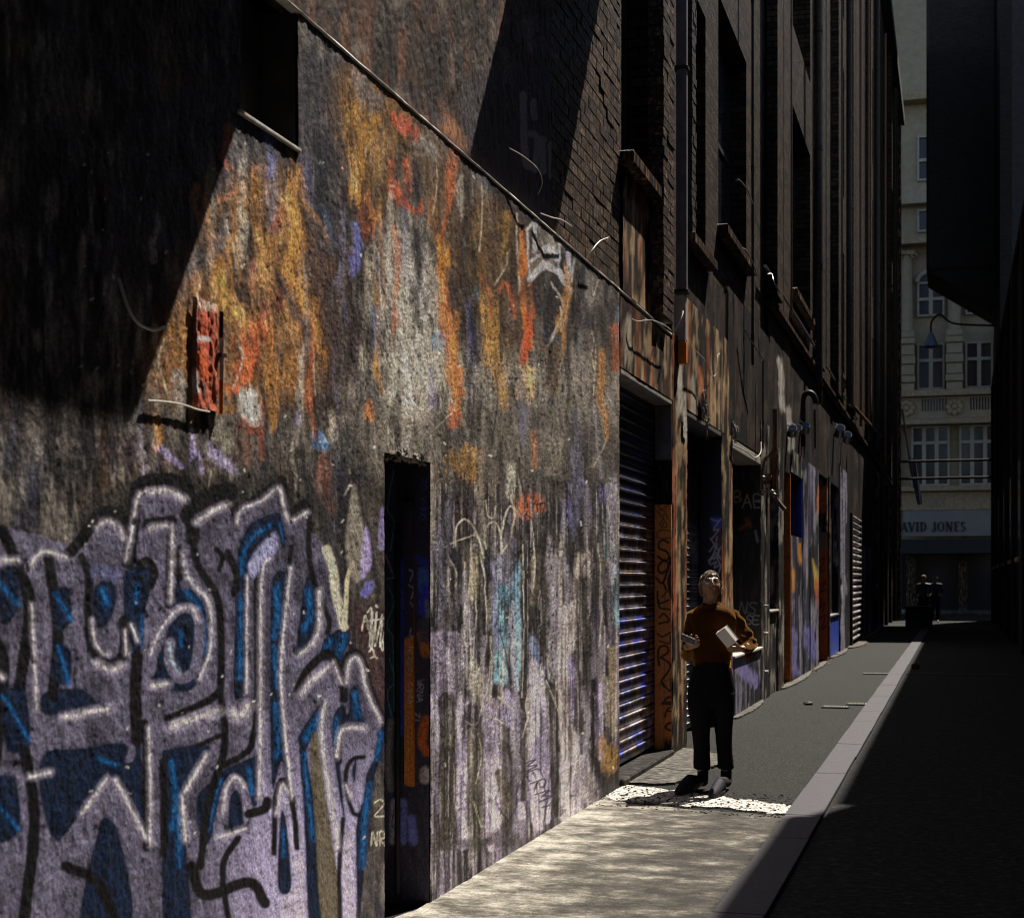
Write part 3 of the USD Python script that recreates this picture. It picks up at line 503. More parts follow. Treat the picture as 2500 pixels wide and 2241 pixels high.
for pts, w in [([(365, 570), (368, 500), (395, 458), (430, 480), (460, 540), (480, 620)], 7), ([(490, 580), (485, 520), (510, 470), (540, 490), (552, 560), (556, 600)], 7), ([(553, 600), (552, 520), (575, 430), (600, 405), (608, 450), (590, 540), (560, 590)], 7), ([(490, 380), (500, 440), (520, 450), (530, 400)], 6), ([(300, 585), (350, 560), (440, 520)], 6), ([(400, 640), (400, 900), (410, 1040)], 5), ([(430, 560), (420, 760), (430, 1100)], 5), ([(455, 640), (445, 900), (430, 1090)], 4), ([(468, 600), (490, 760), (485, 1000), (450, 1120)], 5), ([(510, 1050), (490, 1180), (460, 1280)], 5), ([(410, 1145), (480, 1130)], 5), ([(430, 1160), (470, 1150)], 4), ([(540, 1200), (610, 1260)], 6), ([(480, 1270), (570, 1310)], 6), ([(640, 1370), (690, 1180), (720, 1060)], 5), ([(745, 1130), (800, 1290)], 4), ([(680, 480), (695, 620), (690, 740)], 4), ([(640, 560), (650, 900), (640, 1200)], 3), ([(455, 1330), (470, 1450), (450, 1560)], 5), ([(400, 1300), (440, 1320), (460, 1300)], 5), ([(440, 1640), (470, 1740)], 4), ([(510, 1690), (530, 1695)], 6), ([(745, 770), (800, 850)], 4), ([(960, 560), (975, 800), (960, 1000)], 3), ([(800, 520), (795, 760)], 4)]:
    pa.stroke(pts, w, WL, 1.1, .85, dry=.18)
K0 = (24, 21, 24)
for k, pts in enumerate([[(690, 400), (700, 380), (705, 430)], [(700, 400), (730, 390)], [(735, 385), (725, 470), (745, 430), (740, 480)], [(715, 390), (720, 460)], [(600, 590), (605, 620), (630, 590), (620, 640)], [(660, 440), (680, 460)]]): pa.stroke(pts, 5, K0, 1., .9)
letters(pa, 'MERMY', 1302, 1850, 34, (44, 38, 48), 3., rot=1.12, slant=.1)
for pts in [[(700, 1560), (710, 1640)], [(735, 1570), (742, 1650), (738, 1680)]]: pa.frame(1.711, 900, 1000); pa.stroke(pts, 5, K0, 1., .8)
# -- V of dark overspray, brown panel, drips left of the doorway
R2 = lambda: pa.frame(1.565, 199, 900)
R2()
S([(1100, 120), (1120, 260), (1130, 420)], 70, (92, 84, 76), 8, .7); S([(1100, 130), (1100, 190)], 24, (196, 120, 66), 4, .9); S([(900, 260), (920, 290)], 46, (84, 140, 200), 4, .9); S([(920, 330), (930, 450), (960, 560)], 50, (120, 74, 60), 8, .7)
S([(955, 180), (960, 260)], 40, (150, 142, 126), 6, .7); S([(690, 130), (685, 340)], 22, (180, 98, 60), 4, .8); S([(640, 110), (660, 180)], 60, (178, 172, 164), 8, .8); S([(600, 230), (620, 350)], 60, (96, 60, 50), 6, .7); S([(825, 160), (825, 210)], 20, (140, 132, 190), 3, .9)
pa.poly([(180, 420), (300, 380), (420, 400), (600, 430), (760, 400), (780, 330), (850, 380), (900, 560), (900, 640), (420, 660), (160, 640), (0, 620), (0, 520)], (40, 37, 36), 14, .85, dry=.1)
S([(300, 300), (380, 370)], 24, (150, 138, 190), 3, .9); S([(425, 230), (430, 330)], 22, (156, 144, 196), 3, .9); S([(470, 310), (520, 350), (600, 400)], 26, (158, 148, 186), 3, .9); S([(455, 320), (462, 400)], 14, (150, 138, 190), 3, .9)
pa.poly([(1040, 900), (1100, 860), (1162, 900), (1162, 1400), (1100, 1250), (1060, 1100)], (66, 44, 46), 6, .85); pa.poly([(1040, 560), (1080, 700), (1050, 900), (1162, 900), (1162, 500), (1090, 420)], (66, 60, 56), 8, .85, dry=.2)
pa.q = p + (pa.q - p) * .35
# -- silver lettering: body, outline, gaps, highlights
# -- rain wash over the mural: fine dark and pale runs, and thin old scribbles
S2 = streak(13, 80, 81, .54, .72); pa.glaze(allv, (30, 27, 30), .45 * S2); pa.glaze(allv, (126, 118, 108), .22 * streak(9, 60, 83, .56, .76)); pa.glaze(allv, (44, 40, 42), .5 * streak(70, 120, 85, .55, .75))
rng = np.random.default_rng(77); pa.frame(1, 0, 0)
for k in range(120):
    x, y = rng.uniform(380, 1500), rng.uniform(250, 1950)
    if x < 960 and y > 1150: continue
    L = rng.uniform(40, 190); pa.stroke([(x, y), (x + rng.normal() * 8, y + L * .4), (x + rng.normal() * 16, y + L)], rng.uniform(1.5, 6), (30, 27, 30) if rng.random() < .6 else (150, 140, 126), 1.3, .7, dry=.35)
for k in range(120):
    x, y = rng.uniform(330, 1505), rng.uniform(230, 1900)
    if x < 960 and y > 1080: continue
    L = rng.uniform(90, 330); col = [(24, 22, 26), (30, 27, 30), (142, 135, 126), (120, 112, 104), (150, 104, 52), (150, 80, 44), (88, 86, 104), (26, 24, 28)][rng.integers(8)]
    if y + L > 1120 and col[0] > col[2] + 40: col = (128, 122, 132)
    pa.stroke([(x, y), (x + rng.normal() * 5, y + L * .33), (x + rng.normal() * 7, y + L * .66), (x + rng.normal() * 9, y + L)], rng.uniform(6, 24), col, 4., .6, dry=.38, rag=.95)
R2(); SI = (86, 82, 102); SI2 = (146, 134, 158)
body = [(-420, 760), (-300, 600), (-150, 640), (0, 690), (32, 650), (45, 600), (100, 570), (145, 592), (166, 650), (180, 700), (212, 500), (235, 462), (300, 450), (375, 468), (402, 520), (425, 640), (438, 590), (555, 515), (590, 590), (615, 525), (690, 495), (757, 448), (780, 545), (800, 572), (866, 535), (870, 620), (905, 640), (940, 700), (985, 800), (1005, 900), (1000, 1000), (1030, 1110), (1065, 1110), (1095, 1220), (1140, 1345), (1158, 1380), (1135, 1500), (1100, 1600), (1075, 1720), (1060, 1830), (1050, 2120), (-420, 2120)]
pa.poly(body, SI, 2., 1., smooth=False)
sub = pa._near(pa._pts(body), 2); nb = streak(9, 16, 41, .35, .75)[sub]
inside = np.abs(pa.c[sub] - alb(SI)).max(1) < .02
pa.glaze(sub[inside], (60, 57, 72), .6 * nb[inside]); pa.glaze(sub[inside], (108, 103, 124), .4 * streak(14, 36, 43, .5, .75)[sub][inside]); pa.glaze(sub[inside], (46, 43, 54), .6 * streak(80, 130, 47, .50, .72)[sub][inside])
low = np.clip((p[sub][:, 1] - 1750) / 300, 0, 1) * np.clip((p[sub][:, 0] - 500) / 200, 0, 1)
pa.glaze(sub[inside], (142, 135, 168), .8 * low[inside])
BK = (19, 17, 22); BU = (10, 52, 96); BUD = (16, 40, 84)
def gap(pts, blue=None, smooth=True):
    pa.poly(pts, BK, 1.6, 1., smooth); pa.poly(pts, (12, 34, 66), 9., .8, smooth, dry=.5)
    for b in blue or []: pa.stroke(b[0], b[1], BU, 3., .95, dry=.42); pa.stroke(b[0], b[1] * .45, (14, 76, 126), 2.5, .85, dry=.5)
def O(pts, w): pa.stroke(pts, w * 1.75, BK, 2.2, 1., rag=.05)
def Hl(pts, w=9, c=(196, 188, 194)): pa.stroke(pts, w * 2.4, (140, 133, 150), 6., .55, dry=.2); pa.stroke(pts, w * .75, c, 2.2, .85, dry=.35, rag=.25)
gap([(170, 770), (232, 755), (272, 770), (262, 850), (235, 960), (222, 1090), (195, 1080), (165, 960), (160, 860)], [([(205, 900), (215, 830)], 26), ([(232, 940), (228, 1050)], 16)])
gap([(45, 860), (75, 815), (125, 822), (132, 880), (112, 950), (85, 985), (60, 975), (42, 920)], [([(80, 850), (95, 900)], 40)])
gap([(370, 800), (385, 850), (430, 850), (475, 930), (488, 1040), (465, 1150), (420, 1225), (330, 1228), (268, 1205), (272, 1150), (330, 1010), (345, 900), (360, 820)], [([(440, 880), (465, 980), (468, 1080)], 26), ([(400, 850), (425, 880)], 26)])
pa.stroke([(262, 1160), (275, 1080), (310, 985), (370, 920), (420, 918), (448, 960), (448, 1060), (430, 1150), (395, 1180), (360, 1170), (335, 1110), (340, 1045)], 40, SI, 1.8); gap([(385, 960), (412, 960), (420, 1040), (405, 1120), (380, 1125), (365, 1070), (370, 1000)], [([(378, 1000), (382, 1060)], 18)])
Hl([(265, 1090), (300, 1000), (360, 925), (420, 915), (445, 960)], 8); Hl([(338, 1050), (345, 1110), (370, 1160)], 9, (120, 170, 200))
gap([(595, 790), (600, 690), (640, 600), (690, 570), (750, 548), (765, 580), (778, 650), (770, 690), (745, 620), (700, 650), (655, 700), (632, 790), (630, 1000), (625, 1230), (604, 1258), (582, 1240), (586, 1000)], [([(610, 780), (620, 700), (660, 640), (720, 600)], 26), ([(608, 860), (606, 1020), (604, 1180)], 24), ([(760, 590), (772, 660)], 14)])
gap([(725, 850), (735, 790), (765, 770), (795, 800), (785, 900), (770, 1000), (758, 1140), (770, 1350), (788, 1500), (803, 1680), (780, 1560), (760, 1500), (730, 1600), (722, 1400), (722, 1100)], [([(745, 830), (748, 960), (738, 1020)], 34), ([(735, 1060), (745, 1220)], 22), ([(740, 1280), (752, 1420), (745, 1480)], 26)])
gap([(848, 850), (868, 785), (892, 860), (902, 950), (885, 1020), (828, 1085), (822, 1040), (838, 930)], [([(866, 850), (875, 940), (850, 1000)], 34)])
gap([(960, 1010), (1005, 985), (1022, 1030), (1000, 1090), (985, 1118), (925, 1108), (915, 1080), (938, 1020)], [([(945, 1040), (930, 1090)], 34), ([(1000, 1020), (985, 1090)], 34)])
gap([(832, 1440), (836, 1390), (925, 1265), (915, 1340), (870, 1430), (858, 1470), (875, 1560), (895, 1680), (905, 1830), (920, 2120), (870, 2120), (850, 1680), (836, 1520)], [([(905, 1330), (862, 1410)], 40), ([(850, 1470), (862, 1600), (885, 1800)], 22)])
pa.poly([(872, 1440), (905, 1395), (925, 1540), (945, 1700), (965, 1830), (990, 2120), (920, 2120), (890, 1700)], (84, 76, 60), 2, .95)
gap([(958, 1400), (966, 1320), (1000, 1285), (1010, 1340), (988, 1390), (985, 1480), (995, 1600), (1005, 1720), (985, 1620), (965, 1480)], [([(975, 1340), (972, 1430)], 26)])
gap([(1028, 1225), (1045, 1208), (1062, 1270), (1082, 1352), (998, 1342), (1020, 1310)], [([(1045, 1240), (1055, 1330)], 30)], False)
gap([(1150, 1350), (1160, 1400), (1138, 1500), (1115, 1570), (1095, 1690), (1085, 1830), (1060, 2120), (1050, 1760), (1080, 1640), (1090, 1550), (1122, 1480)], [([(1145, 1390), (1128, 1490)], 24), ([(1100, 1590), (1085, 1700), (1072, 1900)], 30)])
O([(1078, 1482), (1040, 1490), (1014, 1525), (1010, 1590), (1035, 1690), (1055, 1705)], 10); gap([(1034, 1530), (1050, 1495), (1046, 1560), (1040, 1575)])
gap([(310, 1475), (335, 1452), (480, 1436), (476, 1490), (402, 1590), (385, 1650), (392, 1740), (400, 1850), (415, 2120), (316, 2120), (314, 1600)], [([(345, 1500), (360, 1640), (345, 1760)], 30), ([(370, 1700), (372, 1900)], 26)])
gap([(-140, 1470), (0, 1450), (165, 1430), (168, 1500), (202, 1490), (205, 1420), (222, 1420), (232, 1560), (245, 1790), (195, 1700), (112, 1556), (92, 1550), (0, 1690), (-100, 1800), (-160, 1600)], [([(60, 1490), (130, 1510)], 20)])
gap([(0, 2120), (60, 1780), (95, 1715), (150, 1800), (190, 2120)]); gap([(-140, 1235), (0, 1225), (60, 1275), (118, 1288), (0, 1300), (-140, 1320)])
gap([(545, 1530), (660, 1480), (700, 1450), (680, 1500), (678, 1640), (655, 1670), (636, 1600), (600, 1550), (560, 1555), (525, 1640), (490, 1800), (460, 1800), (440, 1640), (520, 1560)], [([(508, 1640), (485, 1760)], 26), ([(640, 1530), (650, 1620)], 26), ([(535, 1570), (515, 1620)], 18)])
gap([(560, 1740), (568, 1640), (590, 1610), (610, 1650), (622, 1745), (640, 1720), (630, 1770), (560, 1760)]); gap([(752, 1980), (758, 1740), (770, 1690), (785, 1760), (800, 1980)], [([(770, 1760), (772, 1860)], 16)])
for pts, w in [([(-40, 700), (30, 610), (60, 560), (105, 545), (150, 565), (172, 640)], 26), ([(178, 740), (196, 600), (205, 490), (228, 440), (310, 424), (392, 446), (420, 540), (425, 650)], 30), ([(415, 560), (470, 500), (560, 470)], 44), ([(422, 620), (440, 740), (480, 810), (516, 870), (532, 980), (533, 1180), (520, 1240), (440, 1290), (330, 1335)], 17), ([(255, 592), (345, 580)], 24), ([(340, 580), (334, 760), (330, 905)], 15), ([(372, 690), (374, 800)], 15), ([(225, 745), (255, 735), (278, 780), (262, 830)], 18), ([(30, 1000), (48, 1080), (100, 1125), (152, 1105), (166, 1020), (160, 960)], 22), ([(0, 720), (28, 800), (24, 900), (30, 1020)], 18), ([(212, 1100), (206, 1250), (212, 1420)], 26), ([(670, 800), (672, 1000), (670, 1280), (655, 1410), (630, 1465), (540, 1515)], 15), ([(720, 700), (690, 750), (675, 810)], 12), ([(530, 1240), (548, 1370), (540, 1480), (500, 1600), (470, 1760), (455, 1900)], 17), ([(440, 1440), (530, 1400)], 10), ([(590, 585), (600, 540), (690, 480), (760, 420)], 16), ([(765, 430), (785, 560), (860, 515)], 24), ([(870, 540), (872, 740), (905, 860), (945, 960), (940, 1010)], 12), ([(800, 680), (790, 800)], 10), ([(826, 1225), (860, 1155), (930, 1090), (960, 1105), (998, 1185), (1002, 1260)], 18), ([(996, 1210), (1006, 1120), (1042, 1082), (1076, 1120), (1102, 1230), (1155, 1345)], 18), ([(1000, 1340), (990, 1400), (988, 1500)], 10), ([(735, 1850), (742, 1640), (765, 1570), (790, 1600), (815, 1720), (822, 1830)], 12), ([(640, 1700), (700, 1680), (710, 1650)], 20), ([(560, 700), (590, 780), (585, 860)], 16), ([(515, 690), (560, 730)], 12), ([(525, 770), (540, 720)], 10), ([(315, 1850), (312, 1500)], 16), ([(248, 1830), (245, 1500), (240, 1350)], 16), ([(-300, 620), (-200, 900), (-240, 1300), (-180, 1700), (-220, 2100)], 26), ([(-130, 700), (-90, 1000), (-110, 1250)], 24), ([(-420, 1000), (-300, 1100), (-330, 1500)], 26), ([(600, 1790), (540, 1900), (560, 2100)], 14), ([(1000, 1720), (985, 1900), (990, 2120)], 10), ([(420, 1900), (470, 2010), (640, 1960), (700, 2040)], 24), ([(-60, 1900), (60, 1960), (130, 2110)], 24)]: O(pts, w)
for pts, w in [([(60, 605), (100, 582), (145, 610), (158, 650)], 11), ([(172, 730), (195, 600), (215, 495), (240, 470), (320, 462)], 10), ([(260, 470), (340, 470), (395, 500)], 14), ([(345, 600), (346, 740), (340, 890)], 10), ([(386, 700), (395, 770), (440, 840), (482, 880), (494, 960), (490, 1080), (450, 1185)], 9), ([(440, 585), (500, 545), (552, 522)], 15), ([(593, 590), (610, 538), (690, 504), (752, 455), (772, 520), (795, 580), (862, 548)], 10), ([(634, 790), (632, 1000), (630, 1240)], 7), ([(720, 722), (692, 770), (684, 1000), (684, 1300), (678, 1640)], 10), ([(575, 1310), (605, 1330), (635, 1290)], 22), ([(800, 760), (778, 950), (762, 1140), (772, 1330), (795, 1560), (806, 1640)], 9), ([(908, 850), (908, 980), (885, 1050), (830, 1092)], 11), ([(838, 1245), (880, 1190), (940, 1140)], 16), ([(960, 1120), (992, 1200)], 8), ([(1012, 1200), (1020, 1130), (1045, 1102), (1068, 1130), (1095, 1240), (1145, 1350)], 10), ([(932, 1270), (918, 1350), (926, 1480), (945, 1600), (970, 1740), (980, 1830)], 11), ([(975, 1480), (990, 1390), (1020, 1372), (1085, 1375)], 12), ([(345, 1370), (430, 1335), (520, 1308)], 20), ([(256, 1370), (262, 1560), (262, 1820)], 9), ([(478, 1475), (410, 1590), (388, 1650), (396, 1800)], 13), ([(0, 1316), (110, 1297)], 16), ([(0, 1700), (95, 1568)], 12), ([(130, 1570), (190, 1680), (245, 1790)], 12), ([(40, 960), (50, 1040), (80, 1085), (100, 1090)], 9), ([(60, 1125), (110, 1150), (150, 1135)], 16), ([(270, 1210), (330, 1206)], 16), ([(265, 610), (320, 600)], 14), ([(1010, 1590), (1030, 1640)], 7), ([(540, 1700), (555, 1600), (590, 1560), (620, 1600)], 9), ([(520, 1790), (630, 1755)], 10), ([(745, 1700), (765, 1590), (790, 1620)], 8), ([(190, 980), (215, 1040)], 8), ([(165, 1000), (170, 1090)], 7)]: Hl(pts, w)
pa.poly([(640, 740), (700, 660), (740, 630), (748, 690), (700, 740), (660, 800), (640, 790)], (150, 150, 206), 4, .8, dry=.3); S([(60, 770), (130, 790)], 50, (96, 106, 170), 8, .5); pa.stroke([(935, 690), (960, 760), (970, 860), (990, 930), (1003, 985)], 34, (196, 182, 154), 2.5, .9, dry=.3); pa.stroke([(1040, 740), (1015, 810), (1008, 960)], 16, (190, 172, 140), 2, .9, dry=.2)
S([(838, 280), (865, 430), (925, 570), (985, 680)], 38, (46, 42, 42), 6, .9, 0); S([(1034, 390), (1024, 560), (990, 690)], 20, (46, 42, 42), 4, .9, 0); S([(1035, 400), (1065, 560), (1110, 720), (1130, 860), (1100, 910)], 22, (38, 34, 36), 4, .9, 0); pa.poly([(1040, 440), (1068, 560), (1100, 720), (1055, 820), (1020, 760), (1010, 640)], (120, 114, 104), 4, .8, dry=.3); pa.poly([(1085, 600), (1110, 740), (1065, 800)], (130, 118, 168), 3, .85, dry=.2); S([(1075, 860), (1112, 820)], 30, (112, 112, 200), 2, .9, .3); S([(1150, 540), (1146, 680)], 20, (130, 118, 180), 3, .8)
# letters that run on to the left
for g_ in ([(-330, 800), (-260, 760), (-240, 900), (-300, 980)], [(-100, 860), (-50, 840), (-40, 960), (-90, 1000)], [(-300, 1250), (-220, 1230), (-200, 1420), (-280, 1460)], [(-380, 1600), (-260, 1560), (-240, 1760), (-340, 1800)], [(-90, 1060), (-40, 1080), (-50, 1200), (-110, 1180)]): gap(g_, [([g_[0], g_[2]], 24)])
for pts, w in [([(-420, 820), (-330, 740), (-240, 730)], 12), ([(-200, 760), (-150, 700), (-60, 720)], 12), ([(-190, 900), (-170, 1300)], 9), ([(-70, 1330), (0, 1320)], 16), ([(-380, 1120), (-300, 1180)], 12), ([(-200, 1560), (-120, 1540)], 14)]: Hl(pts, w)
# -- tags
for pts in [[(1072, 1000), (1085, 940), (1100, 1010)], [(1092, 930), (1108, 920), (1100, 1060)], [(1112, 930), (1108, 1070), (1128, 930)], [(1128, 935), (1122, 1060), (1150, 940), (1140, 1060), (1160, 1000)], [(1100, 1080), (1112, 1070), (1120, 1095)], [(1140, 1040), (1150, 1075), (1158, 1030)], [(1105, 1105), (1118, 1098), (1130, 1105)], [(1080, 965), (1155, 955)]]: pa.stroke(pts, 5, (214, 204, 184), 1., .9)
letters(pa, '21', 199 + 1120 / 1.565, 900 + 1645 / 1.565, 40, (196, 184, 160), 2.6); letters(pa, 'NR2', 199 + 1108 / 1.565, 900 + 1768 / 1.565, 34, (190, 178, 156), 2.4, asp=.42)
# -- small pale flecks dotted over the paint
rng = np.random.default_rng(5)
for k in range(150):
    x, y = rng.uniform(199, 1500), rng.uniform(300, 2050); pa.frame(1, 0, 0); pa.stroke([(x, y), (x + rng.normal() * 3, y + rng.normal() * 4)], rng.uniform(1.5, 5), (205, 198, 186), 1., .9)
# -- granular plaster: the paint sits in grains, and old coats show through
lum = pa.c.mean(1); g1 = fb(sx_ / 3.2, sy_ / 3.8, 2, 91); g2 = fb(sx_ / 9, sy_ / 34, 3, 93)
soft = np.zeros(len(p)); soft[sub] = .75
pa.c = np.clip(pa.c * ((lum / .13).clip(.02) ** .28).clip(.45, 1.5)[:, None] * (1 + (1 - soft) * 1.3 * (g1 - .5))[:, None] * (1 + (1 - soft) * .95 * (g2 - .5))[:, None], .003, .85)
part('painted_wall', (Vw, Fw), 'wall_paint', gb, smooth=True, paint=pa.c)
# ledge on top of the painted storey: a rough plaster shelf
yl = np.linspace(-4, 13.95, 700)
def ledge_pts(U, V):
    prof = np.array([(-.09, .016), (-.03, .012), (.004, .006), (.008, .001), (.007, -.003), (.0, -.007), (-.03, -.007)])
    i = V.astype(int); a = prof[i]; r = (fb(U * 7, V * 3, 3, 61) - .5)
    return np.stack([a[..., 0] + .006 * r, U, LEDGE + a[..., 1] + .006 * (fb(U * 11, V * 2, 3, 63) - .5)], -1)
part('ledge', grid(yl, np.arange(7), ledge_pts), 'sill_paint', gb, smooth=True)
# upper wall, set back a little: old painted render, its lower part with ghost lettering
UX = -.055; YB = 9.78
ysu = np.unique(np.concatenate([np.linspace(-4, 5.5, 40), np.linspace(5.5, YB, 330)])); zsu = np.unique(np.concatenate([np.linspace(LEDGE - .02, 5.6, 150), np.linspace(5.6, 16, 30)]))
Vu, Fu = grid(ysu, zsu, lambda U, V: np.stack([UX + 1.6 * relief(U + 31, V), U, V], -1))
pu = Paint(Vu, (44, 34, 29), wob=3, seed=8); q = pu.p; av = np.arange(len(q)); k1 = lambda f, vf, sd, lo, hi: np.clip((fb(q[:, 0] / f, q[:, 1] / vf, 4, sd) - lo) / (hi - lo), 0, 1)
pu.glaze(av, (104, 70, 50), .6 * k1(20, 160, 71, .5, .72)); pu.glaze(av, (34, 29, 30), .85 * k1(16, 120, 72, .5, .7)); pu.glaze(av, (112, 104, 96), .5 * k1(30, 60, 73, .55, .8))
pu.c *= (.3 + 1.4 * fb(q[:, 0] / 3.2, q[:, 1] / 3.8, 2, 95))[:, None]; pu.frame(2.2147, 850, 178); pu.stroke([(520, 260), (640, 380)], 70, (150, 108, 80), 8, .7, dry=.3); pu.stroke([(300, 60), (500, 260)], 50, (50, 44, 46), 8, .8, dry=.2)
pu.poly([(650, 40), (1300, 40), (1230, 900), (1000, 780), (650, 430)], (52, 47, 50), 10, .9)
for pts in [[(945, 120), (950, 300), (960, 480), (1010, 520)], [(1000, 160), (1005, 240)], [(970, 330), (1020, 350), (1010, 500)], [(1050, 360), (1055, 530)], [(1100, 390), (1105, 560)], [(1150, 280), (1155, 480)], [(1185, 350), (1180, 500)], [(1140, 590), (1180, 700), (1200, 640)]]: pu.stroke(pts, 38, (112, 108, 110), 2, .85, dry=.15)
part('upper_wall', (Vu, Fu), 'wall_paint', gb, smooth=True, paint=pu.c)
# brickwork between the render and the corner: single bricks
def bricks(parent, y0, y1, z0, z1, xf, m, seed, L=.24, Hh=.086, single_to=0., depth=.09, name='brick'):
    rng = np.random.default_rng(seed); n = 0; rest = MB(); rows = int((z1 - z0) / Hh)
    for r in range(rows):
        z = z0 + r * Hh; y = y0 - (L / 2 if r % 2 else 0)
        while y < y1 - .02:
            a, b = max(y, y0) + .006, min(y + L, y1) - .006; y += L
            if b - a < .03: continue
            xo = xf + rng.normal() * .0022; v, f = box(xf - depth, xo, a, b, z + .005, z + Hh - .005); v = v + rng.normal(size=v.shape) * .0016
            if z < single_to and n < 300: part(name, (v, f), rng.choice(m), parent); n += 1
            else: rest.add(v, f)
    if rest.n: part('brickwork', rest.get(), m[0], parent, kind='stuff')
part('mortar_backing', box(UX - .3, UX - .010, YB, YC + .24, LEDGE - .02, 16), 'mortar', gb)
bricks(gb, YB, YC + .24, LEDGE + .06, 9.5, UX + .0, ['brick', 'brick', 'brick_brown'], 4, single_to=6.55)
# the narrow doorway: lintel, painted far jamb, pipe, dark inner door
rz = np.linspace(-.03, NZ, 420); rx = np.linspace(-.30, -.004, 70)
Vj, Fj = grid(rx, rz, lambda U, V: np.stack([U, np.full_like(U, NY1) - .0035 * (fb(U * 30, V * 12, 3, 3) - .5) - .002, V], -1))
pj = Paint(Vj, (22, 20, 28), wob=1.2, seed=9, gain=.13).frame(1.8898, 930, 1100)
for pts, w, c in [([(45, 80), (40, 600), (45, 1300), (45, 1800)], 46, (26, 32, 44)), ([(95, 520), (100, 900), (98, 1300)], 34, (30, 40, 110)), ([(100, 640), (100, 720)], 16, (84, 96, 200)), ([(195, 560), (195, 640)], 50, (84, 128, 224)), ([(200, 640), (195, 740)], 50, (28, 34, 110)), ([(170, 500), (210, 520)], 40, (24, 26, 80)), ([(190, 850), (205, 930)], 44, (206, 124, 58)), ([(205, 1240), (190, 1340), (210, 1390)], 40, (170, 82, 34)), ([(200, 800), (205, 860)], 60, (34, 32, 40)), ([(100, 1620), (100, 1800)], 36, (110, 112, 190)), ([(140, 1700), (150, 1800)], 40, (104, 108, 180)), ([(60, 1620), (56, 1800)], 30, (96, 92, 102)), ([(205, 1480), (205, 1510)], 50, (90, 86, 86)), ([(45, 1250), (35, 1420), (45, 1560)], 26, (70, 66, 68)), ([(215, 700), (215, 760)], 20, (64, 62, 70))]: pj.stroke(pts, w, c, 4, .92, dry=.25)
for pts, w, c in [([(60, 90), (30, 260), (60, 330), (45, 460)], 4, (44, 92, 98)), ([(30, 620), (60, 700), (28, 800), (60, 860)], 4, (48, 104, 110)), ([(40, 960), (65, 1060), (30, 1120), (60, 1260)], 4, (52, 108, 112)), ([(55, 860), (62, 1200)], 4, (46, 96, 104)), ([(22, 480), (50, 560), (70, 580), (30, 590)], 7, (150, 132, 190)), ([(62, 1650), (52, 1720), (68, 1760), (60, 1800)], 5, (20, 18, 22))]: pj.stroke(pts, w, c, 1., .9)
for t_, x, y, sz, c in [('XOUV-NO', 1044, 1168, 16, (92, 120, 220)), ('WRNA', 1035, 1660, 15, (150, 150, 160)), ('ZI', 1024, 1740, 13, (170, 168, 170))]: letters(pj, t_, x, y, sz, c, 1.5, rot=1.62, asp=.75)
part('doorway_jamb', (Vj, Fj), 'panel_paint', gb, paint=pj.c, smooth=True)
part('doorway_back', box(-.36, -.30, NY0 - .1, NY1 + .2, -.03, NZ + .2), 'dark_paint', gb)
part('doorway_near_jamb', box(-.30, -.012, NY0 - .12, NY0, -.03, NZ + .05), 'dark_paint', gb)
part('doorway_lintel', box(-.30, -.012, NY0 - .1, NY1 + .1, NZ, NZ + .12), 'grime_dark', gb)
# pipe board with tags in the doorway
xs0, xs1 = oncross(992, 1500, NY1)[0], oncross(1014, 1500, NY1)[0]
zb, zt = oncross(1000, 1918, NY1)[2], oncross(1000, 1372, NY1)[2]
def painted_box(x0, x1, y0, y1, z0, z1, nx, nz, face='y0'):
    v, f = grid(np.linspace(x0, x1, nx), np.linspace(z0, z1, nz), lambda U, V: np.stack([U, np.full_like(U, y0), V], -1))
    b = MB().box(x0, x1, y0 + .001, y1, z0, z1).get(); n0 = len(v)
    return np.vstack([v, b[0]]), np.vstack([np.vstack([f[:, [0, 1, 2]], f[:, [0, 2, 3]]]), b[1] + n0])
Vb, Fb = painted_box(xs0, xs1, NY1 - .03, NY1 - .004, zb, zt + .3, 16, 260)
pb = Paint(Vb, (30, 27, 38), wob=1.5, seed=4, gain=.22).frame(1.8898, 930, 1100)
pb.poly([(100, 870), (180, 840), (180, 1540), (150, 1560), (100, 1530)], (206, 128, 62), 4, .95, False, dry=.12); pb.stroke([(140, 950), (140, 1040)], 40, (90, 50, 26), 6, .6, dry=.3); pb.stroke([(140, 1480), (140, 1540)], 40, (230, 130, 60), 5, .8, dry=.4)
for pts in [[(130, 550), (150, 560), (135, 600)], [(130, 620), (150, 640), (140, 680)], [(135, 700), (150, 720)], [(140, 820), (135, 850), (152, 860)]]: pb.stroke(pts, 7, (150, 160, 190), 1.2, .85)
letters(pb, 'NYSERT', 1010, 1578, 13, (190, 180, 168), 1.4, rot=1.58, asp=.8); letters(pb, 'LVRA', 1010, 1668, 13, (184, 172, 160), 1.4, rot=1.58, asp=.8)
part('pipe_board', (Vb, Fb), 'panel_paint', gb, paint=pb.c)
part('door_rail', MB().tube([(xs0 - .035, NY1 - .03, .05), (xs0 - .035, NY1 - .03, NZ - .35)], .014, 10).get(), 'dark_paint', gb, smooth=40)
# broken plaster over the doorway
rng = np.random.default_rng(8); ch = MB()
for k in range(34):
    c = np.array([rng.uniform(-.05, .012), rng.uniform(NY0 + .02, NY1 - .02), NZ + rng.uniform(-.02, .09) * (1 if rng.random() < .6 else .3)]); m = trimesh.creation.icosphere(1, rng.uniform(.012, .035)); m.vertices = m.vertices * [.6, 1.4, .8] * (1 + .35 * rng.normal(size=(len(m.vertices), 1))) + c; ch.mesh(m)
part('broken_plaster', ch.get(), 'plaster', gb, kind='stuff')
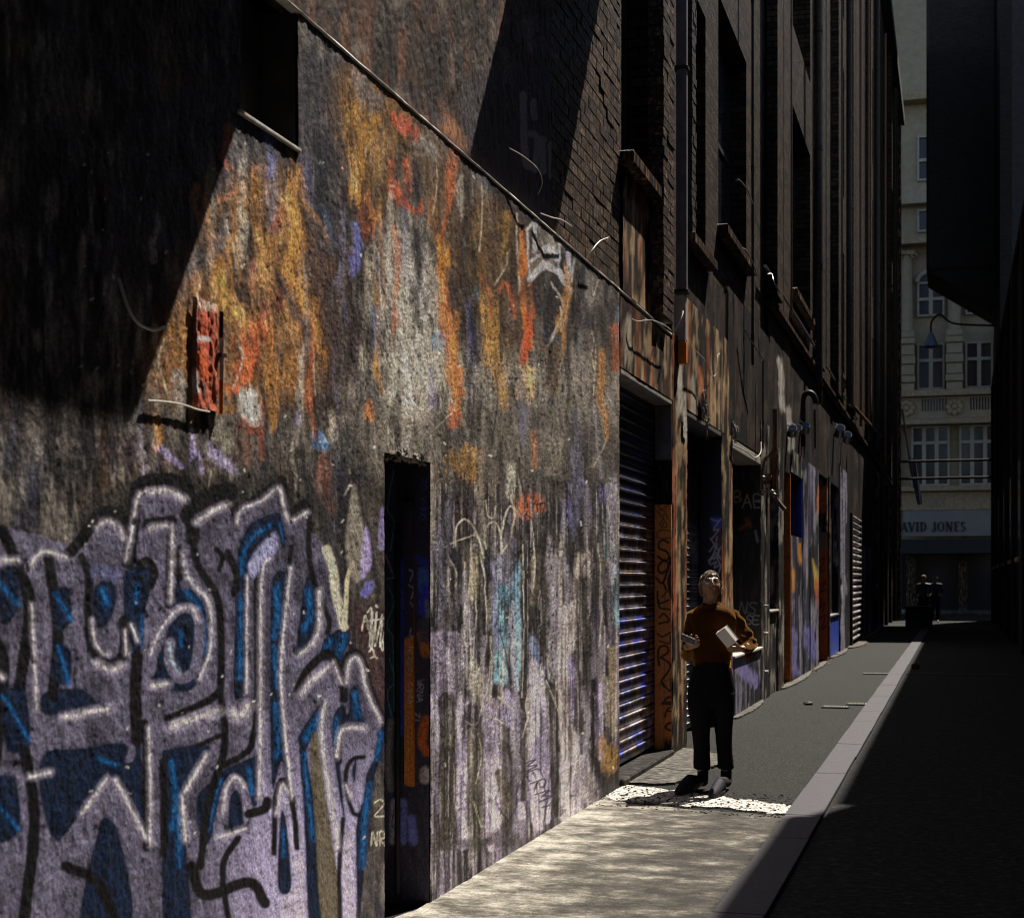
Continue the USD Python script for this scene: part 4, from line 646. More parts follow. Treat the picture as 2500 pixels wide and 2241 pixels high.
# window recess above, sill
part('window_back', box(-.30, -.19, WY0 - .2, WY1 + .2, WZ - .2, LEDGE + .05), 'grime_grey', gb)
part('window_jamb', box(-.19, -.012, WY1 - .001, WY1 + .1, WZ - .1, LEDGE), 'dark_paint', gb); part('window_jamb', box(-.19, -.012, WY0 - .1, WY0 + .001, WZ - .1, LEDGE), 'dark_paint', gb)
part('window_shade_panel', box(-.188, -.15, WY0 + (WY1 - WY0) * .45, WY1 - .01, WZ, LEDGE), 'dark_paint', gb)  # dark panel added for the shadow inside the recess
part('window_sill', MB().box(-.19, .012, WY0 - .03, WY1 + .01, WZ - .012, WZ + .004, r=.004).get(), 'sill_paint', gb)
# masonry core, roof, deep projecting cornice that throws the big shadow, first-floor slab over the ghost lettering
part('masonry_core', MB().box(-8, -.37, -6, YC - .02, -.1, 16).box(-.369, -.05, -6, NY0 - .13, -.1, WZ - .25).box(-.369, -.05, NY1 + .02, YC - .03, -.1, LEDGE - .05).box(-.369, -.31, -6, WY0 - .25, WZ - .25, 16).box(-.369, UX - .05, -6, YB, LEDGE + .06, 16).get(), 'core', gb)
part('roof', box(-8, .1, -6, YC + .2, 16, 16.3), 'core', gb)
def dropshadow(yr, zr, zlow):      # how far a shelf at height zr must stand out so that its shade on the wall ends at zlow
    return (zr - zlow) * SUN[0] / SUN[2]
cz = 4.7; part('shop_cornice', box(-.05, dropshadow(0, cz, 2.05), -6, 4.335 + (cz - 2.083) * SUN[1] / SUN[2], cz, cz + .25, r=.02), 'grime_dark', gb)
bz = 6.3; part('balcony_slab', box(-.05, dropshadow(0, bz, 3.95), 8.123 + (bz - 3.923) * SUN[1] / SUN[2], 9.92 + (bz - 3.915) * SUN[1] / SUN[2], bz, bz + .2, r=.02), 'grime_dark', gb)
# ================================================================ the row of old shops and back doors along the lane
sb = thing('shutter_building', 'old brick building with two roller shutters behind the standing person', 'building')
Y = {k: wy(v) for k, v in dict(p1a=1642, p1b=1677, p2a=1762, p2b=1789, p3a=1858, p3b=1879, p4a=1901, p4b=1914, w1a=1932, w1b=1959, w2a=1961, od0=1998, od1=2019, bs=2027, bd=2052, lv0=2077, lv1=2099, end=2192).items()}
LZ = 3.27; YS = Y['p3b']                                   # lintel height; end of the first building
LANE_STROKES = [([(1946, 1165), (1950, 1230), (1951, 1300)], 13, (58, 82, 214)), ([(1940, 1160), (1944, 1220)], 8, (110, 124, 200)), ([(1951, 1330), (1953, 1370)], 8, (206, 140, 70)), ([(1936, 1390), (1938, 1440)], 6, (210, 150, 80)), ([(1985, 1362), (1990, 1400), (1992, 1440)], 8, (206, 178, 84)), ([(1993, 1420), (1996, 1480)], 8, (196, 104, 56)), ([(2003, 1195), (2006, 1245)], 18, (176, 104, 74)), ([(2030, 1320), (2036, 1370)], 5, (190, 186, 180)), ([(2041, 1325), (2044, 1378)], 5, (196, 190, 182)), ([(2022, 1200), (2024, 1300)], 5, (190, 150, 116)), ([(2046, 1210), (2047, 1320)], 4, (170, 140, 110)), ([(2056, 1430), (2057, 1460)], 4, (190, 188, 200)), ([(1940, 1540), (1942, 1640)], 18, (104, 100, 150)), ([(1975, 1540), (1980, 1600)], 22, (100, 96, 150)), ([(1800, 1620), (1840, 1660)], 30, (120, 112, 160)), ([(1655, 900), (1662, 1000)], 16, (172, 164, 150)), ([(1690, 930), (1694, 1010)], 14, (150, 144, 130)), ([(1672, 960), (1673, 1080)], 6, (214, 206, 194)), ([(1645, 1100), (1648, 1500)], 5, (150, 74, 44)), ([(1706, 900), (1712, 960)], 10, (168, 92, 54)), ([(1906, 880), (1912, 1000)], 12, (170, 164, 154)), ([(1925, 1000), (1935, 1090)], 14, (150, 144, 138)), ([(1530, 780), (1535, 880)], 16, (150, 140, 126)), ([(1560, 800), (1565, 900)], 10, (110, 84, 64)), ([(1600, 820), (1605, 940)], 8, (28, 24, 24))]
PAL = {'grey': ((30, 28, 30), (150, 143, 130), (96, 74, 58)), 'lilac': ((32, 30, 37), (136, 132, 146), (78, 74, 100)), 'rust': ((36, 27, 24), (168, 142, 108), (150, 78, 40)), 'dark': ((18, 16, 18), (84, 70, 58), (70, 42, 28))}
def grimepaint(V, kind, seed):
    lo, hi, tint = PAL[kind]; a = Paint(V, lo, wob=1.5, seed=seed + 200); q = a.p; av = np.arange(len(q)); k = 1. if kind != 'dark' else .55
    def n_(f, vf, sd, l0, h0): return np.clip((fb(q[:, 0] / f, q[:, 1] / (vf * 2.4), 3, sd + seed) - l0) / (h0 - l0), 0, 1)
    a.glaze(av, tint, .55 * k * n_(9, 120, 3, .52, .66)); a.glaze(av, hi, .7 * k * n_(4.5, 80, 5, .55, .70)); a.glaze(av, (14, 12, 14), .9 * n_(3.5, 60, 8, .53, .64)); a.glaze(av, hi, .55 * k * n_(7, 22, 12, .58, .68))
    for pts, w, c in LANE_STROKES: a.stroke(pts, w, c, 2., .85, dry=.3, rag=.95)
    a.c *= .72 * (.5 + fb(q[:, 0] / 2.6, q[:, 1] / 4, 2, seed))[:, None]; return np.clip(a.c, .003, .8)
def dressed(name, b, nv, m, par, smooth, seed, label=None):
    v, f = b.get()
    if m.startswith('grime_'):
        c = np.full((len(v), 3), .012); c[:nv] = grimepaint(v[:nv], m[6:], seed); return part(name, (v, f), 'wall_paint', par, smooth=True, paint=c, label=label)
    return part(name, (v, f), m, par, smooth=smooth, label=label)
def sheet_part(name, y0, y1, z0, z1, x, m, par, step=.06, amp=1., seed=0, thick=.12, label=None):
    """a rough slab facing the lane"""
    ny, nz = max(3, int((y1 - y0) / step)), max(3, int((z1 - z0) / step))
    v, f = grid(np.linspace(y0, y1, ny), np.linspace(z0, z1, nz), lambda U, V: np.stack([x + .9 * amp * relief(U + seed * 7, V), U, V], -1))
    b = MB().add(v, f); b.box(x - thick, x - .012, y0, y1, z0, z1)
    return dressed(name, b, len(v), m, par, 40, seed, label)
def pillar(par, y0, y1, z1, m, e, seed, z0=-.03, x=0.):
    """a pier with rough faces to the lane and to the camera"""
    ny, nz, nx = max(4, int((y1 - y0) / .05)), int((z1 - z0) / .045), 7
    us = np.concatenate([np.linspace(-e, -.001, nx), np.linspace(0, 1, ny)])      # wraps: jamb face then lane face
    def fn(U, V):
        jam = U < 0; yy = np.where(jam, y0, y0 + U.clip(0) * (y1 - y0)); xx = np.where(jam, x + U, x)
        r = 1.6 * relief(yy + seed * 3 + U * 2, V); chip = np.clip(fb(V * 7 + seed, V * 0 + .5, 3, seed) - .55, 0, 1) * .12 * (np.abs(U) < .02)
        return np.stack([np.where(jam, xx - chip, xx + r - chip), np.where(jam, yy + r * .6, yy) + chip, V], -1)
    v, f = grid(us, np.linspace(z0, z1, nz), fn)
    b = MB().add(v, f); b.box(x - e - .2, x - .02, y0 + .02, y1, z0, z1)
    return dressed('pillar', b, len(v), m, par, 35, seed + 40)
E1, E2, E3 = .162, .246, .26
pillar(sb, Y['p1a'], Y['p1b'], 3.9, 'grime_rust', E1, 1)
pillar(sb, Y['p2a'], Y['p2b'], LZ + .02, 'grime_rust', E2, 2)
pillar(sb, Y['p3a'], Y['p3b'], LZ + .5, 'grime_grey', E3, 3)
# lintel walls over the openings, painted and streaked
sheet_part('lintel_wall', YC + .0, Y['p1a'] - .002, LZ, LEDGE - .04, .0, 'grime_rust', sb, seed=1, thick=E1 + .1)
sheet_part('lintel_wall', Y['p1b'] + .002, Y['p2a'] + .6, LZ, 4.35, .0, 'grime_rust', sb, seed=2, thick=E2 + .1)
sheet_part('lintel_wall', Y['p2a'] + .602, YS, LZ + .03, 5.0, -.01, 'grime_dark', sb, seed=3, thick=E3 + .1)
part('lintel_soffit', box(-E1 - .08, -.004, YC + .02, Y['p1a'], LZ - .05, LZ - .003, r=.008), 'plaster', sb)
part('lintel_soffit', box(-E2 - .08, -.004, Y['p1b'], Y['p2a'] - .01, LZ - .06, LZ - .003, r=.008), 'duct_grey', sb)
part('lintel_soffit', box(-E3 - .08, -.004, Y['p2b'], Y['p3a'] - .01, LZ - .11, LZ - .0, r=.008), 'plaster', sb)
# roller shutters: ribbed slats, each one its own piece
def shutter(y0, y1, xs, z0, z1, pitch, painter, nseg, name='roller_shutter', par=None, label=None, mt='metal_paint', prof=None):
    sh = part(name, MB().box(xs - .06, xs - .03, y0 - .03, y1 + .03, z0, z1).get(), 'dark_paint', par, label=label)
    z = z0; k = 0
    prof = prof or [(0., .0), (.012, .10), (.017, .22), (.017, .40), (.012, .62), (.004, .80), (.026, .84), (.032, .90), (.026, .96), (.0, 1.)]
    while z < z1 - .01:
        h = pitch
        us = np.linspace(y0, y1, nseg); pv = np.arange(len(prof)); pr = np.array(prof)
        v, f = grid(us, pv, lambda U, V: np.stack([xs - .025 + pr[V.astype(int)][..., 0] * (pitch / .1) ** .5 + .0035 * (fb(U * 3 + k, V * 0, 2, k) - .5), U, z + pr[V.astype(int)][..., 1] * h], -1))
        part('slat', (v, f), mt, sh, smooth=True, paint=painter(v)); z += h; k += 1
    return sh
def shutter_paint1(v):
    a = Paint(v, (52, 50, 66), wob=1.5, seed=31); q = a.p; av = np.arange(len(q))
    low = np.clip((v[:, 2] < 2.1) * 1., 0, 1); n_ = lambda f, vf, sd, lo, hi: np.clip((fb(q[:, 0] / f, q[:, 1] / vf, 3, sd) - lo) / (hi - lo), 0, 1)
    a.glaze(av, (126, 122, 140), low * n_(5, 26, 5, .45, .6)); a.glaze(av, (128, 108, 88), low * n_(7, 34, 6, .52, .66)); a.glaze(av, (58, 74, 168), .9 * n_(9, 60, 7, .52, .64) * (v[:, 2] < 1.3)); a.glaze(av, (28, 26, 34), .8 * n_(4, 18, 8, .55, .64))
    a.glaze(av, (44, 50, 110), .7 * (1 - low) * n_(14, 30, 9, .5, .7))
    a.frame(2.552, 1480, 1350)
    for pts in [[(135, 985), (150, 930), (160, 990)], [(170, 930), (175, 990), (190, 930)], [(195, 985), (205, 930), (212, 980)], [(125, 1070), (135, 1020), (150, 1075)], [(155, 1020), (165, 1070), (180, 1010)], [(185, 1060), (200, 1005), (215, 1060)], [(130, 1190), (150, 1150), (165, 1190)], [(180, 1140), (195, 1190)], [(190, 480), (210, 465), (230, 480), (215, 505)]]: a.stroke(pts, 7, (196, 194, 206), 1.2, .85)
    return a.c
def shutter_paint2(v):
    a = Paint(v, (58, 55, 58), wob=1.5, seed=33); q = a.p; av = np.arange(len(q)); n_ = lambda f, vf, sd, lo, hi: np.clip((fb(q[:, 0] / f, q[:, 1] / vf, 3, sd) - lo) / (hi - lo), 0, 1)
    lo_ = np.clip((2.3 - v[:, 2]) / .4, 0, 1); a.glaze(av, (168, 166, 178), lo_ * .9 * n_(30, 60, 15, .2, .5)); a.glaze(av, (40, 38, 44), .7 * n_(6, 20, 16, .55, .66)); return a.c
shutter(YC - .1, Y['p1a'] - .01, -E1, .08, LZ - .05, .1, shutter_paint1, 56, par=sb, label='roller shutter with blue and white scrawl on its lower slats')
shutter(Y['p1b'] - .1, Y['p2a'] - .01, -E2, .02, LZ - .06, .078, shutter_paint2, 40, par=sb, label='pale ribbed roller shutter behind the standing person')
def blob(par, name, c, n, sp, r, m, seed):
    rng = np.random.default_rng(seed); b = MB()
    for k in range(n):
        q = trimesh.creation.icosphere(1, r * rng.uniform(.5, 1.2)); q.vertices = q.vertices * [.5, .9, 1.5] * (1 + .3 * rng.normal(size=(len(q.vertices), 1))) + np.asarray(c) + rng.normal(size=3) * sp; b.mesh(q)
    return part(name, b.get(), m, par, kind='stuff')
a_ = onwall(1668, 1010); b_ = onwall(1670, 1070); v, f = grid(np.linspace(-1, 1, 6), np.linspace(0, 1, 40), lambda U, V: np.stack([.012 + .006 * fb(V * 9, U * 2, 2, 3), (a_[1] + b_[1]) / 2 + U * .10 * (.4 + .9 * fb(V * 6, V * 0, 2, 5)), b_[2] + (a_[2] - b_[2]) * V], -1))
part('paint_run', MB().add(v, f).get(), 'sill_paint', sb, smooth=True)
blob(sb, 'frayed_plaster', onwall(1711, 992) + [.03, 0, 0], 26, [.012, .05, .07], .03, 'plaster', 3); blob(sb, 'frayed_plaster', onwall(1724, 1030) + [.02, 0, 0], 10, [.01, .02, .05], .022, 'plaster', 4); blob(sb, 'frayed_plaster', onwall(1789, 1052) + [.03, 0, 0], 14, [.012, .04, .04], .028, 'plaster', 5)
# orange tagged jamb board, and the grey concrete above it
zo = 2.31
Vo, Fo = painted_box(-E1, -.006, Y['p1a'] - .03, Y['p1a'] - .001, .035, zo, 60, 560)
po = Paint(Vo, (230, 142, 66), wob=1.6, seed=44, gain=.48); qo = po.p; av = np.arange(len(qo))
po.glaze(av, (190, 104, 50), .6 * np.clip((fb(qo[:, 0] / 14, qo[:, 1] / 30, 4, 3) - .5) / .15, 0, 1)); po.glaze(av, (40, 24, 20), np.clip((qo[:, 1] - 1796) / 14, 0, 1) * np.clip((qo[:, 0] - 1612) / 14, 0, 1)); po.glaze(av, (232, 150, 90), .5 * np.clip((fb(qo[:, 0] / 6, qo[:, 1] / 40, 3, 6) - .6) / .1, 0, 1))
po.frame(2.8, 1480, 850); TG, TK = (66, 56, 26), (24, 18, 18)
for pts, w in [([(345, 1060), (375, 1100), (420, 1070), (400, 1050), (370, 1060), (365, 1100), (400, 1115)], 8), ([(350, 1110), (385, 1160), (400, 1130), (425, 1165)], 9), ([(395, 1165), (360, 1205)], 9), ([(400, 1180), (415, 1215), (385, 1225), (390, 1190)], 9), ([(440, 1245), (360, 1245), (352, 1290), (400, 1300), (445, 1300)], 9), ([(400, 1430), (400, 1800)], 2.5), ([(375, 1200), (375, 1240)], 5)]: po.stroke(pts, w, TG, 1., .9)
for pts, w in [([(425, 1330), (390, 1312), (360, 1330), (365, 1370), (410, 1390), (430, 1425), (400, 1455), (350, 1420)], 15), ([(395, 1450), (355, 1490), (370, 1535), (415, 1520), (425, 1470), (395, 1450)], 16), ([(340, 1570), (390, 1600), (440, 1450)], 15), ([(390, 1600), (410, 1650)], 15), ([(440, 1440), (452, 1500), (430, 1600), (450, 1700)], 26), ([(350, 1660), (360, 1740), (430, 1720)], 13), ([(380, 1700), (440, 1640)], 9)]: po.stroke(pts, w, TK, 1., .95)
po.frame(2.552, 1480, 1350)
for pts, w in [([(325, 290), (335, 340), (395, 350)], 12), ([(330, 400), (360, 380), (390, 420), (330, 440)], 12), ([(320, 500), (350, 520), (400, 490)], 11), ([(330, 545), (395, 560), (400, 510)], 9), ([(330, 700), (325, 600), (370, 575), (390, 610), (340, 650)], 14), ([(340, 650), (395, 690), (390, 730), (345, 790), (360, 830)], 14), ([(345, 800), (400, 860), (405, 780)], 12), ([(350, 940), (380, 900), (420, 905), (400, 940), (350, 930), (420, 930)], 14), ([(420, 955), (385, 970), (365, 1020)], 12), ([(385, 985), (420, 985)], 10), ([(425, 1050), (385, 1060), (370, 1090), (415, 1100), (425, 1060)], 14), ([(360, 660), (360, 1190)], 2.5), ([(320, 820), (420, 770)], 4), ([(330, 850), (345, 790)], 4), ([(400, 760), (425, 745)], 6)]: po.stroke(pts, w, TK if w > 5 else TG, 1., .92)
part('jamb_board', (Vo, Fo), 'panel_paint', sb, paint=po.c, label='orange jamb board covered in black hand-painted lettering')
part('jamb_block', box(-E1, -.004, Y['p1a'] - .028, Y['p1a'] - .001, LZ - .55, LZ - .05, r=.006), 'duct_grey', sb)
part('jamb_upper', box(-E1, -.004, Y['p1a'] - .02, Y['p1a'] - .001, zo + .003, LZ - .553), 'grime_dark', sb)
# second opening: dark jamb with a white tag
Vt_, Ft = grid(np.linspace(-E2, -.004, 60), np.linspace(0, LZ - .1, 420), lambda U, V: np.stack([U, np.full_like(U, Y['p2a'] - .004) - .003 * fb(U * 20, V * 9, 2, 4), V], -1))
pt = Paint(Vt_, (27, 25, 34), wob=1.5, seed=51, gain=.35).frame(2.8, 1480, 850)
pt.poly([(715, 1160), (790, 1160), (795, 1220), (740, 1240)], (56, 92, 200), 4, .9, dry=.2); pt.stroke([(760, 1250), (780, 1400)], 60, (84, 66, 60), 10, .5, dry=.3)
for pts in [[(718, 1165), (760, 1180), (790, 1165)], [(770, 1180), (735, 1240), (770, 1240), (725, 1300)], [(715, 1300), (745, 1340), (760, 1290)], [(705, 1390), (740, 1350), (770, 1400), (720, 1440), (780, 1430)], [(700, 1450), (750, 1400), (790, 1450)], [(715, 1480), (750, 1460), (740, 1500), (780, 1480), (770, 1540)], [(760, 1340), (720, 1430), (705, 1470)], [(785, 1360), (760, 1430), (790, 1500)]]: pt.stroke(pts, 10, (158, 156, 166), 1.5, .85, dry=.1)
part('tagged_jamb', (Vt_, Ft), 'panel_paint', sb, paint=pt.c, smooth=True)
# third opening: low wall with sill, dark jamb with faint tags
Y3a, Y3b = Y['p2b'], Y['p3a']
sheet_part('low_wall', Y3a + .002, Y3b - .002, -.03, .70, -.004, 'grime_lilac', sb, step=.04, seed=5, thick=.22); part('low_wall_sill', box(-.22, .028, Y3a + .004, Y3b - .004, .702, .735, r=.008), 'sill_paint', sb)
Vq, Fq = grid(np.linspace(-E3 - .25, -.004, 60), np.linspace(.72, LZ - .1, 330), lambda U, V: np.stack([U, np.full_like(U, Y3b - .004) - .004 * fb(U * 18, V * 9, 2, 6), V], -1))
pq = Paint(Vq, (24, 22, 25), wob=1.5, seed=53, gain=.4); pq.glaze(np.arange(len(Vq)), (44, 38, 38), .6 * np.clip((fb(pq.p[:, 0] / 8, pq.p[:, 1] / 40, 3, 4) - .5) / .15, 0, 1))
letters(pq, 'B', 1793, 1200, 26, (104, 100, 104), 3.); letters(pq, 'AB', 1812, 1207, 33, (128, 124, 126), 3., asp=.7); letters(pq, 'NS', 1803, 1470, 28, (92, 90, 98), 2.6, slant=.2); letters(pq, 'SE', 1820, 1502, 22, (104, 102, 110), 3.2, slant=.1)
pq.frame(2.8, 1480, 850); pq.stroke([(920, 1230), (970, 1200), (960, 1170), (985, 1210)], 26, (120, 66, 40), 3, .7, dry=.3); pq.stroke([(1020, 1250), (1035, 1320)], 14, (140, 136, 138), 2, .7, dry=.3)
part('tagged_jamb', (Vq, Fq), 'panel_paint', sb, paint=pq.c, smooth=True)
part('dark_opening', box(-E3 - .30, -E3 - .25, Y3a - .3, Y3b + .1, .7, LZ), 'dark_paint', sb)
# masonry behind and upper storeys
part('masonry_core', MB().box(-8, -.62, YC + .0, YS, -.1, 18).box(-.619, -E1 - .1, YC + .26, Y['p1b'] - .2, -.1, LZ + .1).box(-.619, -E2 - .12, Y['p1b'] + .0, Y['p2b'] - .2, -.1, LZ + .1).box(-.619, -E3 - .31, Y['p2b'], YS, -.1, LZ + .1).get(), 'core', sb)
def holed_wall(name, y0, y1, z0, z1, x, m, par, holes, dep=.3, seed=0, step=.12, fine=1.):
    """upper wall with real openings: boxes tile the solid part, then a reveal-deep dark back"""
    ycut = sorted({y0, y1, *[a for h in holes for a in h[:2]]}); zcut = sorted({z0, z1, *[a for h in holes for a in h[2:]]})
    b = MB()
    for a, c in zip(ycut[:-1], ycut[1:]):
        zz = z0
        for hh in sorted([h for h in holes if h[0] <= a and h[1] >= c], key=lambda h: h[2]):
            if hh[2] > zz: b.box(x - dep, x, a, c, zz, hh[2])
            zz = hh[3]
        if zz < z1: b.box(x - dep, x, a, c, zz, z1)
    return part(name, b.get(), m, par)
SZ = 5.02
wins = [(12.0, 13.25, SZ, 7.6), (14.95, 16.3, SZ, 7.6), (17.2, 19.6, 5.6, 8.2), (12.0, 13.25, 9.2, 11.8), (14.95, 16.3, 9.2, 11.8), (17.4, 19.4, 9.6, 12.)]
holed_wall('upper_brick_wall', YC + .242, YS, LEDGE + .05, 18, -.06, 'far_brick', sb, wins)
for a, c, z0, z1 in wins:
    w_ = part('window', MB().box(-.30, -.26, a, c, z0, z0 + .07).box(-.30, -.26, a, c, z1 - .07, z1).box(-.30, -.26, a, a + .07, z0 + .07, z1 - .07).box(-.30, -.26, c - .07, c, z0 + .07, z1 - .07).box(-.30, -.265, a + .07, c - .07, (z0 + z1) / 2 - .03, (z0 + z1) / 2 + .03).get(), 'dark_paint', sb)
    part('pane', box(-.292, -.284, a + .07, c - .07, z0 + .07, z1 - .07), 'window_dark', w_)
    part('sill', box(-.27, .06, a - .07, c + .07, z0 - .11, z0 - .002, r=.01), 'grime_rust', w_)
part('backing', box(-.61, -.37, YC + .1, YS, LZ + .12, 18), 'core', sb)
sheet_part('render_panel', YC + .25, Y['p1a'] - .45, LEDGE + .05, SZ - .13, -.035, 'grime_rust', sb, seed=9, thick=.02)
sheet_part('render_panel', Y['p1b'] + .1, YS - .1, 4.36, SZ - .13, -.035, 'grime_dark', sb, seed=10, thick=.02)
def brick_pier(par, y0, y1, z0, z1, x, m, seed, e=.2, courses_single=0):
    rng = np.random.default_rng(seed); part('mortar_backing', box(x - e, x - .018, y0 + .012, y1 - .012, z0, z1), 'mortar', par); b = MB(); z = z0; k = 0
    while z < z1:
        cuts = [y0, (y0 + y1) / 2 + (.06 if k % 2 else -.06), y1]
        for a, c in zip(cuts[:-1], cuts[1:]):
            v, f = box(x - e, x + rng.normal() * .003, a + .006, c - .006, z + .006, z + .08); v = v + rng.normal(size=v.shape) * .0018
            if k < courses_single: part('brick', (v, f), rng.choice(m), par)
            else: b.add(v, f)
        z += .086; k += 1
    part('brickwork', b.get(), m[0], par, kind='stuff')
brick_pier(sb, wy(1620, .07), wy(1647, .07), LEDGE + .06, 9.0, .07, ['brick', 'brick_brown'], 5, e=.14, courses_single=36)
brick_pier(sb, wy(1690, .03), wy(1700, .03), SZ, 9.0, .03, ['brick_dark', 'brick_brown'], 6, e=.1)
part('roof', box(-8, .1, YC + .25, YS, 18, 18.3), 'core', sb)

# ---------------------------------------------------------------- second building
bb = thing('back_door_building', 'long dark brick building with a ribbed door and downpipes further down the lane', 'building')
GZ = 5.46                                                  # top of the painted ground storey
Y4a, Y4b = Y['p3b'], Y['p4a']
sheet_part('low_wall', Y4a + .01, Y4b - .002, -.03, 1.16, -.03, 'grime_grey', bb, seed=12, thick=.3); part('low_wall_cap', box(-.3, .01, Y4a + .01, Y4b - .004, 1.162, 1.2, r=.012), 'plaster', bb)
part('dark_opening', box(-.5, -.4, Y4a, Y4b + .2, 1.16, 3.4), 'dark_paint', bb); pillar(bb, Y['p4a'], Y['p4b'], 3.6, 'grime_grey', .3, 5)
part('door', box(-.16, -.13, Y['p4b'], Y['w1a'], -.03, 3.3), 'grime_rust', bb); part('door_jamb', box(-.16, -.01, Y['w1a'] - .06, Y['w1a'] - .004, -.03, 3.3), 'orange_paint', bb)
# window bay with a blue painted reveal
zl, zu = wz(1945, 1310), wz(1945, 1160)
sheet_part('bay_wall', Y['w1a'], Y['w1b'], -.03, zl, .0, 'grime_lilac', bb, seed=13); sheet_part('bay_wall', Y['w1a'], Y['w1b'] + .05, zu, 3.7, .0, 'grime_grey', bb, seed=14)
mat('blue_paint', (.035, .075, .42), rough=.4, var=.5, scale=6., stretch=(2, 2, .3), bump=.4)
part('blue_reveal', box(-.2, -.005, Y['w1b'] - .02, Y['w1b'] + .05, zl, zu), 'blue_paint', bb); part('bay_back', box(-.3, -.2, Y['w1a'] - .1, Y['w1b'] + .2, zl - .2, zu + .2), 'dark_paint', bb)
sheet_part('pier_wall', Y['w1b'] + .06, Y['od0'], -.03, 3.7, .01, 'grime_lilac', bb, seed=15)
part('pier_joint', box(-.05, .022, wy(1976) - .03, wy(1976) + .03, 0, 2.2), 'dark_paint', bb)
Vd, Fd = painted_box(-.2, .015, Y['od1'] - .02, Y['od1'], .03, 2.6, 24, 240)
pd = Paint(Vd, (120, 54, 22), wob=1.2, seed=61, gain=.3).frame(2.4257, 1850, 850); pd.poly([(355, 1090), (415, 1090), (415, 1190), (355, 1190)], (70, 66, 60), 4, .8, dry=.2)
for pts in [[(365, 1260), (395, 1240), (370, 1320), (400, 1310)], [(370, 1400), (400, 1380), (375, 1440), (405, 1430)], [(380, 1480), (370, 1540), (400, 1500), (385, 1560)], [(370, 1600), (400, 1580), (380, 1660), (405, 1640)]]: pd.stroke(pts, 8, (26, 18, 16), 1., .9)
part('door_board', (Vd, Fd), 'panel_paint', bb, paint=pd.c, label='narrow rust orange board with dark scrawl beside a doorway')
part('door', box(-.22, -.18, Y['od0'], Y['od1'], -.03, 3.2), 'grime_dark', bb)
pillar(bb, Y['od1'], Y['bs'], 3.7, 'grime_grey', .2, 6)
part('door', box(-.2, -.16, Y['bs'], Y['bd'], -.03, 3.0), 'grime_dark', bb); zk = wz(2040, 1503); part('kick_panel', box(-.159, -.03, Y['bs'] + .1, Y['bd'] - .1, -.03, zk, r=.01), 'blue_paint', bb); part('kick_ledge', box(-.159, .0, Y['bs'] + .1, Y['bd'] - .1, zk + .002, zk + .03), 'galvanised', bb)
pillar(bb, Y['bd'], Y['lv0'] - 1.2, 4.2, 'grime_lilac', .2, 7); sheet_part('bay_wall', Y['lv0'] - 1.2, Y['lv0'], -.03, 4.6, -.01, 'grime_dark', bb, seed=16)
def lp(v):
    a = Paint(v, (92, 86, 84), wob=1., seed=71); a.glaze(np.arange(len(v)), (150, 144, 146), np.clip((fb(v[:, 1] * 3, v[:, 2] * 2, 3, 4) - .45) / .2, 0, 1)); return a.c
shutter(Y['lv0'] + .05, Y['lv1'] - .05, -.01, .12, 3.22, .16, lp, 8, name='ribbed_door', par=bb, label='narrow ribbed metal door catching light along every rib', prof=[(0., .0), (.05, .1), (.075, .3), (.07, .55), (.02, .75), (.0, .85), (.0, 1.)])
[part('ribbed_door_jamb', box(-.1, .05, a, a + .14, -.03, 3.3), 'dark_paint', bb) for a in (Y['lv0'] - .1, Y['lv1'] - .04)]
sheet_part('bay_wall', Y['lv1'] + .1, 57.9, -.03, GZ, -.02, 'grime_dark', bb, step=.15, seed=17); sheet_part('bay_wall', 58., Y['end'], -.03, GZ, -.02, 'dark_render', bb, step=.2, seed=18)
sheet_part('pale_wall', Y['lv1'] + 1.5, Y['lv1'] + 6, .0, 2.6, .012, 'grime_lilac', bb, step=.12, seed=19, thick=.02)
for k, px in enumerate((2140, 2150, 2162, 2172, 2182)): part('pilaster_strip', box(-.02, .09, wy(px) - .25, wy(px) + .25, -.03, GZ - .3, r=.02), ['grime_rust', 'grime_dark', 'dark_render'][k % 3], bb)
# upper lintel zone over the near bays, slanting dark render
sheet_part('lintel_wall', YS, Y['p4b'] + .02, 3.42, GZ, -.02, 'grime_dark', bb, seed=20); sheet_part('lintel_wall', Y['p4b'] + .02, Y['w1a'] - .002, 3.3, GZ, -.015, 'grime_dark', bb, seed=21, thick=.2); sheet_part('lintel_wall', Y['w1a'], Y['lv0'] - 1.2, 3.7, GZ, -.03, 'grime_dark', bb, seed=22); sheet_part('lintel_wall', Y['lv0'] - 1.2, Y['lv1'] + .1, 3.3, GZ, -.03, 'grime_dark', bb, step=.1, seed=23)
part('string_course', box(-.1, .07, YS, Y['end'], GZ, GZ + .12, r=.03), 'grime_rust', bb)
wins2 = []
for fl in (6.3, 10.6, 14.8):
    for a, c in ((24.9, 28.2), (34.3, 37.0), (47.2, 50.0), (57, 59.5), (63.5, 66)): wins2.append((a, c, fl, fl + 3.0))
holed_wall('upper_brick_wall', YS + .002, Y['end'], GZ + .12, 22, -.03, 'far_brick', bb, wins2, dep=.4)
for a, c, z0, z1 in wins2[:5]:
    w_ = part('window', MB().box(-.36, -.3, a, a + .12, z0, z1).box(-.36, -.3, c - .12, c, z0, z1).box(-.36, -.3, a + .12, c - .12, (z0 + z1) / 2 - .05, (z0 + z1) / 2 + .05).get(), 'dark_paint', bb); part('pane', box(-.345, -.335, a, c, z0, z1), 'window_dark', w_); part('sill', box(-.3, .08, a - .1, c + .1, z0 - .14, z0 - .002, r=.02), 'grime_rust', w_)
for a in (21.9, 29.4, 33.5, 38.4, 46.3, 51.5, 61): part('pilaster', box(-.028, .12, a - .35, a + .35, GZ + .13, 22), 'far_brick', bb)
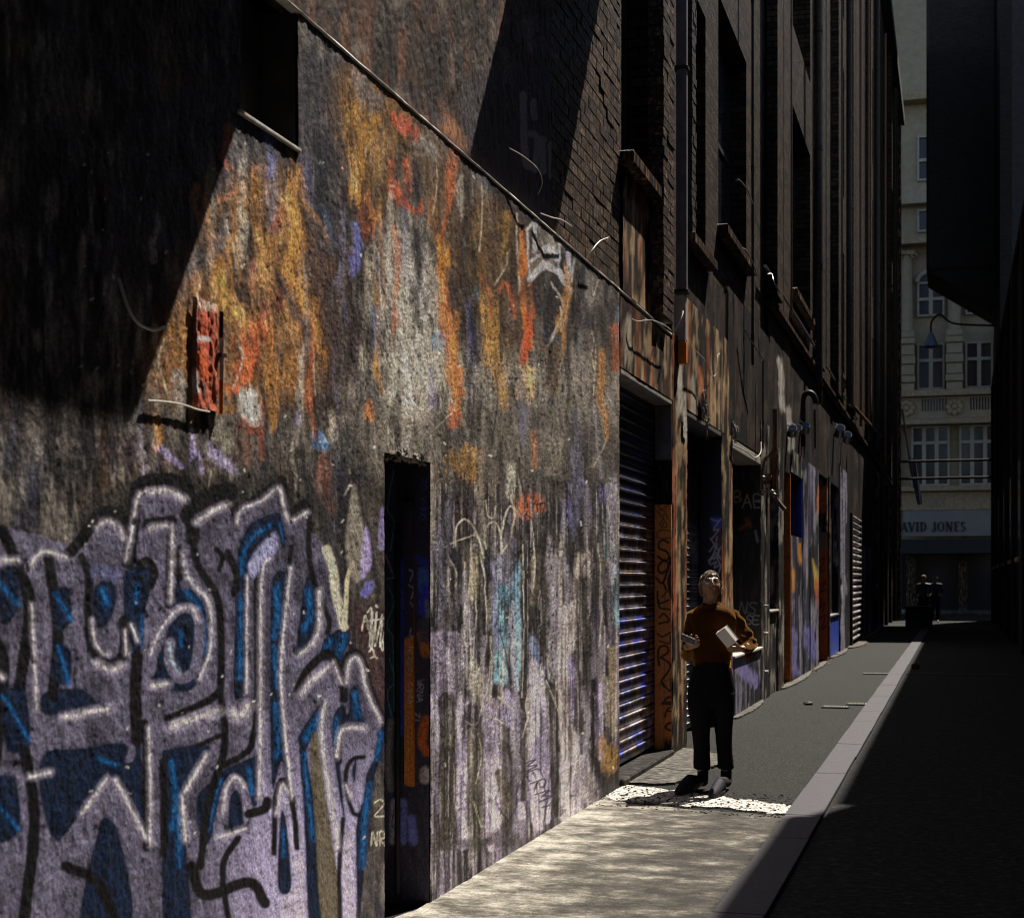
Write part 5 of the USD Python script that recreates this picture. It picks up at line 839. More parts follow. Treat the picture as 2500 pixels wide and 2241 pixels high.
part('masonry_core', MB().box(-8, -.55, YS, Y['end'], -.1, 22).box(-.549, -.34, Y['p4b'] + .1, Y['end'], -.1, GZ).get(), 'core', bb); part('roof', box(-8, .3, YS, Y['end'], 22, 22.4), 'core', bb)
part('corner_quoin', box(-.03, .16, Y['end'] - .5, Y['end'], -.03, 22, r=.03), 'grime_rust', bb)
# ================================================================ the building on the right of the lane (mostly outside the picture)
W = 4.0
ob = thing('opposite_building', 'tall dark brick building along the right side of the lane', 'building')
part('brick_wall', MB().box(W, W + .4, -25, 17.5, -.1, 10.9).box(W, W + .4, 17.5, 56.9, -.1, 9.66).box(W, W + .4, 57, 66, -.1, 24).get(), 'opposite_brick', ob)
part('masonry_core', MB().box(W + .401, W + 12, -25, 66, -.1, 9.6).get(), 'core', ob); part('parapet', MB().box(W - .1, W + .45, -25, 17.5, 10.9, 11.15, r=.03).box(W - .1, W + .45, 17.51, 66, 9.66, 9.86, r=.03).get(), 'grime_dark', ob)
for a in range(20, 66, 6):
    w_ = part('window', MB().box(W - .03, W - .002, a, a + 1.6, 2.2, 4.6).get(), 'dark_paint', ob); part('pane', box(W - .045, W - .032, a + .1, a + 1.5, 2.3, 4.5), 'window_dark', w_); part('sill', box(W - .12, W - .002, a - .1, a + 1.7, 2.08, 2.195, r=.02), 'stone_carved', w_)
    part('pilaster', box(W - .12, W - .002, a + 3.4, a + 4.2, -.05, 9.6), 'opposite_brick', ob)
part('added_storeys', MB().box(W + .401, W + 12, 57, 66, 9.61, 24).get(), 'core', ob)  # taller far end, added to shade the lane end and the store
jx = oncross(2262, 690, 62.)[0]; jz = oncross(2270, 668, 62.)[2]; part('added_dark_overhang', MB().box(jx, W - .002, 61.5, 65.5, jz, 38, r=.1).get(), 'opposite_brick', ob); part('added_overhang_corbel', MB().mesh((lambda m: (np.c_[m[0][:, 0], 61.6 + m[0][:, 2], m[0][:, 1]], m[1]))(prism([(jx + .12, jz), (W - .01, jz - 1.6), (W - .01, jz)], 0, 3.8))).get(), 'opposite_brick', ob)  # overhang and corbel added to keep the upper right corner dark
nb_ = thing('rear_building', 'dark building closing the lane behind the camera', 'building')
part('wall', box(-12, 16, -30, -25.5, -.1, 14), 'opposite_brick', nb_); part('cornice', box(-12, 16, -25.5, -25.2, 13.6, 14.2), 'grime_dark', nb_)
# ================================================================ the stone-fronted store across the street at the end of the lane
YE = 84.
def ex(px): return oncross(px, 1420, YE)[0]
def ez(py, px=2250): return oncross(px, py, YE)[2]
db = thing('department_store', 'pale stone store front with columns and name sign across the street', 'building')
X0, X1 = ex(2120), ex(2560)
part('core', MB().box(X0, X1, YE + .5, YE + 14, -.1, 40).get(), 'core', db)
part('wall', box(X0, X1, YE + .30, YE + .5, 3.3, 40), 'stone_facade', db)
bay = ex(2330) - ex(2213)
cols = [ex(2213) + bay * k for k in (-1, 0, 1, 2)]
def cyl(x, y, z0, z1, r0, r1, n=20):
    return MB().tube(np.array([(x, y, z) for z in np.linspace(z0, z1, 6)]), np.linspace(r0, r1, 6), n).get()
for xc in cols:
    r = .34
    part('column', cyl(xc, YE + .1, ez(808), ez(622), r * 1.0, r * .85), 'stone_facade', db, smooth=40)
    cp = MB(); cp.box(xc - r * 1.25, xc + r * 1.25, YE - .3, YE + .29, ez(622), ez(611), r=.03)
    for s in (-1, 1):
        t = np.linspace(0, 5, 20); cp.tube(np.c_[xc + s * (r * 1.1) + s * .16 * np.cos(t) * (1 - t / 8), np.full(20, YE - .25), ez(626) + .16 * np.sin(t) * (1 - t / 8)], .05, 6)
    part('capital', cp.get(), 'stone_carved', db, smooth=35)
    for k, (ya, yb) in enumerate([(955, 936), (934.5, 918), (916.5, 891), (889.5, 869), (867.5, 842), (840.5, 826), (824.5, 809)]):
        part('plinth_block', box(xc - r * (1.2 + .12 * (k % 2)), xc + r * (1.2 + .12 * (k % 2)), YE - .34 - .05 * (k % 2), YE + .29, ez(ya), ez(yb), r=.03), 'stone_facade', db)
    rs = MB(); cz_ = ez(997)
    for k in range(8): a = k * math.pi / 4; m = trimesh.creation.icosphere(1, .17); m.vertices = m.vertices * [1, .5, 1] + [xc + .3 * math.cos(a), YE - .32, cz_ + .3 * math.sin(a)]; rs.mesh(m)
    m = trimesh.creation.icosphere(1, .16); m.vertices = m.vertices * [1, .6, 1] + [xc, YE - .34, cz_]; rs.mesh(m)
    part('rosette', rs.get(), 'stone_carved', db, smooth=True)
def band(ya, yb, out, m='stone_facade', nm='cornice'): part(nm, box(X0, X1, YE - out, YE + .29, ez(ya), ez(yb), r=.02), m, db)
band(970, 955, .55, 'stone_carved'); band(1024, 971, .25, nm='spandrel'); band(1038, 1025, .5, 'stone_carved'); band(1200, 1188, .45, 'stone_carved'); band(1246, 1201, .15, 'stone_carved', 'frieze'); band(600, 585, .7, 'stone_carved'); band(500, 470, .4); band(250, 230, .6, 'stone_carved')
for xc in cols[:-1]:
    for k in range(9): xx = xc + bay * (.34 + .06 * k); part('slot', box(xx - .05, xx + .05, YE - .262, YE - .2, ez(1006), ez(975), r=.02), 'window_dark', db)
def win(x0, x1, za, zb, nm=2, tr=(), arch=False):
    fr = MB(); t = .10
    fr.box(x0, x1, YE + .12, YE + .25, za, za + t).box(x0, x1, YE + .12, YE + .25, zb - t, zb).box(x0, x0 + t, YE + .12, YE + .25, za + t, zb - t).box(x1 - t, x1, YE + .12, YE + .25, za + t, zb - t)
    for k in range(1, nm): xx = x0 + (x1 - x0) * k / nm; fr.box(xx - t, xx + t, YE + .1, YE + .25, za + t, zb - t)
    for z in tr:
        for k in range(nm): a_, b_ = x0 + (x1 - x0) * k / nm + t, x0 + (x1 - x0) * (k + 1) / nm - t; fr.box(a_, b_, YE + .11, YE + .25, z - .08, z + .08)
    w_ = part('window', fr.get(), 'window_frame', db); part('pane', box(x0, x1, YE + .255, YE + .28, za, zb), 'window_dark', w_)
    if arch:
        c_ = (x0 + x1) / 2; tt = np.linspace(0, math.pi, 18); part('arch', MB().tube(np.c_[c_ + (x1 - x0) / 2 * np.cos(tt), np.full(18, YE + .12), zb + (x1 - x0) / 2 * .8 * np.sin(tt)], .12, 8).get(), 'window_frame', w_, smooth=40); part('arch_pane', (lambda m: (np.c_[m[0][:, 0], YE + .255 + m[0][:, 2] * 0 + .02 * (m[0][:, 2] > .5), m[0][:, 1]], m[1]))(prism(np.c_[c_ + (x1 - x0) / 2 * np.cos(tt), zb + (x1 - x0) / 2 * .8 * np.sin(tt)], 0, 1)), 'window_dark', w_)
for xc in cols[:-1]:
    a, b = xc + .55, xc + bay - .5
    win(a, b, ez(772), ez(688), 2, [ez(730)], True); win(a, b, ez(951), ez(838), 2, [ez(880)]); win(a - .3, b + .25, ez(1186), ez(1040), 3, [ez(1081)]); win(a, b, ez(565), ez(510), 2); win(a, b, ez(440), ez(330), 2, [ez(390)])
# name sign and the darker fascia under it
part('sign_board', box(ex(2205), ex(2480), YE - .4, YE - .1, ez(1310), ez(1247), r=.02), 'sign_white', db)
def lettering(txt, x0, zbase, h, y, m, nm, bold=True, sx=1.):
    t = meshkit.text_mesh(txt, h, .03, bold); v = np.array(t.vertices); return part(nm, (np.c_[x0 + v[:, 0] * sx, y - v[:, 2], zbase + v[:, 1]], np.array(t.faces)), m, db)
def serif(ch, h):
    from shapely.geometry import LineString
    from shapely.ops import unary_union
    T, t = .20 * h, .085 * h; P = []
    def ln(pts, w): P.append(LineString(pts).buffer(w / 2, cap_style=2, join_style=2))
    def sf(x, y, w=.30): P.append(LineString([((x - w / 2) * h, y * h), ((x + w / 2) * h, y * h)]).buffer(t * .45, cap_style=2))
    def arc(cx, cy, rx, ry, a0, a1, thick):
        out, inn = [], []
        for a in np.linspace(a0, a1, 26):
            c_, s_ = math.cos(a), math.sin(a); w = t + (thick - t) * abs(c_) ** 1.5; out.append(((cx + rx * c_) * h, (cy + ry * s_) * h)); inn.append((out[-1][0] - w * c_, out[-1][1] - w * s_ * .8))
        P.append(Polygon(out + inn[::-1]).buffer(0))
    L = lambda *q: [(x * h, y * h) for x, y in q]
    if ch == 'I': ln(L((.2, 0), (.2, 1)), T); sf(.2, .03); sf(.2, .97); w = .4
    elif ch == 'V': ln(L((.08, 1), (.42, 0)), T); ln(L((.42, 0), (.74, 1)), t); sf(.08, .97, .32); sf(.74, .97, .26); w = .82
    elif ch == 'A': ln(L((.08, 0), (.40, 1)), t); ln(L((.40, 1), (.74, 0)), T); ln(L((.2, .36), (.62, .36)), t); sf(.08, .03, .26); sf(.74, .03, .32); w = .86
    elif ch == 'D': ln(L((.2, 0), (.2, 1)), T); arc(.30, .5, .52, .5, -math.pi / 2, math.pi / 2, T); sf(.2, .03, .34); sf(.2, .97, .34); w = .9
    elif ch == 'J': ln(L((.34, .15), (.34, 1)), T); arc(.16, .15, .25, .18, math.pi, 2 * math.pi, T * .6); sf(.34, .97); w = .54
    elif ch == 'O': arc(.46, .5, .44, .52, 0, 2 * math.pi, T); w = .94
    elif ch == 'N': ln(L((.14, 0), (.14, 1)), t); ln(L((.14, 1), (.74, 0)), T); ln(L((.74, 0), (.74, 1)), t); sf(.14, .03, .26); sf(.1, .97, .22); sf(.74, .97, .26); w = .92
    elif ch == 'E': ln(L((.2, 0), (.2, 1)), T); ln(L((.1, .96), (.64, .96)), t); ln(L((.2, .5), (.54, .5)), t); ln(L((.1, .04), (.66, .04)), t); sf(.64, .9, .06); w = .72
    elif ch == 'S': arc(.32, .74, .27, .27, math.radians(20), math.radians(270), T * .8); arc(.32, .26, .29, .27, math.radians(-160), math.radians(90), T * .8); w = .66
    elif ch == 'K': ln(L((.2, 0), (.2, 1)), T); ln(L((.26, .45), (.70, 1)), t); ln(L((.34, .56), (.76, 0)), T); sf(.2, .03); sf(.2, .97); sf(.72, .97, .22); sf(.76, .03, .24); w = .84
    elif ch == '&': arc(.34, .76, .2, .24, 0, 2 * math.pi, T * .6); arc(.34, .28, .3, .29, math.radians(60), math.radians(360), T * .8); ln(L((.2, .64), (.76, 0)), T * .8); w = .84
    else: return None, .42 * h
    return unary_union(P), w * h
def signwriting(txt, px_first, first, zbase, h, y, m, nm, sx=1.):
    x = 0.; start = None; b = MB()
    for i, ch in enumerate(txt):
        if i == first: start = x
        g, w = serif(ch, h)
        if g is not None:
            for q in getattr(g, 'geoms', [g]): mm = trimesh.creation.extrude_polygon(q, .03, engine='earcut'); mm.apply_translation([x, 0, 0]); b.mesh(mm)
        x += w + .10 * h
    v, f = b.get(); return part(nm, (np.c_[ex(px_first) + (v[:, 0] - start) * sx, y - v[:, 2], zbase + v[:, 1]], f), m, db)
h_ = ez(1275) - ez(1298)
signwriting('DAVID JONES', 2218.5, 2, ez(1298), h_, YE - .402, 'sign_black', 'sign_lettering', .82)
signwriting('& K', 2262, 0, ez(1236), ez(1216) - ez(1236), YE - .152, 'window_frame', 'frieze_lettering', .85)
part('shop_awning', MB().box(ex(2190), X1, YE - 1.6, YE - .2, ez(1352), ez(1318)).get(), 'awning', db)
part('shop_front', box(X0, X1, YE + .2, YE + .3, -.05, 3.3), 'window_dark', db); part('shop_column', box(ex(2213), ex(2237), YE - .3, YE + .19, -.05, ez(1352), r=.05), 'grime_rust', db)
part('shop_column', box(ex(2340), ex(2362), YE - .3, YE + .19, -.05, ez(1352), r=.05), 'grime_rust', db)
# the street between: a kerbed footpath each side
tag(part('street_footpath', box(-40, 50, 79.5, 84.2, -.05, .13, r=.02), 'concrete'), kind='structure', label='pale footpath in front of the store')
# side buildings of the street so that its ends are closed
for nm, xa, xb in (('corner_building', -40, ex(2120) - .5), ('far_corner_building', ex(2560) + .5, 60)):
    b_ = thing(nm, 'plain stone neighbour left of the department store' if xa < 0 else 'plain stone neighbour right of the department store', 'building'); part('wall', box(xa, xb, YE, YE + 10, -.1, 30), 'stone_facade', b_); part('cornice', box(xa, xb, YE - .5, YE - .002, 24, 24.6), 'stone_carved', b_)
# ================================================================ things fixed to the walls and standing in the lane
def W3(px, py, c=0.): return onwall(px, py, c)
# wall box with peeling orange paint, its conduits
bx0, bx1 = wy(466), wy(525); bz0, bz1 = wz(495, 1000), wz(466, 724)
wb = thing('wall_box', 'tall flat wall box with peeling orange and red paint', 'wall box')
us = np.linspace(bx0, bx1, 46); vs = np.linspace(bz0, bz1, 130)
v, f = grid(us, vs, lambda U, V: np.stack([.016 + .014 * (fb(U * 40, V * 22, 3, 5) - .5) - .012 * np.clip((U - bx1 + .012) / .012, 0, 1) - .012 * np.clip((bx0 + .012 - U) / .012, 0, 1), U, V], -1))
pw = Paint(v, (150, 78, 58), wob=1.5, seed=12).frame(3.64, 199, 650)
for pts, w, c in [([(1000, 300), (1060, 340), (1170, 360)], 90, (222, 196, 176)), ([(980, 360), (1000, 600), (990, 900)], 60, (92, 70, 64)), ([(1100, 480), (1120, 700)], 120, (160, 72, 52)), ([(1050, 800), (1100, 960)], 90, (216, 98, 48)), ([(1050, 640), (1130, 650)], 40, (150, 156, 160)), ([(1000, 950), (1020, 1100)], 70, (150, 146, 140)), ([(1080, 1050), (1090, 1150)], 40, (60, 46, 44))]: pw.stroke(pts, w, c, 3, .9, dry=.35)
part('cover', MB().add(v, f).box(-.02, -.001, bx0 + .003, bx1 - .003, bz0, bz1).get(), 'wall_paint', wb, smooth=True, paint=np.vstack([pw.c, np.full((len(MB().box(0, 1, 0, 1, 0, 1).get()[0]) , 3), .05)]))
cd = thing('wall_conduit', 'thin upright conduit right of the peeling wall box, its middle bare and bright', 'conduit')
yc = wy(526.5) + .012; zc = [wz(526, k) for k in (1010, 925, 866, 826, 760)]
part('tube', MB().tube([(.016, yc, zc[0]), (.016, yc, zc[1])], .008, 8).get(), 'orange_paint', cd, smooth=50); part('tube', MB().tube([(.018, yc, zc[1] + .002), (.018, yc, zc[2] - .004)], .009, 8).get(), 'sill_paint', cd, smooth=50); part('tube', MB().tube([(.018, yc, zc[2]), (.018, yc, zc[3])], .009, 8).get(), 'sill_paint', cd, smooth=50); part('tube', MB().tube([(.016, yc, zc[3] + .002), (.016, yc, zc[4])], .008, 8).get(), 'grime_dark', cd, smooth=50)
part('clip', box(.0, .028, yc - .02, yc + .02, zc[2] - .006, zc[2] + .006), 'old_iron', cd)
# loose cables
def cable(label, pts, r=.004, m='white_cable', c=.03):
    P = [np.array([W3(x, y)[0], *W3(x, y)[1:]]) + np.array([c + (o if len(q) else 0), 0, 0]) for x, y, *q in pts for o in [q[0] if q else 0]]
    return single('loose_cable', MB().tube(catmull(P, 8), r, 6).get(), m, label, 'cable', smooth=50)
k3 = lambda x, y, *o: (850 + x / 2.2147, 178 + y / 2.2147, *o); k5 = lambda x, y, *o: (1450 + x / 2.2133, 178 + y / 2.2133, *o)
cable('pale cable end curling up off the ledge beside the brickwork', [k3(1268, 1000), k3(1275, 960, .03), k3(1300, 915, .05), k3(1340, 895, .06)])
cable('thin cable drooping over the ledge above the white stencil', [k3(1015, 762), k3(1060, 785, .02), k3(1110, 800, .03), k3(1170, 832, .02)])
cable('fine thread of cable hanging in the shaded panel of ghost letters', [k3(845, 410), k3(900, 460, .03), k3(960, 530, .05), k3(990, 600, .04), k3(985, 660, .02)], .0025)
cable('pale wavy cable below the ledge end over the first shutter', [k5(185, 1330), k5(205, 1343, .02), k5(260, 1338, .04), k5(320, 1360, .05), k5(370, 1395, .05), k5(385, 1422, .04)])
cable('short pale cable loop beside the brick pier and downpipe', [k5(405, 1290, .1), k5(390, 1310, .12), k5(382, 1360, .1), k5(380, 1400, .06)])
cable('hooked pale cable hanging past the end of the downpipe', [k5(503, 1505, .06), k5(560, 1560, .05), k5(580, 1620, .06), k5(600, 1640, .07), k5(608, 1590, .08), k5(618, 1530, .07), k5(640, 1518, .05)])
cable('drooping cable loop over the dark tagged opening', [(1783, 1085), (1805, 1100, .04), (1825, 1117, .06), (1838, 1105, .07), (1843, 1080, .05)], .007)
cable('sagging cable catching light in the shadow at the left', [(268, 680), (280, 750, .015), (300, 790, .022), (330, 806, .024), (352, 806, .02), (374, 800, .01)], .005)
cable('thin cable along the top of the grey paint left of the wall box', [(352, 978), (400, 982, .004), (440, 990, .004), (470, 1000, .004), (502, 1006, .002)], .0035, c=.012)
# flat duct and rain head on the second pier
y0, y1 = wy(1648.5, .06), wy(1676, .06)
dp = thing('downpipe', 'broad flat downpipe ending in a rusty orange shoe above the second pier', 'downpipe')
ya = 14.25
dx0, dx1 = oncross(1650, 800, ya)[0], oncross(1675.5, 800, ya)[0]
zA, zB, zC = oncross(1660, 887, ya)[2], oncross(1660, 832, ya)[2], oncross(1660, 720, ya)[2]
part('shoe', box(dx0 + .012, dx1 - .004, ya + .004, ya + .1, zA, zB, r=.01), 'orange_paint', dp); part('lower_length', box(dx0 - .016, dx1 - .008, ya, ya + .11, zB + .003, zC, r=.01), 'duct_lit_pink', dp); part('upper_length', box(dx0, dx1, ya + .003, ya + .1, zC + .003, 14, r=.01), 'duct_grey', dp)  # lower length coloured paler for the light falling on it
for z in (zC + .02, 6.4, 8.9): part('bracket', box(dx0 - .03, dx1 + .014, ya - .004, ya + .114, z, z + .035, r=.005), 'old_iron', dp)
# round downpipes further down the lane
def downpipe(label, px, rpx, z0, z1, m='old_iron', out=.08, swan=False):
    y = wy(px, out); d = y; r = rpx * d / F / 2
    t = thing('downpipe', label, 'downpipe', (out + r, y, 0)); P = [(0, 0, z0), (0, 0, z1)]
    part('pipe', MB().tube(P, r, 14).get(), m, t, smooth=50)
    z = z0 + .3
    while z < min(z1, 14): part('collar', MB().tube([(0, 0, z), (0, 0, z + .09)], r * 1.22, 14).get(), m, t, smooth=50); z += 2.1
    if swan: part('shoe', MB().tube(catmull([(0, 0, z0), (.02, 0, z0 - .15), (.14, -.02, z0 - .3)], 6), r * .95, 12).get(), m, t, smooth=50)
    return t
downpipe('stout dark downpipe nearest on the far brick wall', 1990, 17, 4.75, 21, out=.10)
downpipe('second round downpipe on the far brick wall, thinner', 2067, 13, 5.7, 21, out=.08)
downpipe('third downpipe, far down the lane, with a bright band low on it', 2135, 12, 5.7, 21, out=.08)
downpipe('farthest dark downpipe at the end of the brick wall', 2179, 12, 2.4, 21, out=.10)
downpipe('slim pipe rising beside the third pier of the near building', 1834, 7, 4.3, 13, out=.05)
downpipe('thin rusty pipe beside the pipe cluster', 1860, 5, 3.35, 4.5, 'rust_iron', .05)
downpipe('short rusty pipe with collar above the pipe cluster', 1886, 11, 2.9, 4.0, 'rust_iron', .05, True)
downpipe('thin bright edged pipe beside the orange boarded door', 2020.5, 5, .1, 3.7, 'rust_iron', .03)
downpipe('thin pipe left of the ribbed door', 2047, 4, .9, 4.2, 'galvanised', .03)
for lab, px, r in [('thin dark pipe left of the stout downpipe on the far brickwork', 1906, 6), ('slender pipe hard beside the first far window bay', 1930, 5), ('narrow pipe right of the stout downpipe', 2012, 6), ('pair partner pipe left of the second round downpipe', 2052, 6), ('narrow pipe between the second and third downpipes', 2098, 7), ('thin pipe just left of the third downpipe', 2118, 5), ('thin pipe between the two farthest downpipes', 2158, 6)]: downpipe(lab, px, r, 5.7, 21, 'rust_iron' if px % 4 == 2 else 'old_iron', .05)
# conduit line along the brick wall and the sloping pipe end
single('wall_conduit', MB().tube([(.03, 20.8, 5.85), (.045, 30, 5.86), (.03, 41, 5.83)], .022, 8).get(), 'galvanised', 'long thin conduit running along the far brick wall above the string course', 'conduit', smooth=50)
P = [W3(2083, 992, .12), W3(2110, 1022, .12), W3(2147, 1064, .12)]
single('sloping_pipe', MB().tube(P, .05, 10).get(), 'rust_iron', 'rusty pipe sloping down the far brick wall beside the second downpipe', 'pipe', smooth=50)
for i, (pts, lab) in enumerate([([(1816, 803), (1840, 842), (1868, 884)], 'short bright rod slanting down over the tagged opening'), ([(1810, 606), (1822, 612), (1836, 640), (1848, 668)], 'bent wire bracket high on the shaded upper wall'), ([(1797, 441), (1806, 441), (1825, 465), (1838, 498)], 'highest bent wire bracket on the shaded upper wall'), ([(1873, 670), (1884, 670), (1890, 690), (1905, 715)], 'small bent wire bracket beside the far brickwork')]):
    Pp = [W3(x, y, .05 + .05 * k) for k, (x, y) in enumerate(pts)]; single('wire_bracket', MB().tube(catmull(Pp, 6), .008, 6).get(), 'galvanised', lab, 'bracket', smooth=50)
# cluster of valves and pipes on the third pier
yv = Y['p3a'] - .04
vc = thing('valve_cluster', 'rusty cluster of valves and small pipes on the third pier', 'valves')
def VP(px, py, dy=0.): q = oncross(px, py, yv + dy); return q
part('riser', MB().tube(catmull([VP(1862, 1210), VP(1862, 1150), VP(1868, 1120), VP(1880, 1110), VP(1890, 1090), VP(1892, 1060)], 8), .018, 10).get(), 'rust_iron', vc, smooth=50); part('riser', MB().tube(catmull([VP(1874, 1215, -.05), VP(1876, 1170, -.05), VP(1882, 1150, -.05), VP(1884, 1118, -.05)], 8), .014, 10).get(), 'rust_iron', vc, smooth=50)
for k, (x, y, r) in enumerate([(1890, 1112, .06), (1876, 1165, .045), (1868, 1178, .03)]):
    c = VP(x, y, -.06); m = trimesh.creation.cylinder(r, .05, sections=20); m.apply_transform(trimesh.transformations.rotation_matrix(math.pi / 2, [1, 0, 0])); m.apply_translation(c); part('dial', (m.vertices, m.faces), 'rust_iron', vc, smooth=40)
for k, (x, y) in enumerate([(1863, 1166), (1872, 1185), (1885, 1200), (1890, 1208), (1862, 1200)]):
    c = VP(x, y, -.08); m = trimesh.creation.icosphere(2, .028); m.apply_translation(c); part('fitting', (m.vertices, m.faces), 'galvanised', vc, smooth=True); part('spindle', MB().tube([c, c + [.05, -.05, .0]], .012, 8).get(), 'steel_bright', vc, smooth=50)
part('strap', MB().box(Y['p3a'] * 0 - .05, .03, yv + .05, yv + .09, VP(1870, 1480)[2], VP(1870, 1470)[2]).get(), 'galvanised', vc)
for i, (py, lab) in enumerate([(1480, 'upper bright bolt head on the third pier'), (1547, 'middle bright bolt on the third pier'), (1640, 'lowest small bolt on the third pier')]):
    c = onwall(1868, py); m = trimesh.creation.cylinder(.022, .05, sections=8); m.apply_transform(trimesh.transformations.rotation_matrix(math.pi / 2, [0, 1, 0])); m.apply_translation(c + [.02, 0, 0]); single('bolt', (m.vertices, m.faces), 'steel_bright', lab, 'bolt')
# gooseneck vent pipe and floodlights
yg = wy(1962); P = [oncross(x, y, yg) for x, y in [(1960, 1090), (1960, 1010), (1960, 980), (1964, 965), (1974, 959), (1984, 963), (1990, 975), (1992, 985)]]
single('gooseneck_pipe', MB().tube(catmull([p_ + [0, 0, 0] for p_ in P], 8), .05, 12).get(), 'old_iron', 'dark gooseneck vent pipe with a bright bend on the lane wall', 'vent pipe', smooth=50)
single('gooseneck_pipe', MB().tube(catmull([oncross(x, y, wy(1990)) for x, y in [(1990, 1095), (1990, 1040), (1989, 1000)]], 6), .02, 10).get(), 'rust_iron', 'slim rusty riser under the gooseneck vent pipe', 'vent pipe', smooth=50)
def flood(label, px, py, Yd, s=1.):
    c = oncross(px, py, Yd); t = thing('floodlight', label, 'floodlight', tuple(c))
    m = trimesh.creation.cylinder(.07 * s, .16 * s, sections=18); m.apply_transform(trimesh.transformations.rotation_matrix(math.radians(60), [1, 0, .4])); part('housing', (m.vertices, m.faces), 'galvanised', t, smooth=40)
    part('lens', (lambda q: (q.vertices, q.faces))((lambda q: (q.apply_translation([0, 0, .082 * s]), q.apply_transform(trimesh.transformations.rotation_matrix(math.radians(60), [1, 0, .4])), q)[-1])(trimesh.creation.cylinder(.06 * s, .01, sections=18))), 'window_dark', t)
    part('bracket', MB().tube(catmull([(0, 0, 0), (-.06, .02, .1 * s), (-.14, .02, .1 * s)], 5), .014, 8).get(), 'old_iron', t, smooth=50)
flood('leftmost small floodlight under the gooseneck pipe', 1934, 1053, wy(1925)); flood('middle small floodlight under the gooseneck pipe', 1947, 1052, wy(1938)); flood('floodlight right of the pair under the gooseneck pipe', 1967, 1046, wy(1958))
flood('round domed floodlight on the far wall under the conduit', 2050, 1053, wy(2040), 1.5); flood('second domed floodlight on the far wall, right of the other', 2068, 1068, wy(2058), 1.4)
# the mouth of the lane: bars, flag, lamp, hanging banner
yb = 66.; 
for py, lab in ((1126, 'upper dark bar crossing the far end of the lane'), (1168, 'lower dark bar crossing the far end of the lane')):
    z = oncross(2250, py, yb)[2]; single('cross_bar', box(-.1, W, yb - .08, yb + .08, z - .05, z + .05, r=.02), 'old_iron', lab, 'bar')
fl = thing('flag', 'dim drooping striped flag on a slanting pole at the lane end', 'flag'); yf = 67.
part('pole', MB().tube([oncross(2203, 1000, yf), oncross(2216, 1090, yf), oncross(2232, 1190, yf)], .045, 8).get(), 'duct_grey', fl, smooth=50)
A, B = oncross(2226, 1120, yf), oncross(2246, 1232, yf)
def flag_fn(U, V):
    x = A[0] + (B[0] - A[0]) * V + U * .28 * (1 - .4 * V); z = A[2] + (B[2] - A[2]) * V; return np.stack([x, yf - .1 + .07 * np.sin(U * 9 + V * 4), z], -1)
v, f = grid(np.linspace(-.6, .6, 14), np.linspace(0, 1, 24), flag_fn); col = np.where(((np.mgrid[0:24, 0:14][1] // 2) % 2 == 0).ravel()[:, None], [[.30, .30, .33]], [[.08, .08, .1]])
part('cloth', (np.vstack([v, v + [0, .006, 0]]), np.vstack([f, f[:, ::-1] + len(v)])), 'panel_paint', fl, smooth=True, paint=np.vstack([col, col]))
sl = thing('street_lamp', 'gooseneck street lamp with a conical shade at the far end of the lane', 'street lamp'); yl_ = 62.
c = oncross(2273, 812, yl_); rr_ = (oncross(2293, 840, yl_)[0] - oncross(2253, 840, yl_)[0]) / 2; hz = oncross(2273, 846, yl_)[2]
n_ = 24; an = np.linspace(0, 2 * np.pi, n_, endpoint=False); rings = [(.05, c[2]), (.09, c[2] - .06), (rr_, hz), (rr_ * .97, hz - .01), (.08, c[2] - .12)]
v = np.vstack([np.c_[c[0] + r * np.cos(an), yl_ + r * np.sin(an), np.full(n_, z)] for r, z in rings]); f = np.array([(i * n_ + k, i * n_ + (k + 1) % n_, (i + 1) * n_ + (k + 1) % n_, (i + 1) * n_ + k) for i in range(4) for k in range(n_)])
mat('lamp_blue', (.22, .25, .36), rough=.4, var=.1); part('shade', (v, f), 'lamp_blue', sl, smooth=40)
part('arm', MB().tube(catmull([c, c + [0, 0, .3], oncross(2278, 780, yl_), oncross(2296, 768, yl_), oncross(2330, 790, yl_), [W, yl_, oncross(2330, 800, yl_)[2]]], 8), .04, 10).get(), 'old_iron', sl, smooth=50)
m = trimesh.creation.icosphere(2, .11); m.apply_translation([c[0], yl_, hz + .02]); part('bulb', (m.vertices, m.faces), 'sign_white', sl, smooth=True)
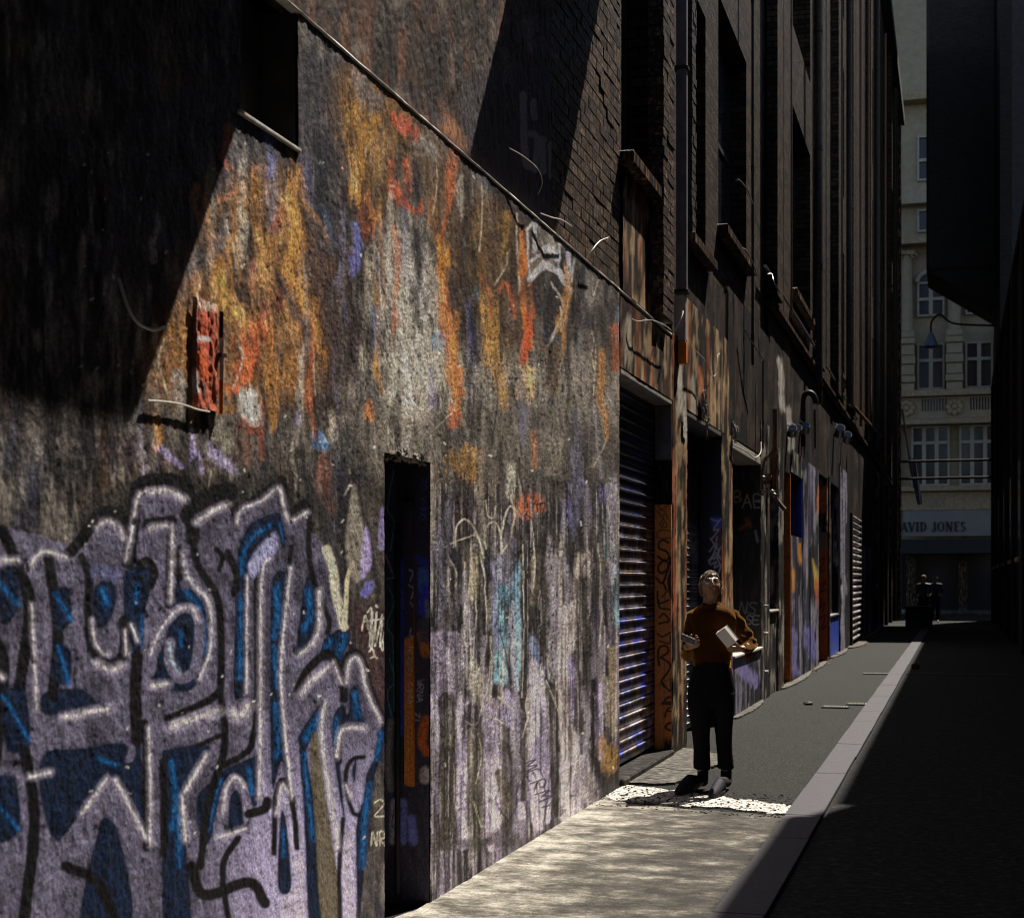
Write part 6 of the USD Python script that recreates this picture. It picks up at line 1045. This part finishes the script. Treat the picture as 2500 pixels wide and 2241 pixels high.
# dark bin at the end of the lane
cb = onground(2243, 1539); bn = thing('street_bin', 'square dark bin standing in the lane far end', 'bin', (cb[0], cb[1], 0)); wv = .43
hb = oncross(2243, 1479, cb[1])[2]
bm = MB(); bm.box(-wv, wv, -.02, .7, .06, hb - .07, r=.03); part('body', bm.get(), 'black_rubber', bn); part('lid', box(-wv - .03, wv + .03, -.06, .74, hb - .067, hb, r=.025), 'old_iron', bn); part('handle', MB().tube([(-.25, -.07, hb - .03), (.25, -.07, hb - .03)], .02, 8).get(), 'old_iron', bn)
for sx in (-.34, .34): m = trimesh.creation.cylinder(.06, .05, sections=16); m.apply_transform(trimesh.transformations.rotation_matrix(math.pi / 2, [0, 1, 0])); m.apply_translation([sx, .1, .06]); part('wheel', (m.vertices, m.faces), 'black_rubber', bn)
def relax(t, n=6, most=.012):
    """gentle smoothing of a joined figure; no point may travel far"""
    import scipy.sparse as sp
    e = t.edges_unique; N = len(t.vertices); A = sp.coo_matrix((np.ones(2 * len(e)), (np.r_[e[:, 0], e[:, 1]], np.r_[e[:, 1], e[:, 0]])), (N, N)).tocsr(); deg = np.asarray(A.sum(1)).ravel().clip(1)
    v0 = np.array(t.vertices); v = v0.copy()
    for k in range(n):
        for lam in (.5, -.47):
            v = v + lam * ((A @ v) / deg[:, None] - v)
            d = v - v0; L = np.linalg.norm(d, axis=1, keepdims=True); v = v0 + d * np.minimum(1, most / np.maximum(L, 1e-9))
    t.vertices = v; return t
def hullchain(js, segs=1, ref=.012, smooth=6):
    M3 = m3.Manifold
    def ball(p, r): return M3.sphere(float(r), 20).translate([float(t) for t in p])
    parts_ = []
    for chain in js:
        bs = [ball(p, r) for p, r in chain]
        parts_ += [M3.batch_hull([a_, b_]) for a_, b_ in zip(bs[:-1], bs[1:])] if len(bs) > 1 else bs
    out = M3.batch_boolean(parts_, m3.OpType.Add).refine_to_length(ref).to_mesh()
    t = trimesh.Trimesh(out.vert_properties[:, :3], out.tri_verts, process=True)
    if smooth: relax(t, smooth)
    return t
# small dark lumps of litter
mat('litter_dark', (.03, .03, .035), rough=.5, var=.4, scale=60.)
for k, (px, py, sz, lab) in enumerate([(1973, 1720, .05, 'small dark crumpled scrap on the asphalt left of the drain grates'), (2235, 1634, .055, 'small upright dark scrap in the dim carriageway right of the pale strip')]):
    c = onground(px, py); m = trimesh.creation.icosphere(3, sz); v = m.vertices; r_ = .65 + .9 * (meshkit.fbm(v / sz * 1.7 + 5 * k, 3, k) - .25); m.vertices = v * r_[:, None] * [1.5, .9, .5 + .9 * k] + [c[0], c[1], sz * (.35 + .5 * k)]
    single('litter_scrap', (m.vertices, m.faces), 'litter_dark', lab, 'litter')
# ================================================================ the standing person
d0 = EYE * F / (1926 - VY)                                  # distance at which the heels stand
def J(px, py, dd=0.): return atdepth(px, py, d0 + dd)
RI = np.array([_c, _s, 0]); FW = np.array([_s, -_c, 0]); UP = np.array([0, 0, 1.])   # the picture's right, towards the camera, up
pxm = d0 / F
mat('skin', (.30, .16, .09), rough=.45, var=.12, scale=30., bump=.1, spec=.5); M['hair_dark'] = usdkit.material(stage, '/World/Looks/hair_dark', {'g': ('geometry', {}), 'n': ('noise_texture', {'scale': 90., 'detail': 3.}), 'r': ('rgb_ramp', {'ramp': [(.3, (.05, .03, .015)), (.7, (.22, .14, .07))]}),
    'p': ('principled_bsdf', {'roughness': .6, 'specular_ior_level': .3, 'sheen_weight': .6, 'sheen_roughness': .3, 'sheen_tint': (1., .86, .6)})}, [('g.position', 'n.vector'), ('n.fac', 'r.fac'), ('r.color', 'p.base_color')], surface='p.BSDF')
M['knit'] = usdkit.material(stage, '/World/Looks/knit', {'g': ('geometry', {}), 'n': ('noise_texture', {'scale': 170., 'detail': 3., 'roughness': .6}), 'bump': ('bump', {'strength': .9, 'distance': .005}), 'r': ('rgb_ramp', {'ramp': [(.3, (.022, .007, .001)), (.7, (.075, .026, .0032))]}),
    'p': ('principled_bsdf', {'roughness': .9, 'specular_ior_level': .04, 'sheen_weight': .8, 'sheen_roughness': .35, 'sheen_tint': (1., .50, .12)})}, [('g.position', 'n.vector'), ('n.fac', 'r.fac'), ('r.color', 'p.base_color'), ('n.fac', 'bump.height'), ('bump.normal', 'p.normal')], surface='p.BSDF'); mat('shoe_blue', (.012, .011, .022), rough=.75, var=.4, scale=60., bump=.6, bscale=120., spec=.25); mat('sock_black', (.008, .008, .009), rough=.8)
mat('eye_white', (.5, .47, .43), rough=.25, var=.05); mat('iris_dark', (.02, .012, .008), rough=.2, var=.1); mat('lip', (.30, .11, .08), rough=.4, var=.1); mat('book_pages', (.55, .51, .45), rough=.7, var=.12, scale=200., stretch=(1, 1, 1), bump=.6, bscale=250.); mat('book_cover', (.62, .60, .57), rough=.5, var=.08); mat('phone_body', (.03, .03, .033), rough=.25, var=.1, spec=.6); mat('phone_glass', (.012, .012, .014), rough=.08, var=.05, spec=.7)
mat('wool_black', (.008, .008, .010), rough=.8, var=.3, scale=40., bump=.5, bscale=150., spec=.05)
ps = thing('person', 'person in an orange knit jumper and dark cropped trousers looking up', 'person')
kx = .5                                                     # centre of depth of the torso
# -- body: head, neck, torso core, arms, hands, legs as one skin
HC = J(1735, 1434, .03); tilt = math.radians(24)
hu = UP * math.cos(tilt) - FW * math.sin(tilt) * 1.0; hf = FW * math.cos(tilt) + UP * math.sin(tilt); hr = RI
def head_mesh():
    m = trimesh.creation.icosphere(5, 1.0); v = m.vertices.copy(); x, y, z = v.T          # x right, y front, z up
    a, b, c = .074, .094, .112
    X, Yv, Z = x * a, y * b, z * c
    jaw = np.clip(-z, 0, 1); X *= 1 - .30 * jaw ** 1.4; Yv = Yv - .010 * jaw * (y < 0) * 0
    Yv = np.where(y > 0, Yv * (1 - .10 * np.clip(np.abs(x) - .4, 0, 1)), Yv)
    def bump(cx, cz, sx, sz, h): return h * np.exp(-((X - cx) / sx) ** 2 - ((Z - cz) / sz) ** 2) * (y > 0)
    Yv += bump(0, -.018, .011, .020, .022) + bump(0, .004, .008, .024, .012) + bump(-.012, -.026, .007, .007, .007) + bump(.012, -.026, .007, .007, .007)
    Yv += bump(-.030, .012, .016, .011, -.011) + bump(.030, .012, .016, .011, -.011) + bump(0, .030, .045, .008, .005) + bump(-.034, -.020, .018, .016, .005) + bump(.034, -.020, .018, .016, .005)
    Yv += bump(0, -.050, .020, .005, .006) + bump(0, -.060, .017, .006, .006) + bump(0, -.055, .022, .002, -.003) + bump(0, -.088, .020, .016, .010)
    return np.c_[X, Yv, Z], m.faces[:, ::-1]
hv, hfc = head_mesh()
def H3(x, y, z): return HC + hr * x + hf * y + hu * z
hw = HC + hv[:, :1] * hr + hv[:, 1:2] * hf + hv[:, 2:] * hu
Mn = m3.Manifold
def to_man(v, f): return Mn(m3.Mesh(np.asarray(v, np.float32), np.asarray(f, np.uint32)))
def chain(*js):
    bs = [Mn.sphere(float(r), 22).translate([float(t) for t in p]) for p, r in js]; return [Mn.batch_hull([a, b]) for a, b in zip(bs[:-1], bs[1:])]
nk0, nk1 = J(1735, 1484, .08), H3(0, -.02, -.05)
shL, shR = J(1693, 1507, .06), J(1791, 1507, .06)
elL, elR = J(1679, 1598, .04), J(1834, 1572, .02)
wrL, wrR = J(1676, 1579, -.20), J(1812, 1584, -.14)
hipL, hipR = J(1713, 1690, .04), J(1762, 1690, .04); knL, knR = J(1708, 1790, .0), J(1770, 1790, .0); anL, anR = J(1716, 1900, .02), J(1773, 1902, .02)
pel = J(1737, 1660, .05); chest = J(1739, 1540, .05)
def hand(w, fwd, side, palm_up, curl, sgn, thumb=1.):
    """palm + five fingers: fwd = along the palm, side = towards the thumb, palm_up = out of the palm"""
    fwd, side, pu_ = (np.asarray(t, float) / np.linalg.norm(t) for t in (fwd, side, palm_up)); out = []
    P0, P1 = w + fwd * .015, w + fwd * .085
    for s in (-.026, -.009, .009, .026): out += chain((P0 + side * s * .7, .014), (P1 + side * s, .0125))
    out += [Mn.batch_hull([Mn.sphere(.014, 16).translate((P0 + side * s).tolist()) for s in (-.018, .018)] + [Mn.sphere(.012, 16).translate((P1 + side * s).tolist()) for s in (-.026, .026)])]
    for s, L in ((-.027, .060), (-.009, .074), (.009, .080), (.027, .070)):
        a = P1 + side * s; d = fwd; ang = 0; seg = [(a, .0095)]
        for k, fr in enumerate((.45, .32, .23)):
            ang += curl[k]; d = fwd * math.cos(ang) + pu_ * math.sin(ang); a = a + d * L * fr; seg.append((a, .0085 - .0008 * k))
        out += chain(*seg)
    b = P0 + side * .022 + fwd * .01; t1 = b + side * .030 * thumb + fwd * .025 + pu_ * .012; t2 = t1 + fwd * .030 + pu_ * .018 + side * .004; out += chain((b, .013), (t1, .0105), (t2, .009))
    return out
hl_f = FW * .35 + RI * .55 + UP * .28; hr_f = -RI * .90 + FW * .15 - UP * .02
handL = hand(wrL, hl_f, UP * .8 - RI * .3 + FW * .2, np.cross(UP, hl_f) * -1 + UP * .2, (.5, .6, .5), 1)
handR = hand(wrR, hr_f, FW * .75 + UP * .5, UP * .9 - FW * .3, (.55, .7, .5), -1)
solid = [to_man(hw, hfc)] + chain((nk0, .060), (nk1, .056)) + chain((shL, .036), (elL, .032), (wrL, .025)) + chain((shR, .036), (elR, .032), (wrR, .025)) + chain((chest, .10), (pel, .105)) + chain((hipL, .075), (knL, .045), (anL, .036)) + chain((hipR, .075), (knR, .045), (anR, .036)) + chain((shL + RI * .03 - UP * .02, .036), (nk0, .05), (shR - RI * .03 - UP * .02, .036)) + handL + handR
for s in (-1, 1):
    solid += chain((H3(s * .073, -.005, .004), .012), (H3(s * .078, -.012, .022), .013), (H3(s * .074, -.004, -.014), .010))
for a_, h_ in ((anL, (J(1622, 1958, -.68))), (anR, (J(1716, 1962, -.66)))):
    solid += chain((a_, .036), (a_ * .6 + h_ * .4 - UP * .03, .03))
bm = Mn.batch_boolean(solid, m3.OpType.Add).refine_to_length(.0085).to_mesh(); bt = trimesh.Trimesh(bm.vert_properties[:, :3], bm.tri_verts, process=True); relax(bt, 5)
part('body', (bt.vertices, bt.faces), 'skin', ps, smooth=True)
for s in (-1, 1):
    e = trimesh.creation.icosphere(2, .0115); e.apply_translation(H3(s * .031, .071, .012)); part('eye', (e.vertices, e.faces), 'eye_white', ps, smooth=True)
    e = trimesh.creation.icosphere(2, .007); e.apply_translation(H3(s * .031, .0785, .014)); part('iris', (e.vertices, e.faces), 'iris_dark', ps, smooth=True)
    part('eyebrow', MB().tube(catmull([H3(s * .014, .092, .030), H3(s * .032, .089, .036), H3(s * .050, .076, .030)], 5), [.0035] * 11, 6).get(), 'hair_dark', ps, smooth=True)
part('lips', MB().tube(catmull([H3(-.022, .085, -.055), H3(-.008, .0965, -.0525), H3(.0, .0965, -.054), H3(.008, .0965, -.0525), H3(.022, .085, -.055)], 4), .0045, 8).get(), 'lip', ps, smooth=True)
# -- hair: a cropped cap of locks with a fringe
m = trimesh.creation.icosphere(5, 1.0); v = m.vertices.copy(); x, y, z = v.T
n1 = fb(x * 5 + 9, z * 5 + y * 4, 3, 5); lock = fb(np.arctan2(x, y) * 6 + 20, z * 2.2, 3, 8)
R_ = 1 + .10 * (lock - .5) + .05 * (n1 - .5)
hair_v = np.c_[x * .087 * R_, y * .108 * R_ - .008, z * .128 * R_ + .006]
keepv = (z > .50 - .18 * (lock - .5)) | ((y < .28) & (z > -.42 + .3 * (lock - .5)) & ~((y > .02) & (np.abs(x) > .6) & (z < -.3)))
lowk = hair_v.copy(); inner = np.c_[x * .070, y * .086 - .004, z * .105]
hair_v = np.where(keepv[:, None], hair_v, inner); hv2 = HC + hair_v[:, :1] * hr + hair_v[:, 1:2] * hf + hair_v[:, 2:] * hu
part('hair', (hv2, m.faces[:, ::-1]), 'hair_dark', ps, smooth=50)
rng = np.random.default_rng(4); lk = MB()
for k in range(150):
    th_, ph = rng.uniform(0, 2 * np.pi), rng.uniform(-.2, 1.45); d_ = np.array([math.cos(th_) * math.cos(ph), math.sin(th_) * math.cos(ph), math.sin(ph)])
    if d_[1] > .3 and d_[2] < .55: continue
    p0 = d_ * [.088, .108, .130] + [0, -.008, .006]; tan = np.cross(d_, [rng.normal() * .3, 1, rng.normal() * .4]); tan /= np.linalg.norm(tan); p2 = p0 + tan * rng.uniform(.02, .05) - [0, 0, .02]; p2 = p2 / np.linalg.norm(p2 / [.09, .11, .132]) if np.linalg.norm(p2) > 0 else p2
    p1_ = (p0 + p2) / 2 * 1.04; P = [H3(*q_) for q_ in (p0, p1_, p2)]; lk.tube(catmull(P, 3), [.0035, .004, .004, .003, .003, .002, .001], 5)
part('hair_locks', lk.get(), 'hair_dark', ps, smooth=True, kind='stuff')
# -- glasses
gl = part('glasses', (lambda b: b.get())((lambda b: (b.tube(catmull([H3(-.011, .108, .012), H3(0, .113, .016), H3(.011, .108, .012)], 5), .0022, 6), b)[-1])(MB())), 'steel_bright', ps, smooth=True, label='round thin metal rimmed glasses')
for s in (-1, 1):
    an = np.linspace(0, 2 * np.pi, 33); rim = [H3(s * .0335 + .0235 * math.cos(t), .104 - .20 * abs(s * .0335 + .0235 * math.cos(t) ) + .012, .008 + .0215 * math.sin(t)) for t in an]
    part('rim', MB().tube(rim, .0024, 6).get(), 'steel_bright', gl, smooth=True); part('temple', MB().tube([H3(s * .057, .102, .012), H3(s * .080, .06, .016), H3(s * .083, -.01, .014)], .0022, 6).get(), 'steel_bright', gl, smooth=True)
    c_ = H3(s * .0335, .109, .008); vv = np.vstack([rim[:-1], [c_ + hf * .003]]); ff = np.array([(k, (k + 1) % 32, 32) for k in range(32)]); vv2 = np.vstack([vv, vv - hf * .0015]); part('lens', (vv2, np.vstack([ff, ff[:, ::-1] + 33])), 'pane', gl, smooth=True)
# -- jumper: torso lofted from slices, sleeves as chains
def loft(sl, n=44):
    """sl: (px left, px right, py, dd, depth radius)"""
    V = []; t = np.linspace(0, 2 * np.pi, n, endpoint=False)
    for l, r, y, dd, dr in sl:
        c_ = J((l + r) / 2, y, dd); rx = (r - l) / 2 * pxm; cx_, sx_ = np.cos(t), np.sin(t); cc = np.sign(cx_) * np.abs(cx_) ** .85; ss = np.sign(sx_) * np.abs(sx_) ** .9
        V.append(c_ + rx * cc[:, None] * RI + dr * ss[:, None] * FW)
    k = len(sl); V = np.vstack(V + [V[0].mean(0)[None], V[-1].mean(0)[None]]); Fc = [(i * n + a, i * n + (a + 1) % n, (i + 1) * n + (a + 1) % n, (i + 1) * n + a) for i in range(k - 1) for a in range(n)]
    F3 = [t_ for a, b, c_, d in Fc for t_ in ((a, b, c_), (a, c_, d))] + [(k * n, (a + 1) % n, a) for a in range(n)] + [(k * n + 1, (k - 1) * n + a, (k - 1) * n + (a + 1) % n) for a in range(n)]
    tm_ = trimesh.Trimesh(V, F3, process=True); tm_.fix_normals(); return to_man(tm_.vertices, tm_.faces)
tor = [loft([(1712, 1760, 1470, .07, .064), (1711, 1761, 1477, .07, .068), (1706, 1767, 1480, .06, .086), (1699, 1777, 1484, .055, .098), (1691, 1786, 1489, .05, .107), (1684, 1794, 1496, .05, .114), (1680, 1800, 1505, .05, .118), (1680, 1802, 1518, .05, .12), (1688, 1796, 1545, .05, .12), (1691, 1790, 1580, .05, .12), (1693, 1784, 1615, .05, .115), (1690, 1786, 1650, .05, .118)])]
tor += chain((shL + RI * .01, .066), (J(1684, 1550, .06), .056), (elL, .052), (J(1679, 1592, -.06), .046), (wrL * .85 + elL * .15, .036))
tor += chain((shR - RI * .01, .066), (J(1814, 1540, .06), .056), (elR, .050), (J(1824, 1584, -.06), .046), (wrR * .82 + elR * .18, .036)) + chain((J(1830, 1582, -.02), .042), (J(1826, 1600, -.05), .030))
jm = Mn.batch_boolean(tor, m3.OpType.Add).refine_to_length(.011).to_mesh(); jt = trimesh.Trimesh(jm.vert_properties[:, :3], jm.tri_verts, process=True); relax(jt, 9)
nrm = jt.vertex_normals; vz = jt.vertices; lo = (vz - J(1735, 1560)) @ RI
fold = .007 * np.sin(vz[:, 2] * 90 + 8 * fb(lo * 12, vz[:, 2] * 9, 2, 4)) * np.clip((np.abs(lo) - .19) / .06, 0, 1) + .005 * (fb(lo * 22, vz[:, 2] * 22, 3, 7) - .5) * 2
part('jumper', (vz + nrm * fold[:, None], jt.faces), 'knit', ps, smooth=True)
# -- trousers, socks, shoes
trs = [loft([(1695, 1781, 1612, .05, .118), (1689, 1787, 1640, .05, .124), (1680, 1794, 1675, .05, .128), (1678, 1796, 1695, .05, .126), (1682, 1792, 1718, .05, .112), (1694, 1780, 1732, .05, .09)]), loft([(1679, 1744, 1690, .05, .118), (1680, 1739, 1725, .04, .112), (1685, 1736, 1755, .035, .102), (1691, 1733, 1800, .025, .088), (1694, 1732, 1840, .02, .082), (1694, 1734, 1876, .02, .084)]), loft([(1731, 1795, 1690, .05, .118), (1735, 1793, 1725, .04, .112), (1740, 1789, 1755, .035, .102), (1747, 1787, 1800, .025, .088), (1751, 1788, 1840, .02, .082), (1752, 1791, 1876, .02, .084)])]
tm3 = Mn.batch_boolean(trs, m3.OpType.Add).refine_to_length(.014).to_mesh(); tt_ = trimesh.Trimesh(tm3.vert_properties[:, :3], tm3.tri_verts, process=True); relax(tt_, 14, .03)
part('trousers', (tt_.vertices + tt_.vertex_normals * (.006 * (fb(tt_.vertices[:, 0] * 16, tt_.vertices[:, 2] * 9, 3, 3) - .5) * 2)[:, None], tt_.faces), 'wool_black', ps, smooth=True)
for heel, toe, an_ in (((1719, 1922), (1619, 1957), anL), ((1783, 1928), (1714, 1964), anR)):
    h3, t3 = onground(*heel), onground(*toe); L = np.linalg.norm(t3 - h3); d_ = (t3 - h3) / L; s_ = np.array([-d_[1], d_[0], 0]); L = min(L, .33); o_ = (h3 + t3) / 2 - d_ * L / 2
    sk = hullchain([[(an_ + UP * .06, .044), (an_ - UP * .02, .042), (o_ + d_ * .06 + UP * .10, .039)]], ref=.014); part('sock', (sk.vertices, sk.faces), 'sock_black', ps, smooth=True)
    pts = [[(o_ + d_ * .035 + UP * .05, .040), (o_ + d_ * .09 + UP * .085, .046), (o_ + d_ * .16 + UP * .062, .045), (o_ + d_ * .235 + UP * .042, .040), (o_ + d_ * (L - .03) + UP * .032, .028)], [(o_ + d_ * .04 + UP * .05, .040), (o_ + d_ * .055 + UP * .10, .034), (o_ + d_ * .13 + UP * .075, .043)]]
    sh_ = hullchain(pts, ref=.01); vv = sh_.vertices.copy(); vv[:, 2] = np.maximum(vv[:, 2], .030); sh = part('shoe', (vv, sh_.faces), 'shoe_blue', ps, smooth=True)
    N = 40; tq = np.linspace(0, 2 * np.pi, N, endpoint=False); ol = [o_ + d_ * (L / 2 + L / 2 * .99 * math.cos(q_)) + s_ * (.046 - .006 * math.cos(q_)) * math.sin(q_) * (abs(math.sin(q_)) ** -.25 if abs(math.sin(q_)) > .05 else 1) for q_ in tq]
    sm = prism([(q_[0], q_[1]) for q_ in ol], .017, .040); part('sole', sm, 'black_rubber', sh)
# -- phone in one hand, notebook in the other
def obox(c, ax, dims, r=.004):
    v, f = rbox(*[s * d / 2 for d in dims for s in (-1, 1)], r); A_ = np.array(ax); return (c + v @ A_, f)
def ortho(a, b): a = a / np.linalg.norm(a); b = b - a * (a @ b); b /= np.linalg.norm(b); return np.array([a, b, np.cross(a, b)])
pc = J(1680, 1561, -.30); ax = ortho(RI * .78 - UP * .34 + FW * .25, FW * .75 + UP * .45 + RI * .3)
ph = thing('phone', 'dark phone with a bright rim in the right hand of the person', 'phone'); part('case', obox(pc, ax, (.118, .070, .009), .004), 'phone_body', ph); part('screen', obox(pc + ax[2] * .0052 * np.sign(ax[2] @ UP), ax, (.110, .063, .0012), .0003), 'phone_glass', ph)
part('frame', (lambda b: b.get())((lambda b: (b.tube([pc + ax[0] * u + ax[1] * w for u, w in ((-.058, -.034), (-.052, .036), (.052, .036), (.059, .03), (.059, -.03), (.052, -.0355), (-.052, -.0355), (-.058, -.034))], .0035, 6), b)[-1])(MB())), 'steel_bright', ph)
bc = J(1776, 1553, -.20); bl = (J(1792, 1570) - J(1765, 1537)); axb = ortho(bl, FW * .5 + RI * .55 + UP * .35)
bk = thing('notebook', 'thick pale notebook held against the jumper of the person', 'notebook'); Lb = .135
nb2 = axb[2] if axb[2] @ (RI + UP) > 0 else -axb[2]
part('pages', obox(bc, axb, (Lb, .085, .050), .003), 'book_pages', bk)
part('cover', obox(bc + axb[2] * .0285, axb, (Lb + .006, .092, .005), .002), 'book_cover', bk); part('cover', obox(bc - axb[2] * .0285, axb, (Lb + .006, .092, .005), .002), 'book_cover', bk)
part('spine', obox(bc - axb[1] * .0475, axb, (Lb + .006, .005, .062), .002), 'book_cover', bk)
# ================================================================ two passers-by in the street at the end of the lane
def walker(label, px, head_py, Yd, shirt, seed, hold=False):
    c = oncross(px, VY, Yd); top = oncross(px, head_py, Yd)[2]; top = min(max(top, 1.62), 1.86); k = top / 1.75; o = np.array([c[0], Yd, 0.])
    def P(x, y, z): return o + np.array([x, y, z]) * k
    t = thing('person', label, 'person')
    js = [[(P(0, 0, 1.63), .085), (P(0, -.01, 1.56), .075), (P(0, .01, 1.46), .055), (P(0, 0, 1.38), .08), (P(0, 0, 1.18), .125), (P(0, 0, .98), .12)], [(P(0, 0, 1.40), .07), (P(-.19, 0, 1.38), .06), (P(-.25, .02, 1.10), .042), (P(-.22, -.10, .88), .030), (P(-.20, -.15, .80), .032)], [(P(0, 0, 1.40), .07), (P(.19, 0, 1.38), .06), (P(.24, .03, 1.10), .042), (P(.20, -.16, 1.0), .030), (P(.14, -.22, 1.02), .032)], [(P(-.09, 0, .95), .10), (P(-.10, -.05, .50), .065), (P(-.11, .08, .10), .04), (P(-.11, -.10, .04), .035)], [(P(.09, 0, .95), .10), (P(.10, .03, .50), .065), (P(.10, -.05, .10), .04), (P(.10, -.22, .04), .035)]]
    b = hullchain(js, ref=.03, smooth=5); part('body', (b.vertices, b.faces), 'skin', t, smooth=True)
    s_ = hullchain([[(P(0, 0, 1.36), .105), (P(0, 0, 1.18), .145), (P(0, 0, .94), .14)], [(P(-.06, 0, 1.40), .075), (P(-.19, 0, 1.38), .072), (P(-.25, .02, 1.10), .055), (P(-.23, -.06, .95), .046)], [(P(.06, 0, 1.40), .075), (P(.19, 0, 1.38), .072), (P(.24, .03, 1.10), .055), (P(.21, -.12, 1.02), .046)]], ref=.03); part('jacket', (s_.vertices, s_.faces), shirt, t, smooth=True)
    l_ = hullchain([[(P(-.09, 0, .96), .12), (P(-.10, -.05, .50), .082), (P(-.11, .08, .12), .065)], [(P(.09, 0, .96), .12), (P(.10, .03, .50), .082), (P(.10, -.05, .12), .065)]], ref=.03); part('trousers', (l_.vertices, l_.faces), 'wool_black', t, smooth=True)
    h_ = hullchain([[(P(0, .02, 1.67), .088), (P(0, .045, 1.60), .075)]], ref=.02); part('hair', (h_.vertices, h_.faces), 'hair_dark', t, smooth=True); return t
walker('dim passer-by in dark clothes standing behind the bin', 2255, 1402, 60., 'dark_paint', 1)
walker('dim passer-by in a grey jacket right of the one behind the bin', 2283, 1400, 63., 'grime_lilac', 2)
